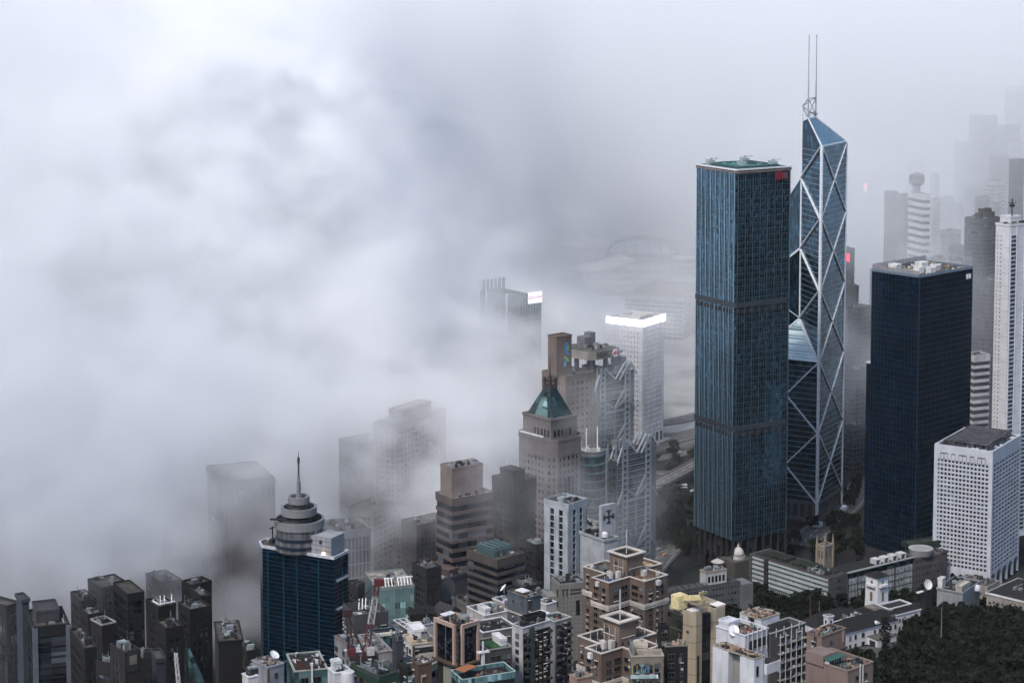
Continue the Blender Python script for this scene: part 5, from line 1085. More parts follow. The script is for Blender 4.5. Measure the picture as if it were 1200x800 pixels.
W, L, H = b.wx, b.wy, b.H; b.part('shaded_recess_panel', MB().box(.8, W, -.12, 0, H - 3, H - .8), DARK); b.part('cream_band', MB().box(2.2, W, -.3, -.01, H - 6, H - 3), wall((.5, .48, .46))); b.part('green_netting', MB().add([(-3, -4, H - 12), (W, -4, H - 8), (W, -.5, H - 7), (-3, -.5, H - 11)], [(0, 1, 2, 3)]), wall((.03, .09, .075)))  # solid dark strip below the roof edge stands for recess shade
b.part('brown_post', MB().box(.1, .9, -.4, .1, 0, H), wall((.2, .12, .08))); m = MB(); m.beam((-.1, L * .6, H - 4), (-.6, L * .4, H - 4), .5); m.beam((-.1, L * .6, H - 8), (-.6, L * .4, H - 8), .5); b.part('wall_fan', m, DARK, stuff=True); hut(b, W * .3, W * .8, L * .6, L * 1.3, H, 3, WHITE)
blk('glass_fronted_pale_block', 'pale house with tiny roof hut just behind the cream-roofed block', (492, 735), 486, 508, 745, 30, (.4, .42, .44), roofm((.3, .28, .26)), cl=5, h=.5, seed=8)
b = blk('charcoal_open_block', 'charcoal block with high sunken roof yard behind the red crane', (415.5, 731), 402, 455, 800, 22, (.15, .155, .175), roofm((.06, .055, .055)), cl=16, h=3.4, seed=12, copw=.1)
b.part('door', MB().box(-.1, .02, b.wy * .7, b.wy * .8, b.H - 14, b.H - 10), DARK); b.part('louvre', MB().box(b.wx * .78, b.wx * .94, -.15, .0, b.H - 5, b.H - 2), DARK)
m = MB()
for k in range(3): m.beam((b.wx * (.3 + .1 * k), b.wy * .5, b.H + 3), (b.wx * (.42 + .1 * k), b.wy * .8, b.H + 6), .4)
b.part('white_ducts', m, WHITE, stuff=True); b.part('roof_tank', MB().cyl(b.wx * .3, b.wy * .4, b.H, b.H + 2.2, 1, n=10), WHITE)
b = blk('rack_roof_block', 'blue-green glazed block with lines of white cooling racks on top near the crane', (438, 749), 431, 470, 745, 18, glass((.03, .06, .07), (.1, .2, .22), (1.4, 1.4, 2.6), .4), ROOFD, cl=0, h=.5)
m = MB()
for r in range(2):
    for k in range(11): x = 1 + k * 1.05; m.cyl(x, .8 + r * 3.2, b.H + 1 - r * 1.0, b.H + 1.9 - r, .42, n=8); 
    m.box(.6, 12.6, .5 + r * 3.2, .7 + r * 3.2, b.H + .5 - r, b.H + .9 - r)
m.box(6.5, 7.2, 0, .5, b.H, b.H + 3); b.part('cooling_rack', m, wall((.6, .58, .5)), stuff=True)
b = blk('slanted_panel_block', 'grey lean-to with white ladder-like frame on its slope behind the cooling racks', (470, 741), 455, 480, 775, 30, (.2, .21, .23), roofm((.25, .25, .27)), cl=0, h=.6)
m = MB(); 
for k in range(3): m.beam((-1 + k * 2.4, 5, b.H + 4), (3 + k * 2.4, 0, b.H + 1), .35)
for k in range(4): t = k / 3; m.beam((-1 + 4 * t, 5 - 5 * t, b.H + 4 - 3 * t), (3.8 + 4 * t, 5 - 5 * t, b.H + 4 - 3 * t), .3)
b.part('ladder_frame', m, WHITE, stuff=True)
blk('navy_party_wall_block', 'dark navy party wall slab standing right of the beige-roofed block', (464.5, 753), 459.5, 473, 690, 15, (.11, .12, .17), ROOFD, cl=5, h=.4, seed=22, ws=())
b = blk('beige_roof_terrace_block', 'grey block with beige railed roof and grey bay window beside the crane', (440, 768), 420, 459.5, 662, 22, (.38, .37, .38), roofm((.32, .27, .22)), cl=4, h=.9, seed=23)
W, H = b.wx, b.H; b.part('bay_window', MB().box(W * .25, W * .8, -1.2, 0, H - 4.6, H - 1.8), glass((.08, .1, .1), (.25, .28, .28), (1, 1, 1.4), .2)); b.part('bay_sill', MB().box(W * .1, W * .84, -1.4, 0, H - 5.2, H - 4.6), GREY)
b.part('lower_window', MB().box(W * .3, W * .62, -.15, 0, H - 9, H - 6.5), DARK)
b = blk('dark_brown_tin_block', 'very dark brown block with ragged sheet roof left of the pitched roof block', (481, 722), 478, 512, 800, 12, (.045, .025, .022), ROOFD, cl=0, h=.4)
m = MB(); W, L = b.wx, b.wy
for k in range(5): z = b.H + .4 + (k % 2) * 1.0; m.add([(W * k / 5, -.5, z), (W * (k + 1) / 5, -.5, z - .8), (W * (k + 1) / 5, L, z + 1), (W * k / 5, L, z + 1.8)], [(0, 1, 2, 3)])
b.part('tin_sheets', m, wall((.03, .03, .03)), stuff=True); b.part('rust_ribs', MB().box(0, W * .3, -.15, 0, 0, b.H), wall((.07, .03, .025)))
b = blk('white_parapet_block', 'white walled roof with square openings behind and right of the pink framed tower', (568, 725), 547, 596, 790, 33, (.5, .49, .47), roofm((.2, .17, .15)), WHITE, cl=0, h=1.2, seed=31, ws=(('L', ((.25, 1.0), (.6, 1.0)), 2, 1.4), ('R', ((.15, 1.0), (.35, 1.0), (.6, 2)), 2, 1.2)), fl=4)
jumble(b, 1, b.wx - 1, 1, b.wy - 1, b.H + .1, 50, 17, 2.4); hut(b, 1, b.wx * .3, b.wy * .1, b.wy * .5, b.H, 3.2, WHITE); m = MB().cyl(b.wx * .55, 1, b.H - 5, b.H - 2.4, 5.5, n=20); b.part('round_terrace', m, wall((.45, .33, .26)))
b = blk('white_upper_block', 'white framed terraces crowded with pots left of the slate grey lift block', (592, 711), 577, 606, 810, 40, (.45, .4, .36), roofm((.3, .25, .2)), WHITE, cl=0, h=1.4, seed=32); jumble(b, 1, b.wx - 1, 1, b.wy - 1, b.H + .1, 40, 19, 2.6)
b.part('white_beam', MB().box(-1, b.wx * .9, -.6, .3, b.H + 2.6, b.H + 3.4), WHITE)
b = blk('cream_frame_block', 'small house with cream courtyard and white walls right of the slate grey block', (640, 712), 628, 652, 815, 42, (.52, .5, .46), roofm((.45, .36, .27)), WHITE, cl=6, h=1.3, seed=33)
b = blk('green_roof_block', 'low block with bright green artificial turf roof right of the pink framed tower', (572, 764), 556, 600, 700, 25, (.16, .17, .17), roofm((.05, .22, .06)), wall((.35, .36, .34)), cl=0, h=.6, seed=34, ws=(('R', ((.2, 1.4), (.42, 1.4), (.65, 1.4), (.85, 1.4)), 3, 1.6),)); hut(b, b.wx * .7, b.wx * .95, b.wy * .3, b.wy * .9, b.H, 2.2, WHITE)
b = blk('long_white_ledge_block', 'grey block with pale ledge lines beneath the crowded white parapet roof', (566, 745), 548, 606, 745, 28, (.27, .26, .26), roofm((.02, .02, .02)), WHITE, cl=0, h=1.2, ws=(('R', ((.15, 1.2), (.3, 1.2), (.48, 1.2), (.7, 2), (.88, 1.2)), 4, 1.4),)); jumble(b, 1, b.wx - 1, 1, b.wy - 1, b.H, 20, 8, 1)
# far bottom left cluster
b = blk('concrete_lift_block', 'grey concrete box with rubble roof and white dish at bottom left', (314, 784), 295, 332.5, 590, 42, (.34, .36, .4), roofm((.25, .18, .13)), cl=0, h=.35); jumble(b, .6, b.wx - .6, .6, b.wy - .6, b.H + .1, 60, 41, .9, [plain((.25, .17, .11)), DARK, wall((.45, .4, .34)), GREY]); dish(b, b.wx * .9, b.wy * .5, b.H + .2, 1.6, -1.2, plain((.7, .7, .7)), 'white_dish', .9); b.part('rust_corner', MB().box(-.1, .5, -.1, .5, 0, b.H), wall((.25, .17, .12)))
b = blk('white_stair_block', 'small white rooftop hut with dark door left of the concrete box', (291, 796), 284, 302, 575, 35, (.6, .6, .6), ROOFD, WHITE, cl=6, h=.5, ws=(('R', ((.5, .8),), 2, 1),))
b = blk('teal_glazed_block', 'teal glazed block with brown leaning sheet and white post at bottom left', (345, 789), 336, 384, 600, 15, glass((.05, .1, .1), (.12, .2, .2), (2.2, 2.2, 3), .2), ROOFD, wall((.4, .42, .4)), cl=0, h=.5, ws=(('R', ((.3, 2.2), (.65, 3)), 2, 2),)); jumble(b, 1, b.wx - 1, 1, b.wy - 1, b.H + .1, 26, 43, 1.5, [DARK, DARK, plain((.25, .15, .1)), WHITE]); b.part('white_post', MB().beam((b.wx * .52, -.6, b.H - 8), (b.wx * .52, -.6, b.H + 3), .5), WHITE); b.part('leaning_sheet', MB().add([(b.wx * .05, .5, b.H + 4.5), (b.wx * .45, 0, b.H + 1.5), (b.wx * .45, .3, b.H), (b.wx * .1, .8, b.H)], [(0, 1, 2, 3)]), wall((.18, .07, .06)))
b = blk('white_bay_block', 'white house front with rounded bay and tiny windows left of the crane', (392, 792), 384, 412, 598, 28, (.58, .58, .6), ROOFD, WHITE, cl=6, h=.7, seed=45, ws=(('R', ((.2, .7), (.5, .8)), 4, 1),)); b.part('round_bay', MB().cyl(b.wx * .75, 0, b.H - 3.5, b.H + .8, 2.2, n=16), WHITE); b.part('round_bay', MB().cyl(b.wx * .75, 0, b.H - 9, b.H - 4.4, 2.0, n=16), WHITE); b.part('bay_ledge', MB().cyl(b.wx * .75, 0, b.H - 4.4, b.H - 3.5, 2.5, n=16), wall((.4, .4, .4))); hut(b, .6, 3, b.wy * .3, b.wy * .8, b.H, 3.4, WHITE)
b = blk('tan_rimmed_block', 'grey block with tan rimmed sunken roof left of the crane foot', (406, 759), 392, 421, 665, 30, (.33, .34, .36), ROOFD, wall((.3, .24, .19)), cl=4, h=1.2, seed=46)
b = blk('smooth_grey_block', 'smooth grey blank wall rising directly beside the crane foot', (411, 768), 404, 424, 640, 30, (.3, .32, .37), ROOFD, WHITE, cl=6, h=.4, seed=47, mats=[WHITE, plain((.05, .2, .2)), WHITE])
b = blk('green_netted_block', 'low block wrapped in green netting at the foot of the crane', (444, 797), 412, 466, 600, 40, (.2, .2, .19), roofm((.2, .2, .2)), wall((.06, .15, .1)), cl=14, h=1.0, seed=48); b.part('green_net', MB().ring(offset(b.poly, .5), offset(b.poly, .3), b.H - 1.4, b.H + .6), wall((.03, .13, .08)))
b = blk('navy_window_block', 'dark block with light blue shopfront band between the crane and brown block', (478, 789), 465, 500, 628, 22, (.03, .035, .035), roofm((.02, .05, .04)), cl=6, h=.5, seed=49, mats=[DARK, plain((.03, .08, .06))]); b.part('blue_band', MB().box(0, b.wx * .9, -.2, 0, b.H - 2.8, b.H - .8), glass((.18, .28, .33), (.3, .42, .48), (2, 2, 3), .3)); b.part('green_roof_edge', MB().add([(0, 2, b.H + 1), (b.wx, 2, b.H + 4), (b.wx, 4, b.H + 4), (0, 4, b.H + 1)], [(0, 1, 2, 3)]), wall((.02, .07, .055)))
# crane
def crane():
    base = PD(424, 800, 615); z0 = base.z - 45; o = empty('luffing_crane', (base.x, base.y, z0), math.radians(12), 'red luffing tower crane with white mid section on its raised boom', 'crane'); Zt = 45 + 8
    red = plain((.08, .014, .016), .6); wh = plain((.36, .35, .34), .5); dr = plain((.03, .01, .012), .6)
    def lattice(nm, A, B, w0, w1, n, mt, th=.22):
        A, B = Vector(A), Vector(B); d = (B - A).normalized(); u = Vector((0, 1, 0)); v = u.cross(d).normalized(); m = MB()
        c = lambda t, s1, s2: A.lerp(B, t) + u * (s1 * (w0 + (w1 - w0) * t) / 2) + v * (s2 * (w0 + (w1 - w0) * t) / 2)
        for s1, s2 in ((1, 1), (1, -1), (-1, -1), (-1, 1)): m.beam(c(0, s1, s2), c(1, s1, s2), th)
        for k in range(n):
            t, t2 = k / n, (k + 1) / n; q = 1 if k % 2 else -1
            m.beam(c(t, q, 1), c(t2, -q, 1), th * .6); m.beam(c(t, q, -1), c(t2, -q, -1), th * .6); m.beam(c(t, 1, q), c(t2, 1, -q), th * .6); m.beam(c(t, -1, q), c(t2, -1, -q), th * .6); m.beam(c(t, 1, 1), c(t, -1, 1), th * .6); m.beam(c(t, 1, -1), c(t, -1, -1), th * .6)
        return m.build(nm, mt, o)
    lattice('tower_mast', (0, 0, 0), (0, 0, Zt), 3.0, 3.0, 20, dr, .4)
    MB().box(-4, 5, -1.8, 1.8, Zt, Zt + 1.6).build('slewing_deck', dr, o); MB().box(-4.6, -2, -1.6, 1.6, Zt + 1.6, Zt + 4).build('counterweight', red, o); MB().box(1.5, 3.8, -2.4, -.8, Zt + 1.6, Zt + 4).build('cab', wh, o)
    k = Vector((442, 0, 0)); T = PD(443, 683, 615); tip = Vector((T.x - base.x, 0, T.z - z0)); ft = Vector((1.2, 0, Zt + 1.6)); a, c_ = ft.lerp(tip, .42), ft.lerp(tip, .8)
    lattice('boom_foot', ft, a, 1.6, 1.7, 7, red); lattice('boom_middle', a, c_, 1.7, 1.5, 8, wh); lattice('boom_tip', c_, tip, 1.5, 1.1, 4, red, .28)
    MB().box(tip.x - 1.1, tip.x + 1.9, -.9, .9, tip.z - 1.2, tip.z + 1.0).build('boom_head', red, o)
    ap = Vector((-4.5, 0, Zt + 15)); lattice('back_frame', (-3.2, 0, Zt + 1.5), ap, 1.6, 1.0, 6, dr); m = MB(); m.beam((1, 1, Zt + 1.5), ap, .35); m.beam((1, -1, Zt + 1.5), ap, .35); m.box(ap.x - 1.4, ap.x + 1.4, -1, 1, ap.z - 1, ap.z + 1.4); m.build('back_stay', dr, o)
    m = MB(); m.beam(ap, tip, .12); m.beam(ap + Vector((0, .5, 0)), tip + Vector((0, .5, 0)), .12); m.beam(tip, tip + Vector((0, 0, -34)), .1); m.build('cables', DARK, o)
    r = random.Random(4); m = MB()
    for q in range(26): x, y, z = r.uniform(-5, 5), r.uniform(-2.5, 2.5), Zt + r.uniform(-8, 5); m.box(x, x + r.uniform(.3, 1.2), y, y + .6, z, z + r.uniform(.3, 1), r.randrange(3))
    tag(m.build('platform_gear', [dr, WHITE, red], o), kind='stuff')
crane()
# cream tower
def cream():
    b = Bd('cream_faceted_tower', 'cream faceted tower with black window shafts and a yellow gantry arm on its roof', (812, 722), 784.5, 851, 700, 38, 'apartment building'); H = b.H; W, L = b.wx, b.wy; cm = wall((.46, .38, .28), .85, .15, .25)
    P = [(1.6, 0), (5.2, 0), (5.2, 2.2), (9.5, 2.2), (9.5, 0), (10.5, -1), (W - 1.6, -1), (W, .6), (W, L), (0, L), (0, 1.6)]
    P[0], P[1] = (1.6, 0), (4.6, 0); 
    b.part('wall', MB().prism(P, 0, H), cm); b.part('parapet', MB().ring(P, offset(P, -.4), H - .02, H + 1.2), cm); b.part('roof', MB().prism(offset(P, -.41), H, H + .15), roofm((.3, .24, .18)))
    m = MB().box(4.65, 9.45, .6, 2.3, 0, H - .6); b.part('black_shaft', m, glass((.01, .01, .01), (.04, .04, .04), (2, 2, 3), .2))
    m = MB().box(-.5, -.02, L * .42, L + .5, 0, H - .4); b.part('dark_glass_flank', m, glass((.012, .013, .01), (.06, .065, .05), (3, 3, 6), .3)); m = MB()
    for k in range(8): m.box(-.6, -.5, L * .42, L + .5, H - 1 - k * 5.8, H - .6 - k * 5.8)
    b.part('flank_rail', m, wall((.2, .2, .16)), stuff=True)
    m = MB()
    for k in range(9): m.ring(offset(P, .03), offset(P, -.1), H - 4.2 - k * 6, H - 4.05 - k * 6)
    b.part('panel_joints', m, DARK, stuff=True); wins(b, (0, L * .4), -90, [(2.4, .8)], fr(H - 6.4, 1, 6), .7, 0, 3)
    m = MB().box(2.3, 3.3, -.06, .05, 0, H - 15); b.part('slot_window', m, DARK)
    for (x0, x1, y0, y1) in ((.6, 4.4, .6, 4), (W - 5, W - .6, -.4, 3.6)): b.part('white_roof_cap', MB().prism([(x0, y0), (x1, y0), (x1, y1), (x0, y1)], H + 1.2, H + 1.6), wall((.68, .66, .62)))
    m = MB().ring([(5.5, 3.5), (W - 2, 3.5), (W - 2, L - 2), (5.5, L - 2)], [(6, 4), (W - 2.5, 4), (W - 2.5, L - 2.5), (6, L - 2.5)], H, H + 2.2); b.part('inner_wall', m, cm)
    ye = plain((.62, .52, .28), .6); x, y = b.top(796, 706, H + 3); m = MB().box(x - 2.2, x + 2.2, y - 2, y + 2, H + 1.2, H + 6.2); b.part('gantry_cab', m, ye); x2, y2 = b.top(822, 699, H + 8)
    b.part('gantry_arm', MB().beam((x + 1, y, H + 4.6), (x2, y2, H + 7.8), 1.7), ye); m = MB().beam((x2, y2, H + 7.5), (x2 + 1.2, y2, H + 10), .8); m.beam((x2 - 1, y2, H + 9.5), (x2 + 2.6, y2, H + 9.2), .8); m.box(x2 - .5, x2 + 1, y2 - 1, y2 + 1, H + 5.5, H + 7); b.part('gantry_hook', m, plain((.3, .26, .15)))
    jumble(b, 1, 5, 4, L - 1, H + .1, 22, 6, 1.8, [DARK, wall((.3, .22, .1)), ROOFL])
cream()
# cream terrace house, black block
b = blk('cream_terrace_house', 'cream house front with yellow framed windows under a broad empty terrace', (740, 771), 737, 777.5, 615, 4, (.33, .28, .23), roofm((.5, .42, .34)), wall((.42, .38, .32)), cl=0, h=.4)
W, L, H = b.wx, b.wy, b.H; yel = plain((.45, .4, .04)); 
for row in (0, 1):
    z0 = H - 4.9 - row * 5.3
    for k in range(4): x = W * .05 + k * 1.35; m = MB().box(x, x + 1.1, -.12, .02, z0, z0 + 2.6); wdw = b.part('window', m, glass((.02, .03, .06), (.1, .3, .45), (.6, .6, 1.2), .2)); m = MB(); m.box(x - .14, x, -.2, .02, z0 - .1, z0 + 2.7); b.part('frame', m, yel, parent=wdw)
    b.part('window', MB().box(W * .72, W * .86, -.12, .02, z0 + .4, z0 + 2.4), BLK)
    b.part('window', MB().box(W * .57, W * .66, -.12, .02, z0, z0 + 2.6), BLK)
b.part('blue_canopy', MB().box(-.3, W * .82, -1.1, 0, H - 6.3, H - 5.4), glass((.3, .4, .42), (.5, .6, .62), (1.2, 1.2, 3), .2)); b.part('terrace_wall', MB().box(.2, 1.2, 1, L, H, H + 3.4), wall((.3, .3, .27))); hut(b, W * .15, W * .55, L * .7, L * 1.2, H, 2.2, wall((.5, .45, .38))); b.part('terrace_step', MB().box(W * .3, W, L * .55, L * .7, H + .1, H + 1.2), wall((.4, .36, .3)))
b = blk('black_side_block', 'black windowless block with tan roof wall right of the cream house', (780, 760), 777.8, 806, 620, 8, (.018, .018, .018), roofm((.36, .3, .24)), wall((.3, .27, .23)), cl=0, h=.6); jumble(b, b.wx * .3, b.wx - 1, 1, b.wy - 1, b.H + .1, 14, 5, 2.6, [wall((.5, .4, .3)), plain((.3, .05, .08)), ROOFL]); b.part('vent', MB().box(b.wx * .6, b.wx * .72, -.15, 0, b.H - 5, b.H - 3), GREY)
b = blk('black_stair_tower', 'black rooftop stair tower behind the cream terrace between brown core and cream tower', (773, 735), 771, 784, 660, 10, (.02, .02, .02), ROOFD, cl=0, h=.5); b.part('hatch', MB().box(b.wx * .5, b.wx * .8, -.1, 0, b.H - 2, b.H - 1), GREY)
b = blk('rounded_band_block', 'small block of grey rounded bands low between tiled block and brown tower', (683, 782), 672, 696, 770, 35, (.12, .13, .14), ROOFD, cl=4, h=.5)
for k in range(4): b.part('rounded_band', MB().cyl(b.wx * .35, b.wy * .1, b.H - 3 - 3.2 * k, b.H - 2.2 - 3.2 * k, 5.2, n=20), wall((.3, .31, .31)))
b = blk('salmon_roof_block', 'salmon roofed sliver of a house at the bottom edge below the tiled block', (676, 797), 667, 694, 640, 30, (.4, .26, .2), roofm((.45, .3, .24)), cl=2, h=.3)
# white block with stairs
def white_block():
    wm = wall((.58, .59, .63), .8, .15, .35); b = Bd('white_rooftop_tower', 'white stained lift tower with rubble roof above white terraces', (892, 726.5), 867, 913.5, 690, 42, 'apartment building'); W, L, H = b.wx, b.wy, b.H
    P = [(0, 0), (W, 0), (W, L), (0, L)]; b.part('wall', MB().box(2.2, W, 0, L, 0, H), wm); b.part('wall', MB().box(0, 2.25, 0, L * .32, 0, H - .03), wm); b.part('wall', MB().box(0, 2.25, L * .62, L, 0, H - .03), wm); b.part('recess', MB().box(1.4, 2.15, L * .3, L * .64, H - 9, H - .3), wall((.2, .19, .17)))
    b.part('roof_edge', MB().ring(offset(P, .12), offset(P, -.3), H - .05, H + .45), wall((.45, .4, .33))); b.part('roof', MB().prism(offset(P, -.3), H, H + .2), roofm((.2, .13, .1))); jumble(b, .8, W - 1, .8, L - 1, H + .2, 70, 51, .9, [plain((.25, .15, .1)), DARK, wall((.45, .38, .3)), GREY])
    m = MB()
    for q in range(14): m.beam((-.15, L * .8, H - 11 + q * .8), (-.15, L * .9, H - 11 + q * .8), .12)
    m.beam((-.15, L * .8, H - 11), (-.15, L * .8, H), .12); m.beam((-.15, L * .9, H - 11), (-.15, L * .9, H), .12); b.part('ladder', m, PIPE, stuff=True)
    wins(b, (0, 0), 0, [(W * .12, .6), (W * .7, .6)], fr(H - 6.8, 7, 3.6), 1.1, 0, 3)
    m = MB()
    for x in (.02, .2): m.beam((W * x + .1, -.25, 0), (W * x + .1, -.25, H - 1), .2)
    b.part('pipes', m, WHITE, stuff=True)
    b2 = Bd('white_terrace_block', 'white terrace block with red tiled yard and big white dish below lift tower', (873, 748.5), 839, 900, 672, 42, 'apartment building'); W2, L2, H2 = b2.wx, b2.wy, b2.H
    shell(b2, b2.poly, wm, roofm((.16, .14, .12)), 1.0, .35, wm); b2.part('red_yard', MB().box(W2 * .25, W2 * .75, L2 * .15, L2 * .55, H2 + .12, H2 + .25), roofm((.35, .1, .05))); hut(b2, 1, W2 * .5, L2 * .62, L2 * .97, H2, 3, wm); dish(b2, .6, L2 * .45, H2 - 1, 2.1, -2.0, plain((.75, .75, .75)), 'white_dish', .6); jumble(b2, 1, W2 - 1, 1, L2 - 1, H2 + .2, 26, 53, 1.5)
    for k in range(5): b2.part('tall_post', MB().beam((W2 * (.1 + .2 * k), -.4, H2 - 6), (W2 * (.1 + .2 * k), -.4, H2 + 2.6), .28), PIPE)
    b2.part('verandah', MB().box(W2 * .2, W2 * .98, -.2, 0, H2 - 4.4, H2 - 1.4), DARK)
    b3 = Bd('lower_white_block', 'lower white block with rubble roof and dark bush at the bottom edge', (884, 773), 835, 896, 640, 42, 'apartment building'); W3, L3, H3 = b3.wx, b3.wy, b3.H
    b3.part('wall', MB().box(2.5, W3, 0, L3 * .3, 0, H3), wm); b3.part('wall', MB().box(0, W3, L3 * .62, L3, 0, H3 - .03), wm); b3.part('wall', MB().box(0, 2.5, 0, L3 * .34, 0, H3 - .02), wm); b3.part('wall', MB().box(2.45, W3, L3 * .3, L3 * .62, 0, H3 - .05), wall((.4, .38, .36))); b3.part('roof_edge', MB().ring(offset(b3.poly, .1), offset(b3.poly, -.3), H3, H3 + .4), wall((.45, .4, .33))); b3.part('roof', MB().prism(offset(b3.poly, -.3), H3, H3 + .15), roofm((.13, .1, .08))); jumble(b3, 1, W3 - 1, 1, L3 - 1, H3 + .15, 60, 55, .8, [plain((.25, .15, .1)), DARK, wall((.45, .38, .3))])
    b3.part('window', MB().box(W3 * .2, W3 * .4, -.12, .02, H3 - 6, H3 - 2.5), BLK); b3.part('side_terrace', MB().box(W3 + .02, W3 + 7, -1, 4, H3 - 6, H3 - 2.6), wm); b3.part('side_floor', MB().box(W3 + .5, W3 + 6.6, -.6, 3.6, H3 - 2.6, H3 - 2.4), roofm((.15, .1, .08))); b3.part('pipe', MB().beam((W3 * .75, -.2, 0), (W3 * .75, -.2, H3), .2), PIPE)
    # balcony face block to the right
    b4 = Bd('balcony_lattice_block', 'block with lattice of iron balconies and flat black roof, right of the white lift tower', (903, 748), 884, 943.5, 680, 40, 'apartment building'); W4, L4, H4 = b4.wx, b4.wy, b4.H; gm = wall((.2, .2, .21))
    shell(b4, b4.poly, gm, roofm((.03, .03, .03)), 1.6, .35, wall((.4, .4, .4)))
    for k in range(8):
        z = H4 - 3 - 3.2 * k; b4.part('balcony_slab', MB().box(W4 * .2, W4, -1.5, 0, z - .2, z), wall((.4, .36, .3)))
    for q in range(6): b4.part('balcony_post', MB().beam((W4 * (.2 + .155 * q), -1.4, H4 - 28), (W4 * (.2 + .155 * q), -1.4, H4 + 1.2), .22), PIPE)
    wins(b4, (0, 0), 0, [(W4 * .3, 1.8), (W4 * .46, 1.0), (W4 * .62, 1.8), (W4 * .82, 1.8)], fr(H4 - 1.6, 8, 3.2), 1.8, .5, 7)
    r = random.Random(8); m = MB()
    for q in range(60): x = W4 * r.uniform(.22, .97); z = H4 - 3 - 3.2 * r.randrange(8); m.box(x, x + r.uniform(.3, .9), -1.3, -1.3 + r.uniform(.3, .8), z, z + r.uniform(.3, 1.2), r.randrange(4))
    b4.part('balcony_goods', m, [WHITE, GREY, plain((.1, .14, .2)), DARK], stuff=True)
    for q in range(4): b4.part('parapet_post', MB().beam((W4 * (.15 + .22 * q), -.2, H4), (W4 * (.15 + .22 * q), -.2, H4 + 3.2), .22), PIPE)
white_block()
def pinkish():
    pk = wall((.33, .235, .205), .85, .15, .3); b = blk('dusty_pink_lift_block', 'dusty pink box with littered roof left of the white mansion', (963, 747.5), 945.5, 991, 655, 43, pk, roofm((.07, .05, .045)), wall((.3, .2, .16)), cl=0, h=.3); W, L, H = b.wx, b.wy, b.H
    jumble(b, 1, W - 1, 1, L - 1, H + .1, 40, 61, 1.1); b.part('drop_panel', MB().box(-.25, -.01, L * .35, L * .5, H - 6, H - .2), DARK); b.part('ledge', MB().box(-.6, W + .6, -.6, L + .6, H - 6.6, H - 6.1), wall((.12, .09, .08))); b.part('ladder', MB().box(W - 1.8, W - 1.2, -.35, 0, H - 4, H), wall((.4, .3, .25)))
    b = blk('dusty_pink_terrace_block', 'dusty pink block with planted terrace and green awning at bottom right', (993.5, 789), 944, 1023, 625, 42, pk, roofm((.2, .165, .14)), wall((.36, .28, .24)), cl=0, h=.7, ws=(('R', ((.35, 1.4), (.7, 1.4)), 3, 1.4),)); W, L, H = b.wx, b.wy, b.H
    b.part('room', MB().box(W * .02, W * .5, L * .45, L * .55, H, H + 2.4), WHITE); 
    for k in range(5): b.part('glass_door', MB().box(W * .04 + k * W * .09, W * .04 + k * W * .09 + .9, L * .45 - .1, L * .45, H + .2, H + 2.1), BLK)
    b.part('green_awning', MB().box(-.5, W * .55, L * .42 - .6, L * .56, H + 2.4, H + 2.65), wall((.06, .22, .19))); b.part('white_canopy', MB().add([(-.5, L * .6, H + 2), (3, L * .6, H + 2.6), (3, L * .8, H + 1), (-.5, L * .8, H + .4)], [(0, 1, 2, 3)]), wall((.6, .58, .5)))
    r = random.Random(3)
    for (x, y, s) in ((W * .8, L * .2, 1.6), (W * .92, L * .3, 1.3), (W * .6, L * .35, 1.1), (W * .9, L * .1, .8), (W * .3, L * .1, .8)):
        m = MB()
        for q in range(90): p = Vector((r.gauss(0, .4), r.gauss(0, .4), abs(r.gauss(0, .4)))) * s; m.add([p + Vector((r.uniform(-.3, .3), r.uniform(-.3, .3), r.uniform(-.2, .2))) for _ in range(3)], [(0, 1, 2)])
        t = m.build('potted_shrub', LEAF, None, loc=b.o.matrix_basis @ Vector((0, 0, 0)) if False else None); t.location = Vector((b.p.x, b.p.y, b.zb)) + Vector((x * math.cos(b.a) - y * math.sin(b.a), x * math.sin(b.a) + y * math.cos(b.a), H + .2)); tag(t, {1.6: 'largest dark potted shrub on the dusty pink terrace, near its outer corner', 1.3: 'second largest potted shrub on the dusty pink terrace, beside the largest', 1.1: 'middle potted shrub on the dusty pink terrace before the awning', .8: 'small potted shrub by the dusty pink terrace parapet'}[s] if x > W * .4 else 'lone small potted shrub at the left part of the dusty pink terrace', 'shrub', 'potted shrubs on the pink terrace')
    jumble(b, 1, W - 1, 1, L * .4, H + .1, 24, 62, 1); b.part('tall_pipe', MB().beam((W * .45, -.4, H - 9), (W * .45, -.4, H + 2), .3), PIPE); b.part('tall_pipe', MB().beam((W * .56, -.4, H - 9), (W * .56, -.4, H + 1), .3), PIPE)
    b.part('back_room', MB().box(-.5, W * .5, L * .56, L * .98, H - .3, H + 3.4), pk)
def _leaf():
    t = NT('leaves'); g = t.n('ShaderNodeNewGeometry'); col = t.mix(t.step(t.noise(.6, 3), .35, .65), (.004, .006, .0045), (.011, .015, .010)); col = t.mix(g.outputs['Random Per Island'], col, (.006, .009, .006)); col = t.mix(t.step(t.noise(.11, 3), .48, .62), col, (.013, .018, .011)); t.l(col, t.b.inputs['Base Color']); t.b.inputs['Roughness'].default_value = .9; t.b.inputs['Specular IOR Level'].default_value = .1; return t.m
LEAF = _leaf()
pinkish()
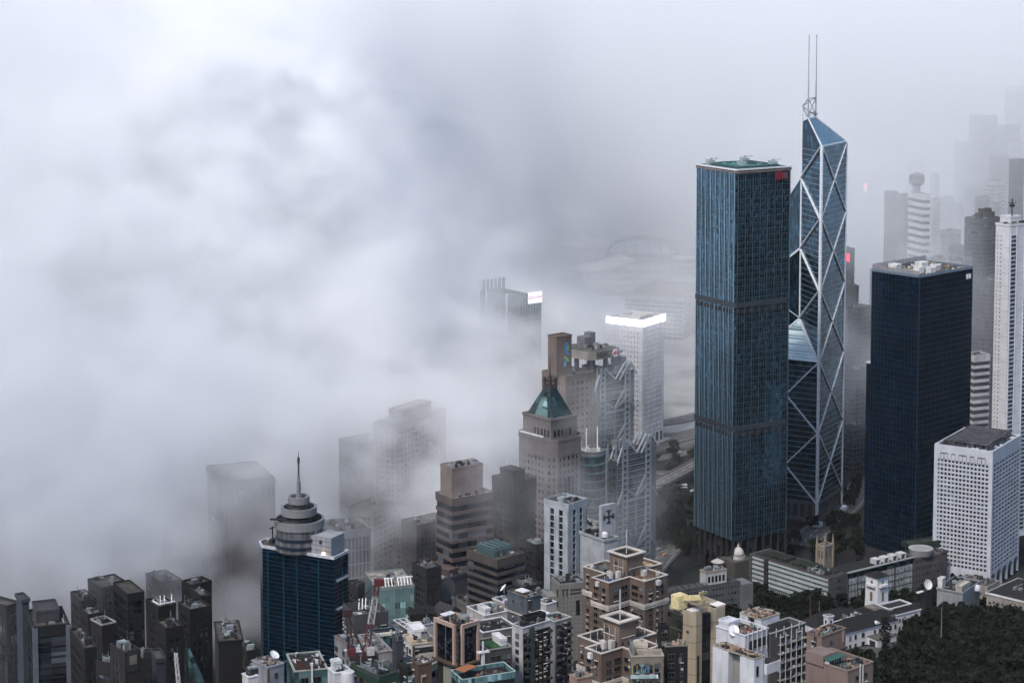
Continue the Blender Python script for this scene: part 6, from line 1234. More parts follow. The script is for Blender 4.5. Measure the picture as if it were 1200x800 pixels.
# ================================================================ offices, mansion and cathedral among the trees
def near_ground(px, py, it=8):
    """point of the terrain under a pixel"""
    z = 10
    for _ in range(it): q = PZ(px, py, z); z = ground_z(q.x, q.y)
    return PZ(px, py, z)
def cgo():
    b = Bd('white_banded_office', 'long white banded office slab with green roof, in front of the cathedral tower', (971.5, 678), 880, 994, 1218, 40, 'office building'); H = b.H; W, L = b.wx, b.wy
    wm = wall((.46, .48, .5), .7, .15, .2); ew = wall((.2, .195, .2)); b.part('end_wall', MB().box(0, W, 0, .8, 0, H), ew); b.part('end_wall', MB().box(-1, W, L - 1, L + .6, 0, H + 1), ew)
    b.part('glazing', MB().box(.5, W, .8, L - 1, 0, H - .4), glass((.03, .04, .045), (.12, .17, .17), (2, 1.2, 3.1), .3)); m = MB(); n = int(H / 3.1)
    for k in range(n): fb(m, b, 'L', .8, L - 1, H - 1.2 - 3.1 * k - .5, H - 1.2 - 3.1 * k + .9, -.5, .1)
    b.part('white_bands', m, wm, stuff=True); m = MB()
    for k in range(int(L / 1.6)): fb(m, b, 'L', .8 + k * 1.6, .8 + k * 1.6 + .35, 0, H - .4, -.5, -.02)
    b.part('piers', m, wm, stuff=True); m = MB()
    for k in range(n): fb(m, b, 'L', .8, L - 1, H - 1.2 - 3.1 * k - .75, H - 1.2 - 3.1 * k - .5, .1, .5)
    b.part('sunshades', m, plain((.1, .2, .19)), stuff=True); u = L * .77; b.part('stair_slot', MB().box(-1.2, .6, u, u + 3, 0, H + .5), DGREY)
    for z in (6, 10.5, 15): b.part('end_window', MB().box(W * .45, W * .6, -.1, .02, H - z + 2, H - z + 4), DARK)
    gr = roofm((.03, .085, .035)); b.part('roof', MB().box(.3, W, .3, L, H - .35, H), roofm((.13, .11, .09)))
    for k in range(5): y0 = L * (.1 + .17 * k); b.part('roof_garden', MB().box(W * .25, W * .8, y0, y0 + L * .14, H, H + 1.2 + (k % 2) * .8), gr)
    m = MB()
    for k in range(6): m.beam((2, L * (.1 + .14 * k), H + .6), (W - 2, L * (.18 + .14 * k), H + .9), .5)
    b.part('roof_walkway', m, wall((.2, .2, .19)), stuff=True); clutter(b, 2, W - 2, 2, L * .35, H, 71, 14); parapet(b, b.poly, H - .2, .7, .4, ew, out=.12)
    b = Bd('glass_gallery_office', 'office wing with tall glass bays and dark clerestory strip behind the mansion tower', (994, 671.5), 975, 1070, 1228, 35, 'office building'); H = b.H; W, L = b.wx, b.wy
    b.part('core', MB().box(0, W, .6, L, 0, H), ew); b.part('glazing', MB().box(0, W, .3, .62, 0, H - 4), glass((.08, .11, .12), (.26, .32, .33), (.8, 1, 1.4), .3)); m = MB()
    for k in range(8): m.box(W * k / 7 - .3, W * k / 7 + .3, -.1, .4, 0, H - 4)
    for k in range(5): m.box(0, W, .02, .4, H - 8.2 - 4.2 * k, H - 7.7 - 4.2 * k)
    b.part('frame', m, wall((.16, .17, .18)), stuff=True); m = MB()
    for k in range(46): m.box(W * k / 46, W * k / 46 + .25, .1, .35, 0, H - 4)
    b.part('white_fins', m, wall((.5, .52, .53)), stuff=True); b.part('clerestory', MB().box(0, W, .35, .62, H - 3.9, H - .6), glass((.01, .015, .02), (.04, .06, .07), (3, 1, 3), .3)); b.part('roof_edge', MB().box(-.6, W + .6, -.8, .6, H, H + .7), wall((.4, .42, .43))); b.part('roof', MB().box(0, W, .62, L, H + .02, H + .4), roofm((.03, .06, .035)))
    for k in range(4): x = W * (.45 + .13 * k); m = MB(); m.box(x, x + .8, 2, 7, H + .4, H + 3); m.box(x + 4, x + 4.8, 2, 7, H + .4, H + 3); m.box(x, x + 4.8, 2, 7, H + 3, H + 3.6); b.part('white_roof_frame', m, wall((.55, .55, .56)), stuff=True)
    b = Bd('tan_office_wing', 'tan office wing with rows of slot windows at the right end of the glass bays', (1070.5, 655), 1060, 1103, 1262, 30, 'office building'); H = b.H; W, L = b.wx, b.wy; tm = wall((.19, .165, .155)); zs = [H - 4 - 4.2 * k for k in range(6)]
    skin(b, b.poly, 0, H, 4.2, 2.1, 2.2, 1.1, .3, BLK, tm); b.part('roof', MB().box(0, W, 0, L, H, H + .5), wall((.22, .2, .17))); b.part('white_drum', MB().cyl(W * .45, L * .6, H + .5, H + 4.6, 7, 8.2, 18), wall((.42, .42, .43)))
    b = Bd('green_hatted_pavilion', 'pavilion with green netted parapet standing above the tan office wing', (1066, 637), 1058, 1102, 1300, 22, 'building'); H = b.H; W, L = b.wx, b.wy; b.part('green_parapet', MB().ring(offset(b.poly, .8), offset(b.poly, -.3), H - 4, H), wall((.03, .11, .05))); b.part('roof', MB().box(0, W, 0, L, H - 4, H - .8), roofm((.1, .13, .13))); b.part('wall', MB().box(1, W - 1, 1, L - 1, 0, H - 4), GREY)
    b = gen('brown_annexe_block', 'brown annexe with cut corner left of the arched white block', (1092, 650), 1085, 1110, 1290, 30, wc=(.17, .16, .17), sp=0, pw=0, cl=3, par=1)
cgo()
def cathedral():
    b = Bd('cathedral_tower', 'cream gothic church tower with four pinnacles in front of the braced tower', (966, 641), 957.5, 976, 1300, 43, 'church tower'); H = b.H; W, L = b.wx, b.wy; cm = wall((.38, .33, .26), .85, .15, .3)
    b.part('shaft', MB().box(0, W, 0, L, 0, H), cm); m = MB()
    for (x, y) in ((0, 0), (W, 0), (W, L), (0, L)):
        m.box(x - .7, x + .7, y - .7, y + .7, 0, H + 1.2); b.part('pinnacle', MB().prism([(x - .6, y - .6), (x + .6, y - .6), (x + .6, y + .6), (x - .6, y + .6)], H + 1.2, H + 7.5, top=[(x - .12, y - .12), (x + .12, y - .12), (x + .12, y + .12), (x - .12, y + .12)]), cm)
    b.part('buttress', m, cm, stuff=True); b.part('cornice', MB().ring(offset(b.poly, .5), offset(b.poly, -.6), H - .4, H + .8), cm); b.part('cap_roof', MB().prism(offset(b.poly, -.6), H, H + 2.2, top=[(W * .4, L * .4), (W * .6, L * .4), (W * .6, L * .6), (W * .4, L * .6)]), wall((.2, .18, .17)))
    for k in range(2):
        for f in 'RL':
            u = (W if f == 'R' else L) * (.3 + .4 * k); m = MB(); fb(m, b, f, u - .45, u + .45, H - 8, H - 3, .0, .08); b.part('belfry_window', m, DARK)
    b.part('nave', MB().box(W, W + 26, L * .1, L * .9, 0, H * .45), cm); b.part('nave_roof', MB().add([(W, 0, H * .45), (W + 27, 0, H * .45), (W + 27, L, H * .45), (W, L, H * .45), (W, L / 2, H * .7), (W + 27, L / 2, H * .7)], [(0, 1, 5, 4), (2, 3, 4, 5), (1, 2, 5), (3, 0, 4)]), wall((.08, .07, .07)))
cathedral()
def dome_house():
    p = PD(865, 652, 1330); zb = ground_z(p.x, p.y); o = empty('domed_hall', (p.x, p.y, zb), math.radians(35), 'small hall with white ribbed dome and lantern at the foot of the glass office tower', 'domed building'); z = p.z - zb; wm = wall((.55, .53, .52))
    MB().box(-9, 9, -7, 9, 0, z - 1).build('hall', wall((.2, .19, .18)), o); MB().cyl(0, 0, z - 1, z + 1.2, 4.6, n=18).build('drum', wm, o); MB().lathe(0, 0, [(4.2, z + 1.2), (4.0, z + 3.2), (3.2, z + 5), (1.8, z + 6.3), (.8, z + 6.8)], 18).build('dome', wm, o, smooth=True); MB().lathe(0, 0, [(.8, z + 6.7), (.8, z + 8.2), (.3, z + 8.6), (.1, z + 10.5)], 8).build('lantern', wm, o)
    m = MB()
    for k in range(12): m.beam((4.4 * math.cos(k * .52), 4.4 * math.sin(k * .52), z - 1), (4.4 * math.cos(k * .52), 4.4 * math.sin(k * .52), z + 1.3), .5)
    tag(m.build('columns', wm, o), kind='stuff')
    p = PD(841, 656, 1325); o = empty('white_kiosk', (p.x, p.y, p.z - 4), 0, 'round white tent-roofed kiosk left of the small dome', 'kiosk'); MB().cyl(0, 0, 0, 3, 3.2, n=12).build('wall', wm, o); MB().lathe(0, 0, [(4.6, 3), (2.5, 4.2), (.6, 5), (.1, 6)], 12).build('tent_roof', wm, o)
dome_house()
def left_office():
    b = Bd('low_grey_institute', 'low grey building with skylights and white penthouse behind the brown cross-plan tower', (782, 696), 772, 867, 1120, 27, 'building'); H = b.H; W, L = b.wx, b.wy; wm = wall((.2, .21, .22))
    skin(b, b.poly, 0, H, 4, 2.2, 2.4, .9, .3, glass((.02, .03, .04), (.08, .1, .13), (2.2, 2.2, 4), .3), wm); b.part('roof', MB().box(-.2, W, -.2, L, H, H + .6), roofm((.13, .14, .15)))
    for k in range(7): x = W * (.04 + .085 * k); b.part('skylight', MB().add([(x, 1, H + .6), (x + 2.2, 1, H + .6), (x + 2.2, 6, H + .6), (x, 6, H + .6), (x, 1, H + 2.2), (x, 6, H + 2.2)], [(0, 1, 4), (1, 2, 5, 4), (2, 3, 5), (3, 0, 4, 5)]), wall((.25, .26, .27)))
    x0, y0 = b.top(838, 684, H); hut(b, W * .55, W * .84, 2, L * .9, H + .5, 7.5, wall((.5, .5, .5)), 'penthouse', roof=wall((.4, .35, .3))); m = MB()
    for k in range(5): m.box(W * (.58 + .05 * k), W * (.58 + .05 * k) + 1.4, 1.85, 1.99, H + 2, H + 5.6)
    b.part('penthouse_window', m, BLK, stuff=True); clutter(b, W * .58, W * .82, 3, L * .8, H + 8, 5, 6)
    b.part('end_wing', MB().box(W + .02, W + 8, -2, L, 0, H - 1), wall((.26, .27, .28)))
left_office()
def hip(o, nm, x0, x1, y0, y1, z, h, mat, ins=None, ov=.7):
    x0 -= ov; x1 += ov; y0 -= ov; y1 += ov; dx, dy = x1 - x0, y1 - y0; i = ins if ins is not None else min(dx, dy) / 2
    if dx > dy: r = [(x0 + i, (y0 + y1) / 2), (x1 - i, (y0 + y1) / 2)]; fs = [(0, 1, 5, 4), (1, 2, 5), (2, 3, 4, 5), (3, 0, 4)]
    else: r = [((x0 + x1) / 2, y0 + i), ((x0 + x1) / 2, y1 - i)]; fs = [(0, 1, 4), (1, 2, 5, 4), (2, 3, 5), (3, 0, 4, 5)]
    m = MB().add([(x0, y0, z), (x1, y0, z), (x1, y1, z), (x0, y1, z)] + [(*q, z + h) for q in r], fs + [(3, 2, 1, 0)]); return m.build(nm, mat, o)
def mansion():
    wm = wall((.6, .6, .63), .8, .08, .15); rm = wall((.035, .033, .036), .8, .3, .2); b = Bd('white_mansion', 'white mansion with dark tiled hip roofs, square tower and small turret among dark trees', (990, 743), 958, 1052, 1073, 34, 'mansion'); o = b.o; H = b.H; W = b.wx
    def tp(px, py, z): return b.top(px, py, z)
    L = 15; b.part('main_wall', MB().box(0, W, 0, L, 0, H), wm); b.part('eave', MB().box(-.5, W + .5, -.5, L + .5, H, H + .6), wm); hip(o, 'main_roof', 0, W, 0, L, H + .6, 5.2, rm)
    wins(b, (0, 0), 0, [(W * .1, 1.2), (W * .2, 1.2), (W * .34, 1.9), (W * .56, 1.0), (W * .65, 1.0), (W * .74, 1.0), (W * .86, 1.2), (W * .95, 1.2)], (H - 3, H - 8), 2.4, 0, 5)
    m = MB().cyl(W * .62, -.4, H + 1.0, H + 1.3, 2.2, n=16); m = MB().add([(W * .62 + 1.6 * math.cos(t * math.pi / 10), -.2 + 0, H + 1.2 + 1.3 * math.sin(t * math.pi / 10)) for t in range(11)] + [(W * .62 + 1.6 * math.cos(t * math.pi / 10), 3, H + 1.2 + 1.3 * math.sin(t * math.pi / 10)) for t in range(11)], [tuple(range(10, -1, -1))] + [(t, t + 1, t + 12, t + 11) for t in range(10)]); b.part('lunette_dormer', m, wm)
    # rear range, gable parapet, turret
    b.part('rear_wall', MB().box(-6, W * .62, L + .02, L + 14, 0, H + .2), wm); hip(o, 'rear_roof', -6, W * .62, L + 1, L + 14, H + .25, 6, rm); b.part('gable_parapet', MB().beam((-4, L + .4, H + .8), (W * .6, L + .4, H + 2.4), .7), wm)
    b.part('left_wing', MB().box(-16, -.02, 2, L, 0, H - 1), wm); hip(o, 'left_roof', -16, -.1, 2, L, H - 1, 4.5, rm)
    x, y = tp(975, 727, H); tx0, ty0 = -5, 8; b.part('turret', MB().box(tx0, tx0 + 3.8, ty0, ty0 + 3.8, H - 2, H + 8.2), wm); b.part('turret_cornice', MB().box(tx0 - .4, tx0 + 4.2, ty0 - .4, ty0 + 4.2, H + 8.2, H + 8.9), wm); b.part('turret_cap', MB().prism([(tx0, ty0), (tx0 + 3.8, ty0), (tx0 + 3.8, ty0 + 3.8), (tx0, ty0 + 3.8)], H + 8.9, H + 9.8, top=[(tx0 + 1.6, ty0 + 1.6), (tx0 + 2.2, ty0 + 1.6), (tx0 + 2.2, ty0 + 2.2), (tx0 + 1.6, ty0 + 2.2)]), GREY)
    wins(b, (tx0, ty0), 0, [(1.9, .9)], (H + 5.5,), 1.6, 0, 1); wins(b, (tx0, ty0 + 3.8), -90, [(1.9, .9)], (H + 5.5,), 1.6, 0, 1)
    # tower
    T = Bd('x', None, (1028.5, 677), 1016, 1041.5, 1118, 38); to = T.o; zt = T.p.z - b.zb; q = T.p; lx, ly = b.top(1028.5, 677, zt); bpy.data.objects.remove(to); FOOT.pop(); w_ = (T.wx + T.wy) / 2
    to = empty('tower', (lx, ly, 0), math.radians(4)); to.parent = o; q = [(0, 0), (w_, 0), (w_, w_), (0, w_)]
    MB().prism(offset(q, .5), 0, zt, top=q).build('tower_wall', wm, to); hip(to, 'tower_roof', 0, w_, 0, w_, zt, 2.8, wall((.05, .035, .035)), ov=1.0)
    for ang, (ox, oy) in ((0, (0, 0)), (-90, (0, w_))):
        a = math.radians(ang); d = Vector((math.cos(a), math.sin(a))); nn = Vector((d.y, -d.x))
        def bx(nm, u0, u1, o0, o1, z0, z1, mt): p = [Vector((ox, oy)) + d * u + nn * v for u, v in ((u0, o1), (u1, o1), (u1, o0), (u0, o0))]; MB().prism([tuple(k) for k in p], z0, z1).build(nm, mt, to)
        c = w_ / 2; bg = wall((.28, .25, .19)); bx('tower_window', c - .9, c + .9, -.1, .08, zt - 4.6, zt - 2.4, bg); bx('tower_window', c - .9, c + .9, -.1, .35, zt - 14.5, zt - 9.2, bg); bx('balcony', c - 3.2, c + 3.2, 0, 1.4, zt - 6, zt - 4.7, wm)
        for k in range(4): bx('bracket', c - 2.6 + 1.5 * k, c - 2.1 + 1.5 * k, .1, .9, zt - 7.3, zt - 6, wall((.4, .36, .28)))
    # connector and right wing
    x0, y0 = b.top(1034, 728, H + 3); b.part('connector', MB().box(W - 10, W + 6, L - 8, L + 10, 0, H + 1.5), wm); hip(o, 'connector_roof', W - 10, W + 6, L - 8, L + 10, H + 1.5, 2.4, rm, ins=4); b.part('flat_top', MB().box(W - 6, W + 1, L - 3, L + 6, H + 3.3, H + 4.1), roofm((.3, .27, .22))); wins(b, (W - 10, L - 8), 0, [(2, .9), (4.5, .9), (8, .9), (11, .9), (14, .9)], (H - .4, H - 4), 1.3, 0, 2)
    R0 = W + 5; b.part('right_wing', MB().box(R0, R0 + 19, 6, 22, 0, H + .4), wm); b.part('wing_eave', MB().box(R0 - .5, R0 + 19.5, 5.5, 22.5, H + .4, H + 1), wm); hip(o, 'wing_roof', R0, R0 + 19, 6, 12, H + 1, 2.6, rm, ov=.1, ins=1.2); b.part('wing_flat_roof', MB().box(R0 + .5, R0 + 18, 12.6, 21.5, H + 1, H + 1.8), roofm((.08, .08, .085))); b.part('wing_parapet', MB().ring([(R0, 12.3), (R0 + 18.6, 12.3), (R0 + 18.6, 22), (R0, 22)], [(R0 + .7, 13), (R0 + 17.9, 13), (R0 + 17.9, 21.3), (R0 + .7, 21.3)], H + 1.02, H + 2.6), wm)
    wins(b, (R0, 6), 0, [(2.5, 1.1), (5, 1.1), (12, 1.1), (15, 1.1)], (H - 3, H - 7.6), 1.9, 0, 4)
    # porch
    b.part('porch', MB().box(W * .42, W * .78, -8, -.02, 0, 4.6), wm); hip(o, 'porch_roof', W * .42, W * .78, -8, 0, 4.6, 1.6, wall((.2, .18, .16)), ov=.4); b.part('porch_arch', MB().box(W * .54, W * .66, -8.15, -8, 0, 3.4), DARK); b.part('porch_arch', MB().box(W * .42 - .15, W * .42, -6.5, -2, 0, 3.2), DARK)
    jumble(b, W * .3, W * .6, L - 1, L + 2, H + 2, 16, 5, 1.8, [WHITE, GREY])
    p = near_ground(1020, 764); tag(MB().cyl(0, 0, .15, .3, 9, n=24).build('forecourt', wall((.2, .19, .18)), None, loc=(p.x, p.y, p.z)), kind='structure'); p = near_ground(1058, 758); tag(MB().cyl(0, 0, .3, .45, 11, n=24).build('forecourt', wall((.16, .155, .15)), None, loc=(p.x, p.y, p.z)), kind='structure')
mansion()
def clubs():
    wm = wall((.5, .48, .47)); b = gen('white_roof_tank_block', 'white flat block with cube tank and small dome at right among dark trees', (1128, 695), 1098, 1148, 1150, 55, wc=(.36, .38, .4), sp=0, pw=0, cl=8, par=.8, rf=ROOFD, seed=81); H = b.H; W, L = b.wx, b.wy
    hut(b, 1, W * .5, 1, L * .3, H, 3.2, wall((.5, .46, .4))); hut(b, 0, 5, L * .8, L * .98, H, 6, wall((.6, .6, .6)), 'cube_tank'); b.part('small_dome', MB().lathe(W * .75, -1, [(2.2, H - 3), (2.2, H - 1.4), (1.6, H - .2), (.4, H + .3)], 12), wall((.6, .6, .65)))
    b = gen('white_arcade_block', 'white two storey block with small arched windows behind the cube tank', (1157, 688), 1120, 1170, 1190, 50, wc=(.42, .39, .37), fl=4, bay=3, sp=2.2, pw=1.7, dep=.3, cl=6, par=.8, seed=82)
    b = gen('long_colonial_wing', 'long low building with pale eave line and square windows at the right edge', (1215, 708), 1157, 1250, 1134, 47, wc=(.4, .36, .33), fl=4, bay=3, sp=2.2, pw=1.7, dep=.4, cl=3, par=.5, rf=ROOFD, seed=83); b.part('eave', MB().ring(offset(b.poly, 1), offset(b.poly, .3), b.H - .6, b.H + .3), WHITE)
    b = Bd('dish_hut', 'low hut carrying a big white dish left of the cube tank', (1084, 693), 1078, 1094, 1170, 40, 'hut'); b.part('wall', MB().box(0, b.wx, 0, b.wy, 0, b.H), DGREY); b.part('white_roof', MB().box(-6, -1, 0, 2, b.H, b.H + .6), WHITE); dish(b, b.wx * .4, b.wy * .3, b.H, 3.2, -1.7, plain((.65, .65, .65)), 'white_dish', .35)
clubs()
# ---------------------------------------------------------------- trees
def crown_mesh(seed, h, r0, n=420, col=False, s=.9):
    r = random.Random(seed); m = MB(); lobes = [(Vector((0, 0, h * .62)), r0 * .75)] if not col else []
    if col:
        for k in range(9): lobes.append((Vector((r.uniform(-.2, .2), r.uniform(-.2, .2), h * (.1 + .1 * k))), r0 * (1 - abs(k - 4) * .1)))
    else:
        for k in range(8): t = r.uniform(0, 6.28); q = r.uniform(.3, .75) * r0; lobes.append((Vector((q * math.cos(t), q * math.sin(t), h * r.uniform(.42, .88))), r0 * r.uniform(.3, .5)))
    for i in range(n):
        c, rr = r.choice(lobes); d = Vector((r.gauss(0, 1), r.gauss(0, 1), r.gauss(0, .8))).normalized() * rr * r.uniform(.65, 1.08); p = c + d
        u = Vector((r.gauss(0, 1), r.gauss(0, 1), r.gauss(0, .6))).normalized() * s * r.uniform(.5, 1.3); v = u.cross(Vector((r.gauss(0, 1), r.gauss(0, 1), r.gauss(0, 1)))).normalized() * s * r.uniform(.5, 1.2)
        m.add([p - u, p + v, p + u, p - v * .6], [(0, 1, 2, 3)])
    return m
def trunk_mesh(seed, h, col=False):
    r = random.Random(seed); m = MB(); m.lathe(0, 0, [(.45, -1), (.32, h * .25), (.2, h * .55)], 7)
    if not col:
        for k in range(5): t = k * 1.3 + r.random(); m.beam((0, 0, h * (.3 + .05 * k)), (math.cos(t) * h * .25, math.sin(t) * h * .25, h * (.6 + .04 * k)), .2, n=5)
    return m
BARK = wall((.06, .045, .035)); TREES = []
_col = [crown_mesh(s_, 15, 2.1, 420, True, .5) for s_ in (3,)]
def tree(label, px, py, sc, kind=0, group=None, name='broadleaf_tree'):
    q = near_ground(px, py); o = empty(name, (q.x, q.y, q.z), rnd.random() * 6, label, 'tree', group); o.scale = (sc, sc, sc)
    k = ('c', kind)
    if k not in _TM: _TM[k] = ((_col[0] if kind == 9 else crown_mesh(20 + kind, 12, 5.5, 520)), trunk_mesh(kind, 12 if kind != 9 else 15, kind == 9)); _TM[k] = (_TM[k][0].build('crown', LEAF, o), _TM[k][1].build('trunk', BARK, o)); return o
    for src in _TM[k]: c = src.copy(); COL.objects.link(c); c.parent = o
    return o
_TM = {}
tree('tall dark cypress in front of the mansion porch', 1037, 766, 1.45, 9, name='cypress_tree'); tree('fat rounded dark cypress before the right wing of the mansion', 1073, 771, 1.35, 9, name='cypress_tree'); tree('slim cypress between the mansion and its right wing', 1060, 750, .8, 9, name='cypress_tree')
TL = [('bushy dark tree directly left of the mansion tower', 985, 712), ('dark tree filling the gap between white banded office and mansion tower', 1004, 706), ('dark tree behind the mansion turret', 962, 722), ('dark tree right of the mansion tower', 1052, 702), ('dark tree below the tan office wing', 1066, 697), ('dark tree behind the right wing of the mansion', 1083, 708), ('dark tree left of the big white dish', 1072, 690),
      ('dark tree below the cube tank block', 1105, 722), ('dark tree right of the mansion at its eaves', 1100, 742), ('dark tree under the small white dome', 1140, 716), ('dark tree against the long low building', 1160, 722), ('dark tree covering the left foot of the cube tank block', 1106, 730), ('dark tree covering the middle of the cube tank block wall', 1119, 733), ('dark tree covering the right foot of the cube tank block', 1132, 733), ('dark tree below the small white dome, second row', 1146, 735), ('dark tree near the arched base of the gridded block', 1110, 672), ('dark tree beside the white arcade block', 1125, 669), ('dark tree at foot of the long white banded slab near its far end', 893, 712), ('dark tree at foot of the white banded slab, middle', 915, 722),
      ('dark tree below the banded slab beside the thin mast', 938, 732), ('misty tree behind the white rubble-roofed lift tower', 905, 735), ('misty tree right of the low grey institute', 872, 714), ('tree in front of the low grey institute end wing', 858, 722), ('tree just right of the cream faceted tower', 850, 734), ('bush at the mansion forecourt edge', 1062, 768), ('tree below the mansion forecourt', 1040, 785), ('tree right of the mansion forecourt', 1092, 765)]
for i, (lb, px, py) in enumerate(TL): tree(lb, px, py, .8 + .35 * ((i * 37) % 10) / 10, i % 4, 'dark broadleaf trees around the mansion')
def inside(x, y, pad=2.5):
    for (fx, fy, a, wx, wy) in FOOT:
        dx, dy = x - fx, y - fy; u = dx * math.cos(a) + dy * math.sin(a); v = -dx * math.sin(a) + dy * math.cos(a)
        if -pad < u < wx + pad and -pad < v < wy + pad: return True
    return False
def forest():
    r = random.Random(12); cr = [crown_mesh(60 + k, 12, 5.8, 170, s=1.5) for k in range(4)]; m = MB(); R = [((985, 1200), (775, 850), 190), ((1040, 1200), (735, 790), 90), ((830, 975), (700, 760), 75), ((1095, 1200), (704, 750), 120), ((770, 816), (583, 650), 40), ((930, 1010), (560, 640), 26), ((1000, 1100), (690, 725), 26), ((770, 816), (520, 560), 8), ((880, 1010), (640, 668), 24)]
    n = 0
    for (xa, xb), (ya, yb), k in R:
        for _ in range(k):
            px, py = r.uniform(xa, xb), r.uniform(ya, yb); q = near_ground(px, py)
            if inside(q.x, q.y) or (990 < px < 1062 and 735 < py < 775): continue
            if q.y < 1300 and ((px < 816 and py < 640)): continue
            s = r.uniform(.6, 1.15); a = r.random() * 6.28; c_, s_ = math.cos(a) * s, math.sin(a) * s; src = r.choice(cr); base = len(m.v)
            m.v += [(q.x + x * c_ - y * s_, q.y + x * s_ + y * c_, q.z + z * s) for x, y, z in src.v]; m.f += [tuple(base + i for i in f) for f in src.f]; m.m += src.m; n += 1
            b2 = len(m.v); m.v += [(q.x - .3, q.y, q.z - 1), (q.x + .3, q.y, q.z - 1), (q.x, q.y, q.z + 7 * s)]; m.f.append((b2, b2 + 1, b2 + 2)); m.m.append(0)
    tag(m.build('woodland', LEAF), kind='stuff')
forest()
# ---------------------------------------------------------------- roads, vehicles
ROADM = NT('asphalt'); _c = ROADM.mix(ROADM.step(ROADM.noise(.15, 5), .35, .65), (.05, .05, .052), (.085, .083, .085)); ROADM.l(_c, ROADM.b.inputs['Base Color']); ROADM.b.inputs['Roughness'].default_value = .85; ROADM = ROADM.m
MARK = plain((.7, .68, .6)); CONC = wall((.2, .195, .19))
def ribbon_road(name, pts, wd, z=None, mark=True, bridge=False):
    P = [(near_ground(*p) if z is None else PZ(p[0], p[1], z)) for p in pts]; Q = []
    for i in range(len(P) - 1):
        p0, p1, p2, p3 = P[max(0, i - 1)], P[i], P[i + 1], P[min(len(P) - 1, i + 2)]
        for k in range(8): t = k / 8; Q.append(.5 * ((2 * p1) + (p2 - p0) * t + (2 * p0 - 5 * p1 + 4 * p2 - p3) * t * t + (3 * p1 - p0 - 3 * p2 + p3) * t ** 3))
    Q.append(P[-1]); m, k_, e_ = MB(), MB(), MB()
    def strip(mb, o0, o1, lift, th=0, dash=False):
        for i in range(len(Q) - 1):
            if dash and i % 2: continue
            vs = []
            for j in (i, i + 1):
                d = Q[min(len(Q) - 1, j + 1)] - Q[max(0, j - 1)]; n = Vector((d.y, -d.x, 0)).normalized()
                for o_ in (o0, o1): p = Q[j] + n * o_; zz = (z if z is not None else ground_z(p.x, p.y)) + lift; vs.append((p.x, p.y, zz))
            if th: vs += [(x, y, zz - th) for x, y, zz in vs]; mb.add(vs, [(0, 1, 3, 2), (4, 6, 7, 5), (0, 2, 6, 4), (1, 5, 7, 3)])
            else: mb.add(vs, [(0, 1, 3, 2)])
    strip(m, -wd / 2, wd / 2, .9, 1.2); o = m.build(name, ROADM); o['kind'] = 'structure'
    if mark: strip(k_, -.15, .15, .91, dash=True); strip(k_, -wd / 2 + .6, -wd / 2 + .8, .91); strip(k_, wd / 2 - .8, wd / 2 - .6, .91); c = k_.build('lane_marking', MARK, o); c['kind'] = 'stuff'
    strip(e_, -wd / 2 - 1.8, -wd / 2 - .02, 1.04 if not bridge else 1.9, 1.3 if not bridge else 2.6); strip(e_, wd / 2 + .02, wd / 2 + 1.8, 1.04 if not bridge else 1.9, 1.3 if not bridge else 2.6); c = e_.build('kerb' if not bridge else 'parapet', CONC, o); c['kind'] = 'stuff'
    if bridge:
        m = MB()
        for i in range(4, len(Q), 8): m.beam((Q[i].x, Q[i].y, 0), (Q[i].x, Q[i].y, z), 2.2)
        c = m.build('piers', CONC, o); c['kind'] = 'stuff'
    return Q
r1 = ribbon_road('road', [(742, 690), (775, 648), (800, 628), (820, 606)], 22)
ribbon_road('road', [(765, 655), (795, 642), (820, 622)], 9)
ribbon_road('road', [(938, 640), (962, 618), (985, 600), (1005, 578), (1018, 560)], 20)
ribbon_road('road', [(1163, 684), (1180, 692), (1215, 698)], 12); 
ribbon_road('flyover', [(760, 574), (782, 562), (815, 545), (840, 530)], 12, 16, bridge=True)
ribbon_road('flyover', [(760, 556), (790, 556), (840, 553)], 10, 12, bridge=True)
ribbon_road('road', [(765, 520), (800, 512), (850, 500), (930, 480)], 24); ribbon_road('road', [(760, 498), (800, 492), (850, 478)], 16); ribbon_road('road', [(765, 540), (800, 532), (850, 520)], 10)
ribbon_road('road', [(985, 470), (1010, 455), (1030, 440)], 14); ribbon_road('road', [(1140, 560), (1185, 548), (1230, 540)], 16)
def vehicle(nm, label, cat, px, py, ang, ln, wd, ht, c, z=1.0, group=None):
    q = near_ground(px, py); o = empty(nm, (q.x, q.y, q.z + z), math.radians(ang), label, cat, group); pm = plain(c, .35); m = MB(); h0 = .35
    if cat == 'bus': m.box(-ln / 2, ln / 2, -wd / 2, wd / 2, h0, ht)
    else: m.box(-ln / 2, ln / 2, -wd / 2, wd / 2, h0, ht * .55); m.prism([(-ln * .32, -wd * .45), (ln * .22, -wd * .45), (ln * .22, wd * .45), (-ln * .32, wd * .45)], ht * .55, ht, top=[(-ln * .24, -wd * .38), (ln * .12, -wd * .38), (ln * .12, wd * .38), (-ln * .24, wd * .38)])
    m.build('body', pm, o); g = MB()
    if cat == 'bus':
        for zz in ([1.3, 2.9] if ht > 3.5 else [1.4]): g.box(-ln / 2 + .3, ln / 2 + .03, -wd / 2 - .03, wd / 2 + .03, zz, zz + .8)
    else: g.box(-ln * .26, ln * .16, -wd * .46, wd * .46, ht * .62, ht * .88)
    g.build('windows', BLK, o)
    for sx in (-1, 1):
        for sy in (-1, 1): w_ = MB(); w_.add([(sx * ln * .32 + .38 * math.cos(k * .785), sy * wd * .46 + t, .38 + .38 * math.sin(k * .785)) for t in (-.12, .12) for k in range(8)], [tuple(range(8)), tuple(range(15, 7, -1))] + [(k, 8 + k, 8 + (k + 1) % 8, (k + 1) % 8) for k in range(8)]); w_.build('wheel', DARK, o)
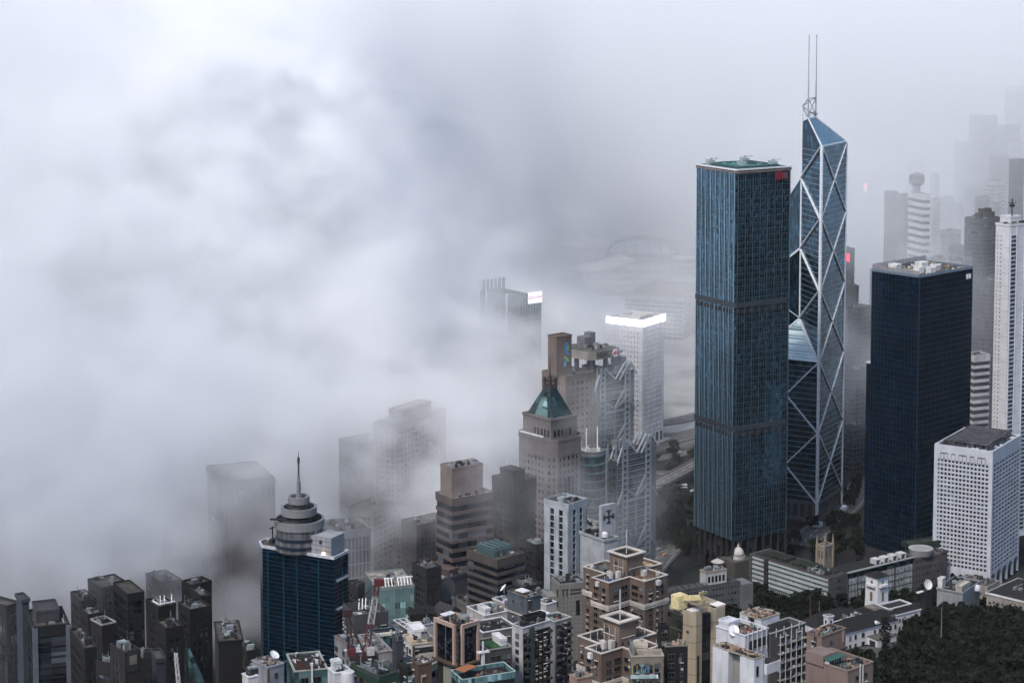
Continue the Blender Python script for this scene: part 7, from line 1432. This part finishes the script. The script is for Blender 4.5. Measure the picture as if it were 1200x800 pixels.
VG = 'vehicles on the roads below the towers'
vehicle('white_bus', 'white single deck coach parked in the dim yard by the flyover', 'bus', 797, 573, 5, 11, 2.6, 3.3, (.6, .6, .6), group=VG); vehicle('white_van', 'small white van left of the coach in the dim yard', 'van', 781, 572, 20, 5.5, 2.2, 2.4, (.55, .55, .55), group=VG)
for i, (px, py, an, c, lb) in enumerate(((779, 652, 50, (.5, .2, .04), 'orange car on the road at the foot of the truss tower'), (772, 645, 50, (.5, .5, .5), 'white car behind the orange car at the foot of the truss tower'), (793, 633, 52, (.2, .03, .03), 'red car under the dark trees near the glass tower'), (798, 628, 52, (.04, .2, .1), 'green car near the red car under the dark trees'), (812, 577, 30, (.7, .7, .7), 'white car beside the coach yard, against the glass tower'), (1153, 734, 10, (.7, .7, .7), 'white car on the lane in the dark woodland at right'), (1192, 736, -30, (.5, .06, .06), 'red and white car at the right edge in dark woodland'), (988, 602, 45, (.3, .3, .32), 'grey car on the curved road right of the braced tower'), (795, 531, 10, (.6, .6, .6), 'white car on the wide road behind the truss tower'), (1174, 689, -20, (.3, .3, .3), 'dark car on the lane below the arched base'))):
    vehicle('parked_car', lb, 'car', px, py, an, 4.6, 1.9, 1.5, c, 1.0, VG)
p = PD(1148, 412, 1600)
# thin masts near the mansion
for (px, py0, py1, D, lb, c) in ((949, 700, 742, 1100, 'rusty brown pole beside the white mansion', (.2, .09, .05)), (960, 705, 722, 1130, 'grey pole behind the white mansion left wing', (.2, .24, .24)), (1103, 712, 742, 1080, 'thin grey flagpole right of the mansion', (.2, .22, .24))):
    a_, c_ = PD(px, py0, D), PD(px, py1, D); o = empty('pole', (c_.x, c_.y, c_.z - 6), 0, lb, 'pole'); h = a_.z - c_.z + 6; MB().lathe(0, 0, [(.3, 0), (.2, h * .6), (.1, h)], 6).build('shaft', plain(c), o); MB().cyl(0, 0, h - .1, h + .3, .25, n=6).build('finial', plain(c), o)
# ================================================================ hazy city on the right
HG = 'hazy towers of the far shore on the right'
FT = [
 ('twin round-topped tower half, dark blue-grey, left of the white striped tower', 'round_topped_tower', (1047, 226), 1037, 1052, 2100, 40, dict(wc=(.1, .12, .15), fl=4, bay=3, sp=1.4, pw=.8)),
 ('right half of the twin dark towers, joined to the white striped tower', 'round_topped_tower', (1058, 229), 1052, 1066, 2120, 35, dict(wc=(.1, .12, .15), fl=4, bay=3, sp=1.4, pw=.8)),
 ('white tower with bold dark window stripes and a round rooftop cage', 'striped_white_tower', (1083, 229), 1065, 1090, 2050, 22, dict(wc=(.6, .6, .62), fl=7.5, bay=30, sp=4.2, pw=0, dep=.6)),
 ('broad slate blue tower with cluttered dark roof, left of the pale slab tower', 'slate_blue_tower', (1152, 258), 1131, 1172, 1900, 40, dict(wc=(.13, .16, .19), fl=4, bay=3, sp=1.0, pw=.4, cl=14)),
 ('slim grey tower with red emblem on top, just right of the braced tower', 'red_emblem_tower', (999, 293), 988, 1001, 1900, 30, dict(wc=(.13, .17, .2), fl=4, bay=3, sp=.7, pw=.3)),
 ('dark block joined to the slim red emblem tower', 'grey_shoulder_block', (1003, 336), 992, 1006, 1850, 35, dict(wc=(.12, .15, .18), fl=4, bay=3, sp=1, pw=.4)),
 ('broad grey block with pale roof edge between braced tower and navy tower', 'grey_slab_block', (1006, 362), 994, 1021, 1760, 42, dict(wc=(.15, .17, .2), fl=4.4, bay=4, sp=1.4, pw=.8)),
 ('pale hotel block with white corner boxes just above the navy tower roof', 'pale_hotel_block', (1126, 308), 1085, 1139, 1800, 60, dict(wc=(.36, .37, .4), fl=4, bay=3, sp=1.5, pw=1, cl=16)),
 ('white block of bold horizontal bands right of the navy tower', 'white_banded_block', (1142, 418), 1130, 1159, 1560, 24, dict(wc=(.55, .55, .58), fl=5.5, bay=30, sp=2.4, pw=0, dep=.6, cl=8)),
 ('narrow white tower with blank face in the haze above the slate blue tower', 'white_sliver_tower', (1124, 240), 1119, 1129, 2400, 40, dict(wc=(.6, .6, .62), fl=4, bay=3, sp=1.8, pw=1.4)),
 ('pinkish white tower with sloped top, hazy, right of the white sliver tower', 'pinkish_haze_tower', (1165, 240), 1159, 1173, 2500, 40, dict(wc=(.45, .4, .42), fl=4, bay=3, sp=1.6, pw=1)),
 ('hazy white tower with small window stripes near the right edge', 'striped_haze_tower', (1168, 214), 1155, 1178, 2600, 45, dict(wc=(.5, .5, .52), fl=5, bay=4, sp=2, pw=1)),
 ('dark hazy tower near the right edge above the pale slab tower', 'dark_haze_tower', (1188, 188), 1183, 1200, 2500, 35, dict(wc=(.1, .13, .17), fl=4, bay=3, sp=1.2, pw=.6)),
 ('big brown-grey hazy tower block with pale rim high on the right', 'brown_haze_tower', (1165, 137), 1136, 1169, 3000, 62, dict(wc=(.22, .21, .24), fl=4, bay=3, sp=1.6, pw=1)),
 ('hazy grey tower block stepping down right of the big brown-grey one', 'stepped_haze_tower', (1180, 149), 1167, 1195, 3050, 40, dict(wc=(.25, .26, .3), fl=4, bay=3, sp=1.6, pw=1)),
 ('palest vertical-ribbed tower at the top right corner of the haze', 'ribbed_haze_tower', (1190, 103), 1178, 1216, 3200, 35, dict(wc=(.5, .5, .54), fl=4, bay=5, sp=.8, pw=2.4)),
 ('reddish framed hazy tower above the striped one at right', 'reddish_haze_tower', (1176, 184), 1160, 1182, 2800, 50, dict(wc=(.3, .24, .26), fl=4, bay=4, sp=1.4, pw=1.2)),
 ('hazy white box tower above the dark hazy tower', 'white_box_tower', (1190, 168), 1182, 1200, 2900, 40, dict(wc=(.5, .5, .54), fl=4, bay=4, sp=2, pw=1.6)),
 ('faint tower left of the big brown-grey block in the haze', 'faint_left_tower', (1128, 168), 1118, 1138, 3100, 45, dict(wc=(.3, .31, .35), fl=4, bay=3, sp=1.6, pw=1)),
 ('faint slim tower with narrow face left of the white sliver tower', 'faint_slim_tower', (1108, 232), 1101, 1118, 2700, 40, dict(wc=(.36, .36, .4), fl=4, bay=3, sp=1.6, pw=1)),
 ('pale tower just right of the striped white tower', 'pale_haze_block', (1096, 206), 1090, 1101, 2600, 40, dict(wc=(.5, .5, .54), fl=4, bay=3, sp=1.8, pw=1.2)),
 ('pale square tower behind the striped white tower, lower', 'pale_square_tower', (1093, 235), 1089, 1102, 2300, 35, dict(wc=(.5, .5, .53), fl=4, bay=3, sp=1.8, pw=1.2)),
 ('faint broad tower between white sliver tower and slate blue tower', 'faint_broad_tower', (1138, 220), 1130, 1158, 2800, 45, dict(wc=(.26, .28, .33), fl=4, bay=3, sp=1.6, pw=1)),
 ('grey tower with dark stripes standing behind the slate blue tower', 'grey_rear_tower', (1150, 232), 1143, 1160, 2450, 40, dict(wc=(.3, .32, .36), fl=4, bay=3, sp=1.6, pw=1)),
 ('faint tower above the striped white tower, nearly lost in haze', 'lost_haze_tower', (1074, 190), 1062, 1084, 3100, 45, dict(wc=(.36, .37, .41), fl=4, bay=3, sp=1.6, pw=1)),
 ('faint tower in the haze between braced tower and round-topped pair', 'gap_haze_tower', (1018, 212), 1009, 1028, 3100, 40, dict(wc=(.3, .32, .36), fl=4, bay=3, sp=1.6, pw=1)),
 ('low grey-blue block at the foot of the haze above the navy tower left corner', 'low_haze_block', (1032, 318), 1020, 1048, 2150, 40, dict(wc=(.2, .22, .25), fl=4, bay=3, sp=1.6, pw=1)),
 ('low block with round top between hazy towers above the hotel block', 'low_round_block', (1112, 272), 1102, 1126, 2200, 40, dict(wc=(.4, .41, .44), fl=4, bay=3, sp=1.6, pw=1)),
 ('bluish low tower left of the slate blue tower', 'bluish_low_tower', (1122, 290), 1112, 1132, 2100, 35, dict(wc=(.2, .26, .32), fl=4, bay=3, sp=1, pw=.4)),
 ('dark grey tower foot right of the slate blue tower', 'grey_foot_block', (1160, 330), 1150, 1176, 1750, 35, dict(wc=(.2, .2, .22), fl=4, bay=3, sp=1.6, pw=1)),
 ('grey tower low behind the white gridded block at the right edge', 'edge_grey_tower', (1190, 500), 1180, 1215, 1500, 40, dict(wc=(.2, .2, .22), fl=4, bay=3, sp=1.7, pw=1.2)),
 ('grey low block right of the braced tower foot', 'grey_low_block', (1000, 500), 988, 1016, 1620, 40, dict(wc=(.13, .15, .17), fl=4, bay=4, sp=1.4, pw=.8, cl=14)),
 ('dim mid block between braced tower and navy tower', 'dim_mid_block', (1002, 435), 990, 1018, 1700, 38, dict(wc=(.13, .15, .18), fl=4, bay=4, sp=1.4, pw=.8, cl=14)),
]
FB = {}
for i, (lb, nm, F, l_, r_, D, a, kw) in enumerate(FT):
    kw.setdefault('cl', 4); kw.setdefault('par', 1.2); b = gen(nm, lb, F, l_, r_, D, a, cat='tower', group=HG, seed=140 + i, **kw); FB.setdefault(nm, b)
for o_ in (FB['striped_white_tower'],):
    b = o_; W, L, H = b.wx, b.wy, b.H; b.part('roof_stem', MB().cyl(W * .25, L * .6, H, H + 9, 4, n=14), wall((.4, .4, .42))); b.part('roof_cage', MB().lathe(W * .25, L * .6, [(5, H + 9), (8, H + 11), (8, H + 19), (5, H + 21)], 14), wall((.3, .3, .34))); b.part('roof_bar', MB().beam((-2, L * .6, H + 22), (W * .7, L * .6, H + 22), 1.2), WHITE)
b = FB['red_emblem_tower']; m = MB(); u, z = b.loc(997, 299, 'L'); fb(m, b, 'L', 3, 13, b.H - 12, b.H - 4, .5, .8); b.part('red_emblem', m, plain((.5, .02, .05), .5, 0, .5, (.8, .05, .1)))
b = FB['gap_haze_tower']; m = MB(); fb(m, b, 'L', 2, 10, b.H - 14, b.H - 5, .5, .8); b.part('red_sign', m, plain((.8, .05, .1), .5, 0, 6, (1, .12, .2))); m = MB(); fb(m, b, 'L', 2, 10, b.H - 18, b.H - 16, .5, .8); b.part('white_sign', m, plain((.8, .8, .8), .5, 0, 4))
for nm in ('slate_blue_tower',):
    b = FB[nm]
    for k in range(5): b.part('plant_box', MB().box(b.wx * (.05 + .18 * k), b.wx * (.17 + .18 * k), b.wy * .2, b.wy * .5, b.H, b.H + 6 + 4 * (k % 2)), wall((.12, .12, .13)))
p = PZ(1148, 400, 12); o = empty('sports_court', (p.x, p.y, p.z), .5, 'red and blue sports court between navy tower and pale slab tower', 'sports court'); MB().box(-16, 16, -45, 45, 0, 1).build('court_slab', wall((.2, .2, .22)), o); MB().box(-9, 9, -32, 8, 1, 1.2).build('red_surface', wall((.4, .06, .06)), o); MB().box(-9, 9, 9, 22, 1, 1.2).build('blue_surface', wall((.08, .15, .4)), o)
# ---------------------------------------------------------------- harbour front: wing-roofed hall, arch frame, low sheds
def wing(name, label, pts, D, th, h, mat, base):
    """curved shell roof over a hall; pts = roof outline pixels (front edge then back edge)"""
    o = empty(name, base, 0, label, 'exhibition hall'); 
    return o
def expo():
    white = wall((.62, .6, .57), .6, .1, .1); glassd = glass((.02, .03, .04), (.05, .07, .1), (6, 6, 4), .4)
    c = PZ(650, 296, 18); o = empty('wing_roofed_hall', (c.x, c.y, 1), math.radians(-4), 'great hall with sweeping pale wing roof on the foggy waterfront', 'exhibition hall'); n = 16; m = MB(); vs = []
    for i in range(n + 1):
        t = i / n; x = -95 + 175 * t; z = 20 + 16 * abs(math.sin(math.pi * (t * .9 + .05))) + 6 * t; wd = 55 * (math.sin(math.pi * min(.97, t * .85 + .12)) ** .6)
        for s_, dz in ((-1, -4), (0, 5), (1, -2)): vs.append((x + s_ * 4, s_ * wd, z + dz))
    m.v = vs; 
    for i in range(n):
        for k in range(2): q = i * 3 + k; m.f.append((q, q + 3, q + 4, q + 1)); m.m.append(0)
    ro = m.build('wing_roof', white, o, smooth=True); so = ro.modifiers.new('thickness', 'SOLIDIFY'); so.thickness = 2.5
    MB().box(-80, 62, -30, 36, 0, 18).build('hall_wall', glassd, o); m = MB()
    c = PZ(703, 311, 18); o = empty('second_wing_roof', (c.x, c.y, 1), math.radians(28), 'smaller pale wing roof jutting right of the great hall', 'exhibition hall'); m.v = []
    for i in range(9):
        t = i / 8; x = -34 + 76 * t; z = 12 + 12 * t * t + 3
        for s_ in (-1, 1): m.v.append((x, s_ * (8 + 14 * t), z + s_ * 2))
    for i in range(8): m.f.append((2 * i, 2 * i + 2, 2 * i + 3, 2 * i + 1)); m.m.append(0)
    ro = m.build('wing_roof', white, o, smooth=True); so = ro.modifiers.new('thickness', 'SOLIDIFY'); so.thickness = 2.0; MB().box(-30, 36, -12, 12, 0, 12).build('hall_wall', glassd, o)
    c = PZ(752, 302, 10); o = empty('arched_glass_hall', (c.x, c.y, 1), math.radians(-8), 'arched steel and glass hall right of the wing roofs', 'exhibition hall'); m = MB(); sp_ = 52
    for yy in (0, 16, 32):
        a_ = [(sp_ * math.cos(math.pi * k / 18), yy, 10 + 26 * math.sin(math.pi * k / 18)) for k in range(19)]
        for k in range(18): m.beam(a_[k], a_[k + 1], 1.6)
        for k in range(2, 17, 2): m.beam(a_[k], (a_[k][0], yy, 8), .9)
    m.build('arch_ribs', wall((.42, .43, .45)), o)['kind'] = 'stuff'; MB().box(-sp_, sp_, 2, 30, 0, 12).build('lower_hall', glassd, o); MB().box(-sp_ - 4, sp_ + 6, -8, 1, 0, 9).build('terrace', wall((.3, .3, .33)), o)
    for i, (y, x0, x1, h, cc, lb) in enumerate(((318, 688, 800, 9, (.4, .4, .42), 'long pale shed roof nearest the wing halls'), (326, 692, 815, 8, (.28, .29, .32), 'long grey shed, second from the wing halls'), (334, 690, 742, 7, (.4, .4, .42), 'short pale shed below the long grey shed'), (334.5, 748, 815, 9, (.22, .23, .26), 'dark shed beside the short pale shed'), (342, 700, 815, 6, (.34, .34, .37), 'long low shed nearest to the lit white tower'))):
        p0, p1 = PZ(x0, y, h), PZ(x1, y, h); o = empty('waterfront_shed', (p0.x, p0.y, 1), 0, lb, 'shed', 'sheds along the foggy waterfront'); W = p1.x - p0.x; MB().box(0, W, 0, 34, 0, h).build('wall', wall(dk(cc, .6)), o); MB().box(-1, W + 1, -2, 20, h, h + 1.4).build('roof', wall(cc), o); m = MB()
        for k in range(int(W / 12)): m.box(k * 12 + 1, k * 12 + 2, -1, 19, h + 1.4, h + 2.2)
        m.build('roof_ribs', wall((.3, .3, .32)), o)['kind'] = 'stuff'
    p = PZ(803, 329, 20); o = empty('round_white_hall', (p.x, p.y + 14, 6), 0, 'round white banded hall at the left edge of the glass office tower', 'building'); r = 15; zt = zat(304, p.y) - 6
    MB().cyl(0, 0, 0, zt, r, n=24).build('drum', wall((.4, .42, .46)), o)
    for z in (zt - 1, zt - 8, 14): MB().cyl(0, 0, z, z + 2.5, r + 1, n=24).build('ring_band', wall((.6, .6, .62)), o)
    b = gen('flat_waterfront_block', 'wide flat-roofed block with ribbed rooftop behind the lit white tower', (801, 350), 732, 830, 2200, 70, wc=(.42, .44, .48), fl=5, bay=6, sp=2, pw=1, cl=16, zb=5, seed=88)
    for k, (px, py, w2, h2) in enumerate(((640, 318, 60, 20), (665, 330, 50, 26), (700, 352, 46, 18), (560, 340, 60, 30))):
        p = PZ(px, py, h2); 
expo()
# distant shoreline strip with a low breakwater
o = tag(MB().box(-700, 1500, 0, 30, -2, 3).build('breakwater', wall((.2, .2, .2)), None, loc=(0, 3300, 2)), 'long dark breakwater line in the foggy harbour', 'breakwater')
# ================================================================ ground, water, backdrop
def grid_sheet(name, x0, x1, y0, y1, n, m_, zf, mat, label=None):
    mb = MB(); 
    for j in range(m_ + 1):
        for i in range(n + 1):
            x = x0 + (x1 - x0) * i / n; y = y0 + (y1 - y0) * j / m_; mb.v.append((x, y, zf(x, y)))
    for j in range(m_):
        for i in range(n): q = j * (n + 1) + i; mb.f.append((q, q + 1, q + n + 2, q + n + 1)); mb.m.append(0)
    o = mb.build(name, mat); o['kind'] = 'structure'; return o
_g = NT('ground'); _c = _g.mix(_g.step(_g.noise(.01, 6), .4, .6), (.008, .009, .009), (.022, .022, .022)); _c = _g.mix(_g.step(_g.noise(.08, 4), .5, .65), _c, (.02, .025, .02)); _sx = _g.n('ShaderNodeSeparateXYZ'); _g.l(_g.co(), _sx.inputs[0]); _far = _g.mix(_g.step(_g.noise(.02, 5), .4, .6), (.2, .21, .21), (.34, .35, .35)); _c = _g.mix(_g.step(_g.math('ADD', _sx.outputs[1], _g.math('MULTIPLY', _g.noise(.01, 3), 160)), 1760, 1840), _c, _far); _g.l(_c, _g.b.inputs['Base Color']); _g.b.inputs['Roughness'].default_value = .95; _g.b.inputs['Specular IOR Level'].default_value = .15  # far land is pale concrete, lightened to bounce light into the haze
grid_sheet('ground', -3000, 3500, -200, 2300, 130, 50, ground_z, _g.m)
_w = NT('harbour_water'); _w.b.inputs['Base Color'].default_value = (.28, .33, .36, 1); _w.b.inputs['Roughness'].default_value = .25  # pale base colour stands in for reflected fog and brightens the haze
_bp = _w.n('ShaderNodeBump', Strength=.3, Distance=1.0); _w.l(_w.noise(.05, 4), _bp.inputs['Height']); _w.l(_bp.outputs[0], _w.b.inputs['Normal'])
o = MB().add([(-40000, 2290, 1), (40000, 2290, 1), (40000, 80000, 1), (-40000, 80000, 1)], [(0, 1, 2, 3)]).build('water', _w.m); o['kind'] = 'structure'
# ================================================================ fog: real scattering cloud, denser to the left and in the distance
FOGK = 1.0
def fog(near):
    ng = bpy.data.node_groups.new('fog_density', 'GeometryNodeTree'); ng.interface.new_socket('Geometry', in_out='OUTPUT', socket_type='NodeSocketGeometry')
    N, K = ng.nodes, ng.links
    class V:
        def __init__(s, k): s.k = k
    def sk(a, i):
        if isinstance(a, V): K.new(a.k, i)
        else: i.default_value = a
    def Mt(op, *a):
        n = N.new('ShaderNodeMath'); n.operation = op
        for i, x in enumerate(a): sk(x, n.inputs[i])
        return V(n.outputs[0])
    for nm, op in (('add', 'ADD'), ('sub', 'SUBTRACT'), ('mul', 'MULTIPLY'), ('truediv', 'DIVIDE')):
        setattr(V, '__%s__' % nm, lambda s, o, op=op: Mt(op, s, o)); setattr(V, '__r%s__' % nm, lambda s, o, op=op: Mt(op, o, s))
    def ss(x, a, b):
        n = N.new('ShaderNodeMapRange'); n.interpolation_type = 'SMOOTHSTEP'; sk(x, n.inputs['Value']); sk(a, n.inputs['From Min']); sk(b, n.inputs['From Max']); return V(n.outputs[0])
    pos = N.new('GeometryNodeInputPosition'); sp = N.new('ShaderNodeSeparateXYZ'); K.new(pos.outputs[0], sp.inputs[0]); X, Y, Z = [V(sp.outputs[i]) for i in range(3)]
    def noise(sc, det, off=0.0, zs=1.3, rough=.55, di=.4):
        c = N.new('ShaderNodeCombineXYZ'); sk(X * (1 / sc) + off, c.inputs[0]); sk(Y * (1 / sc) + off, c.inputs[1]); sk(Z * (zs / sc), c.inputs[2])
        n = N.new('ShaderNodeTexNoise'); n.inputs['Scale'].default_value = 1; n.inputs['Detail'].default_value = det; n.inputs['Roughness'].default_value = rough; n.inputs['Distortion'].default_value = di
        K.new(c.outputs[0], n.inputs['Vector']); return V(n.outputs[0])
    n1 = noise(420, 7) - .5; n2 = noise(130, 5, 3.7, di=.8) - .5; n3 = noise(55, 4, 9.1, di=.9) - .5; w_ = n1 * .95 + n2 * .6 + n3 * .42
    cap = ss(Z + w_ * 120, 480, 400)
    # bank rolling in from the left, its front leaning back as it rises
    edge = X - 55 + w_ * 400 + ss(Z, 135, 172) * 105 + ss(Z, 110, 60) * 160 + ss(Y, 1450, 1250) * 35
    base = Z + w_ * 150 + X * .08
    bank = ss(edge, 20, -60) * ss(Y + w_ * 330 - Z * 1.1, 970, 1090) * ss(base, 5, 75)
    bank = bank * Mt('MAXIMUM', .8 + (n1 * .7 + n2 * 1.1 + n3 * 1.2) * 7.0, 0.2) * .021
    if near:
        fine = noise(22, 4, 5.3, di=1.0) - .5
        veil = ss(X + n2 * 200, -150, -300) * ss(Y, 640, 860) * ss(Z + w_ * 200, 60, 170) * Mt('MAXIMUM', .6 + n3 * 5 + fine * 2, .1) * .0038
        wis = ss(n2 + n3 * .7 + fine * .35, .01, .2) * ss(Z, 0, 50) * ss(Z, 270, 170) * ss(Y + n1 * 100, 980, 1070) * ss(X, 110, 20) * ss(Y, 1750, 1500) * .012
        glow_mist = ss(Z, 60, 110) * ss(Z, 190, 150) * ss(Y, 1600, 1660) * ss(Y, 1800, 1740) * ss(X, 30, 70) * ss(X, 210, 160) * .003  # mist patch added round the tower's light band to make it glow
        d = (bank * Mt('MAXIMUM', 1 + fine * 4.0, .12) + wis + veil + glow_mist) * cap
        lo, hi, res = (-1000, 640, 0), (260, 1900, 480), (210, 210, 74)
    else:
        inner = Mt('MULTIPLY', Mt('GREATER_THAN', X, -1000.0), Mt('LESS_THAN', Y, 1900.0))
        wis2 = ss(n2 + n3 * .7, -.06, .2) * ss(Y, 1490, 1560) * ss(X, 90, 200) * ss(Z, 360, 260) * ss(Z, 20, 120) * ss(Y, 1900, 1750) * ss(X, 430, 330) * .0075
        far = ss(Y + w_ * 700 - X * .6, 1500, 2200) * .003 * (1 - .5 * ss(X, 350, 650)) * (1 - .6 * ss(X, -60, 60) * ss(X, 330, 240) * ss(Z + w_ * 120, 230, 150))
        left = ss(X + w_ * 300, 50, -70) * ss(Y + w_ * 250, 1690, 1850) * .016
        roofc = ss(Z + w_ * 200, 230, 330) * ss(Y + w_ * 500, 1650, 2300) * .0018
        wall_ = ss(Y + w_ * 500 - ss(X, 350, 700) * 350, 2900, 3500) * .03
        d = (bank * (1 - inner) + wis2 + far + left + roofc + wall_) * cap
        lo, hi, res = (-1500, 800, 0), (1700, 5200, 500), (220, 300, 40)
    vc = N.new('GeometryNodeVolumeCube'); sk(d * FOGK, vc.inputs['Density']); vc.inputs['Min'].default_value = lo; vc.inputs['Max'].default_value = hi
    for k, r in zip('XYZ', res): vc.inputs['Resolution ' + k].default_value = r
    sm = N.new('GeometryNodeSetMaterial'); K.new(vc.outputs[0], sm.inputs[0]); out = N.new('NodeGroupOutput'); K.new(sm.outputs[0], out.inputs[0])
    m = bpy.data.materials.get('fog')
    if m is None:
        m = bpy.data.materials.new('fog'); m.use_nodes = True; m.node_tree.nodes.clear()
        pv = m.node_tree.nodes.new('ShaderNodeVolumePrincipled'); mo = m.node_tree.nodes.new('ShaderNodeOutputMaterial'); m.node_tree.links.new(pv.outputs[0], mo.inputs['Volume'])
        pv.inputs['Color'].default_value = (.985, .99, 1, 1); pv.inputs['Density'].default_value = 1; pv.inputs['Anisotropy'].default_value = 0
    sm.inputs['Material'].default_value = m
    vd = bpy.data.volumes.new('fog'); vo = bpy.data.objects.new('fog', vd); COL.objects.link(vo); vd.materials.append(m)
    md = vo.modifiers.new('density', 'NODES'); md.node_group = ng; vo['kind'] = 'stuff'
fog(True); fog(False)
def haze():
    o = MB().box(-3200, 3600, -260, 5600, -5, 700).build('haze', None) if False else None
    mb = MB().box(-3200, 3600, -260, 5600, -1, 560); m = bpy.data.materials.new('haze'); m.use_nodes = True; m.node_tree.nodes.clear()
    pv = m.node_tree.nodes.new('ShaderNodeVolumePrincipled'); mo = m.node_tree.nodes.new('ShaderNodeOutputMaterial'); m.node_tree.links.new(pv.outputs[0], mo.inputs['Volume'])
    pv.inputs['Color'].default_value = (.95, .97, 1, 1); pv.inputs['Density'].default_value = .000012
    o = mb.build('haze', m); o['kind'] = 'stuff'
haze()
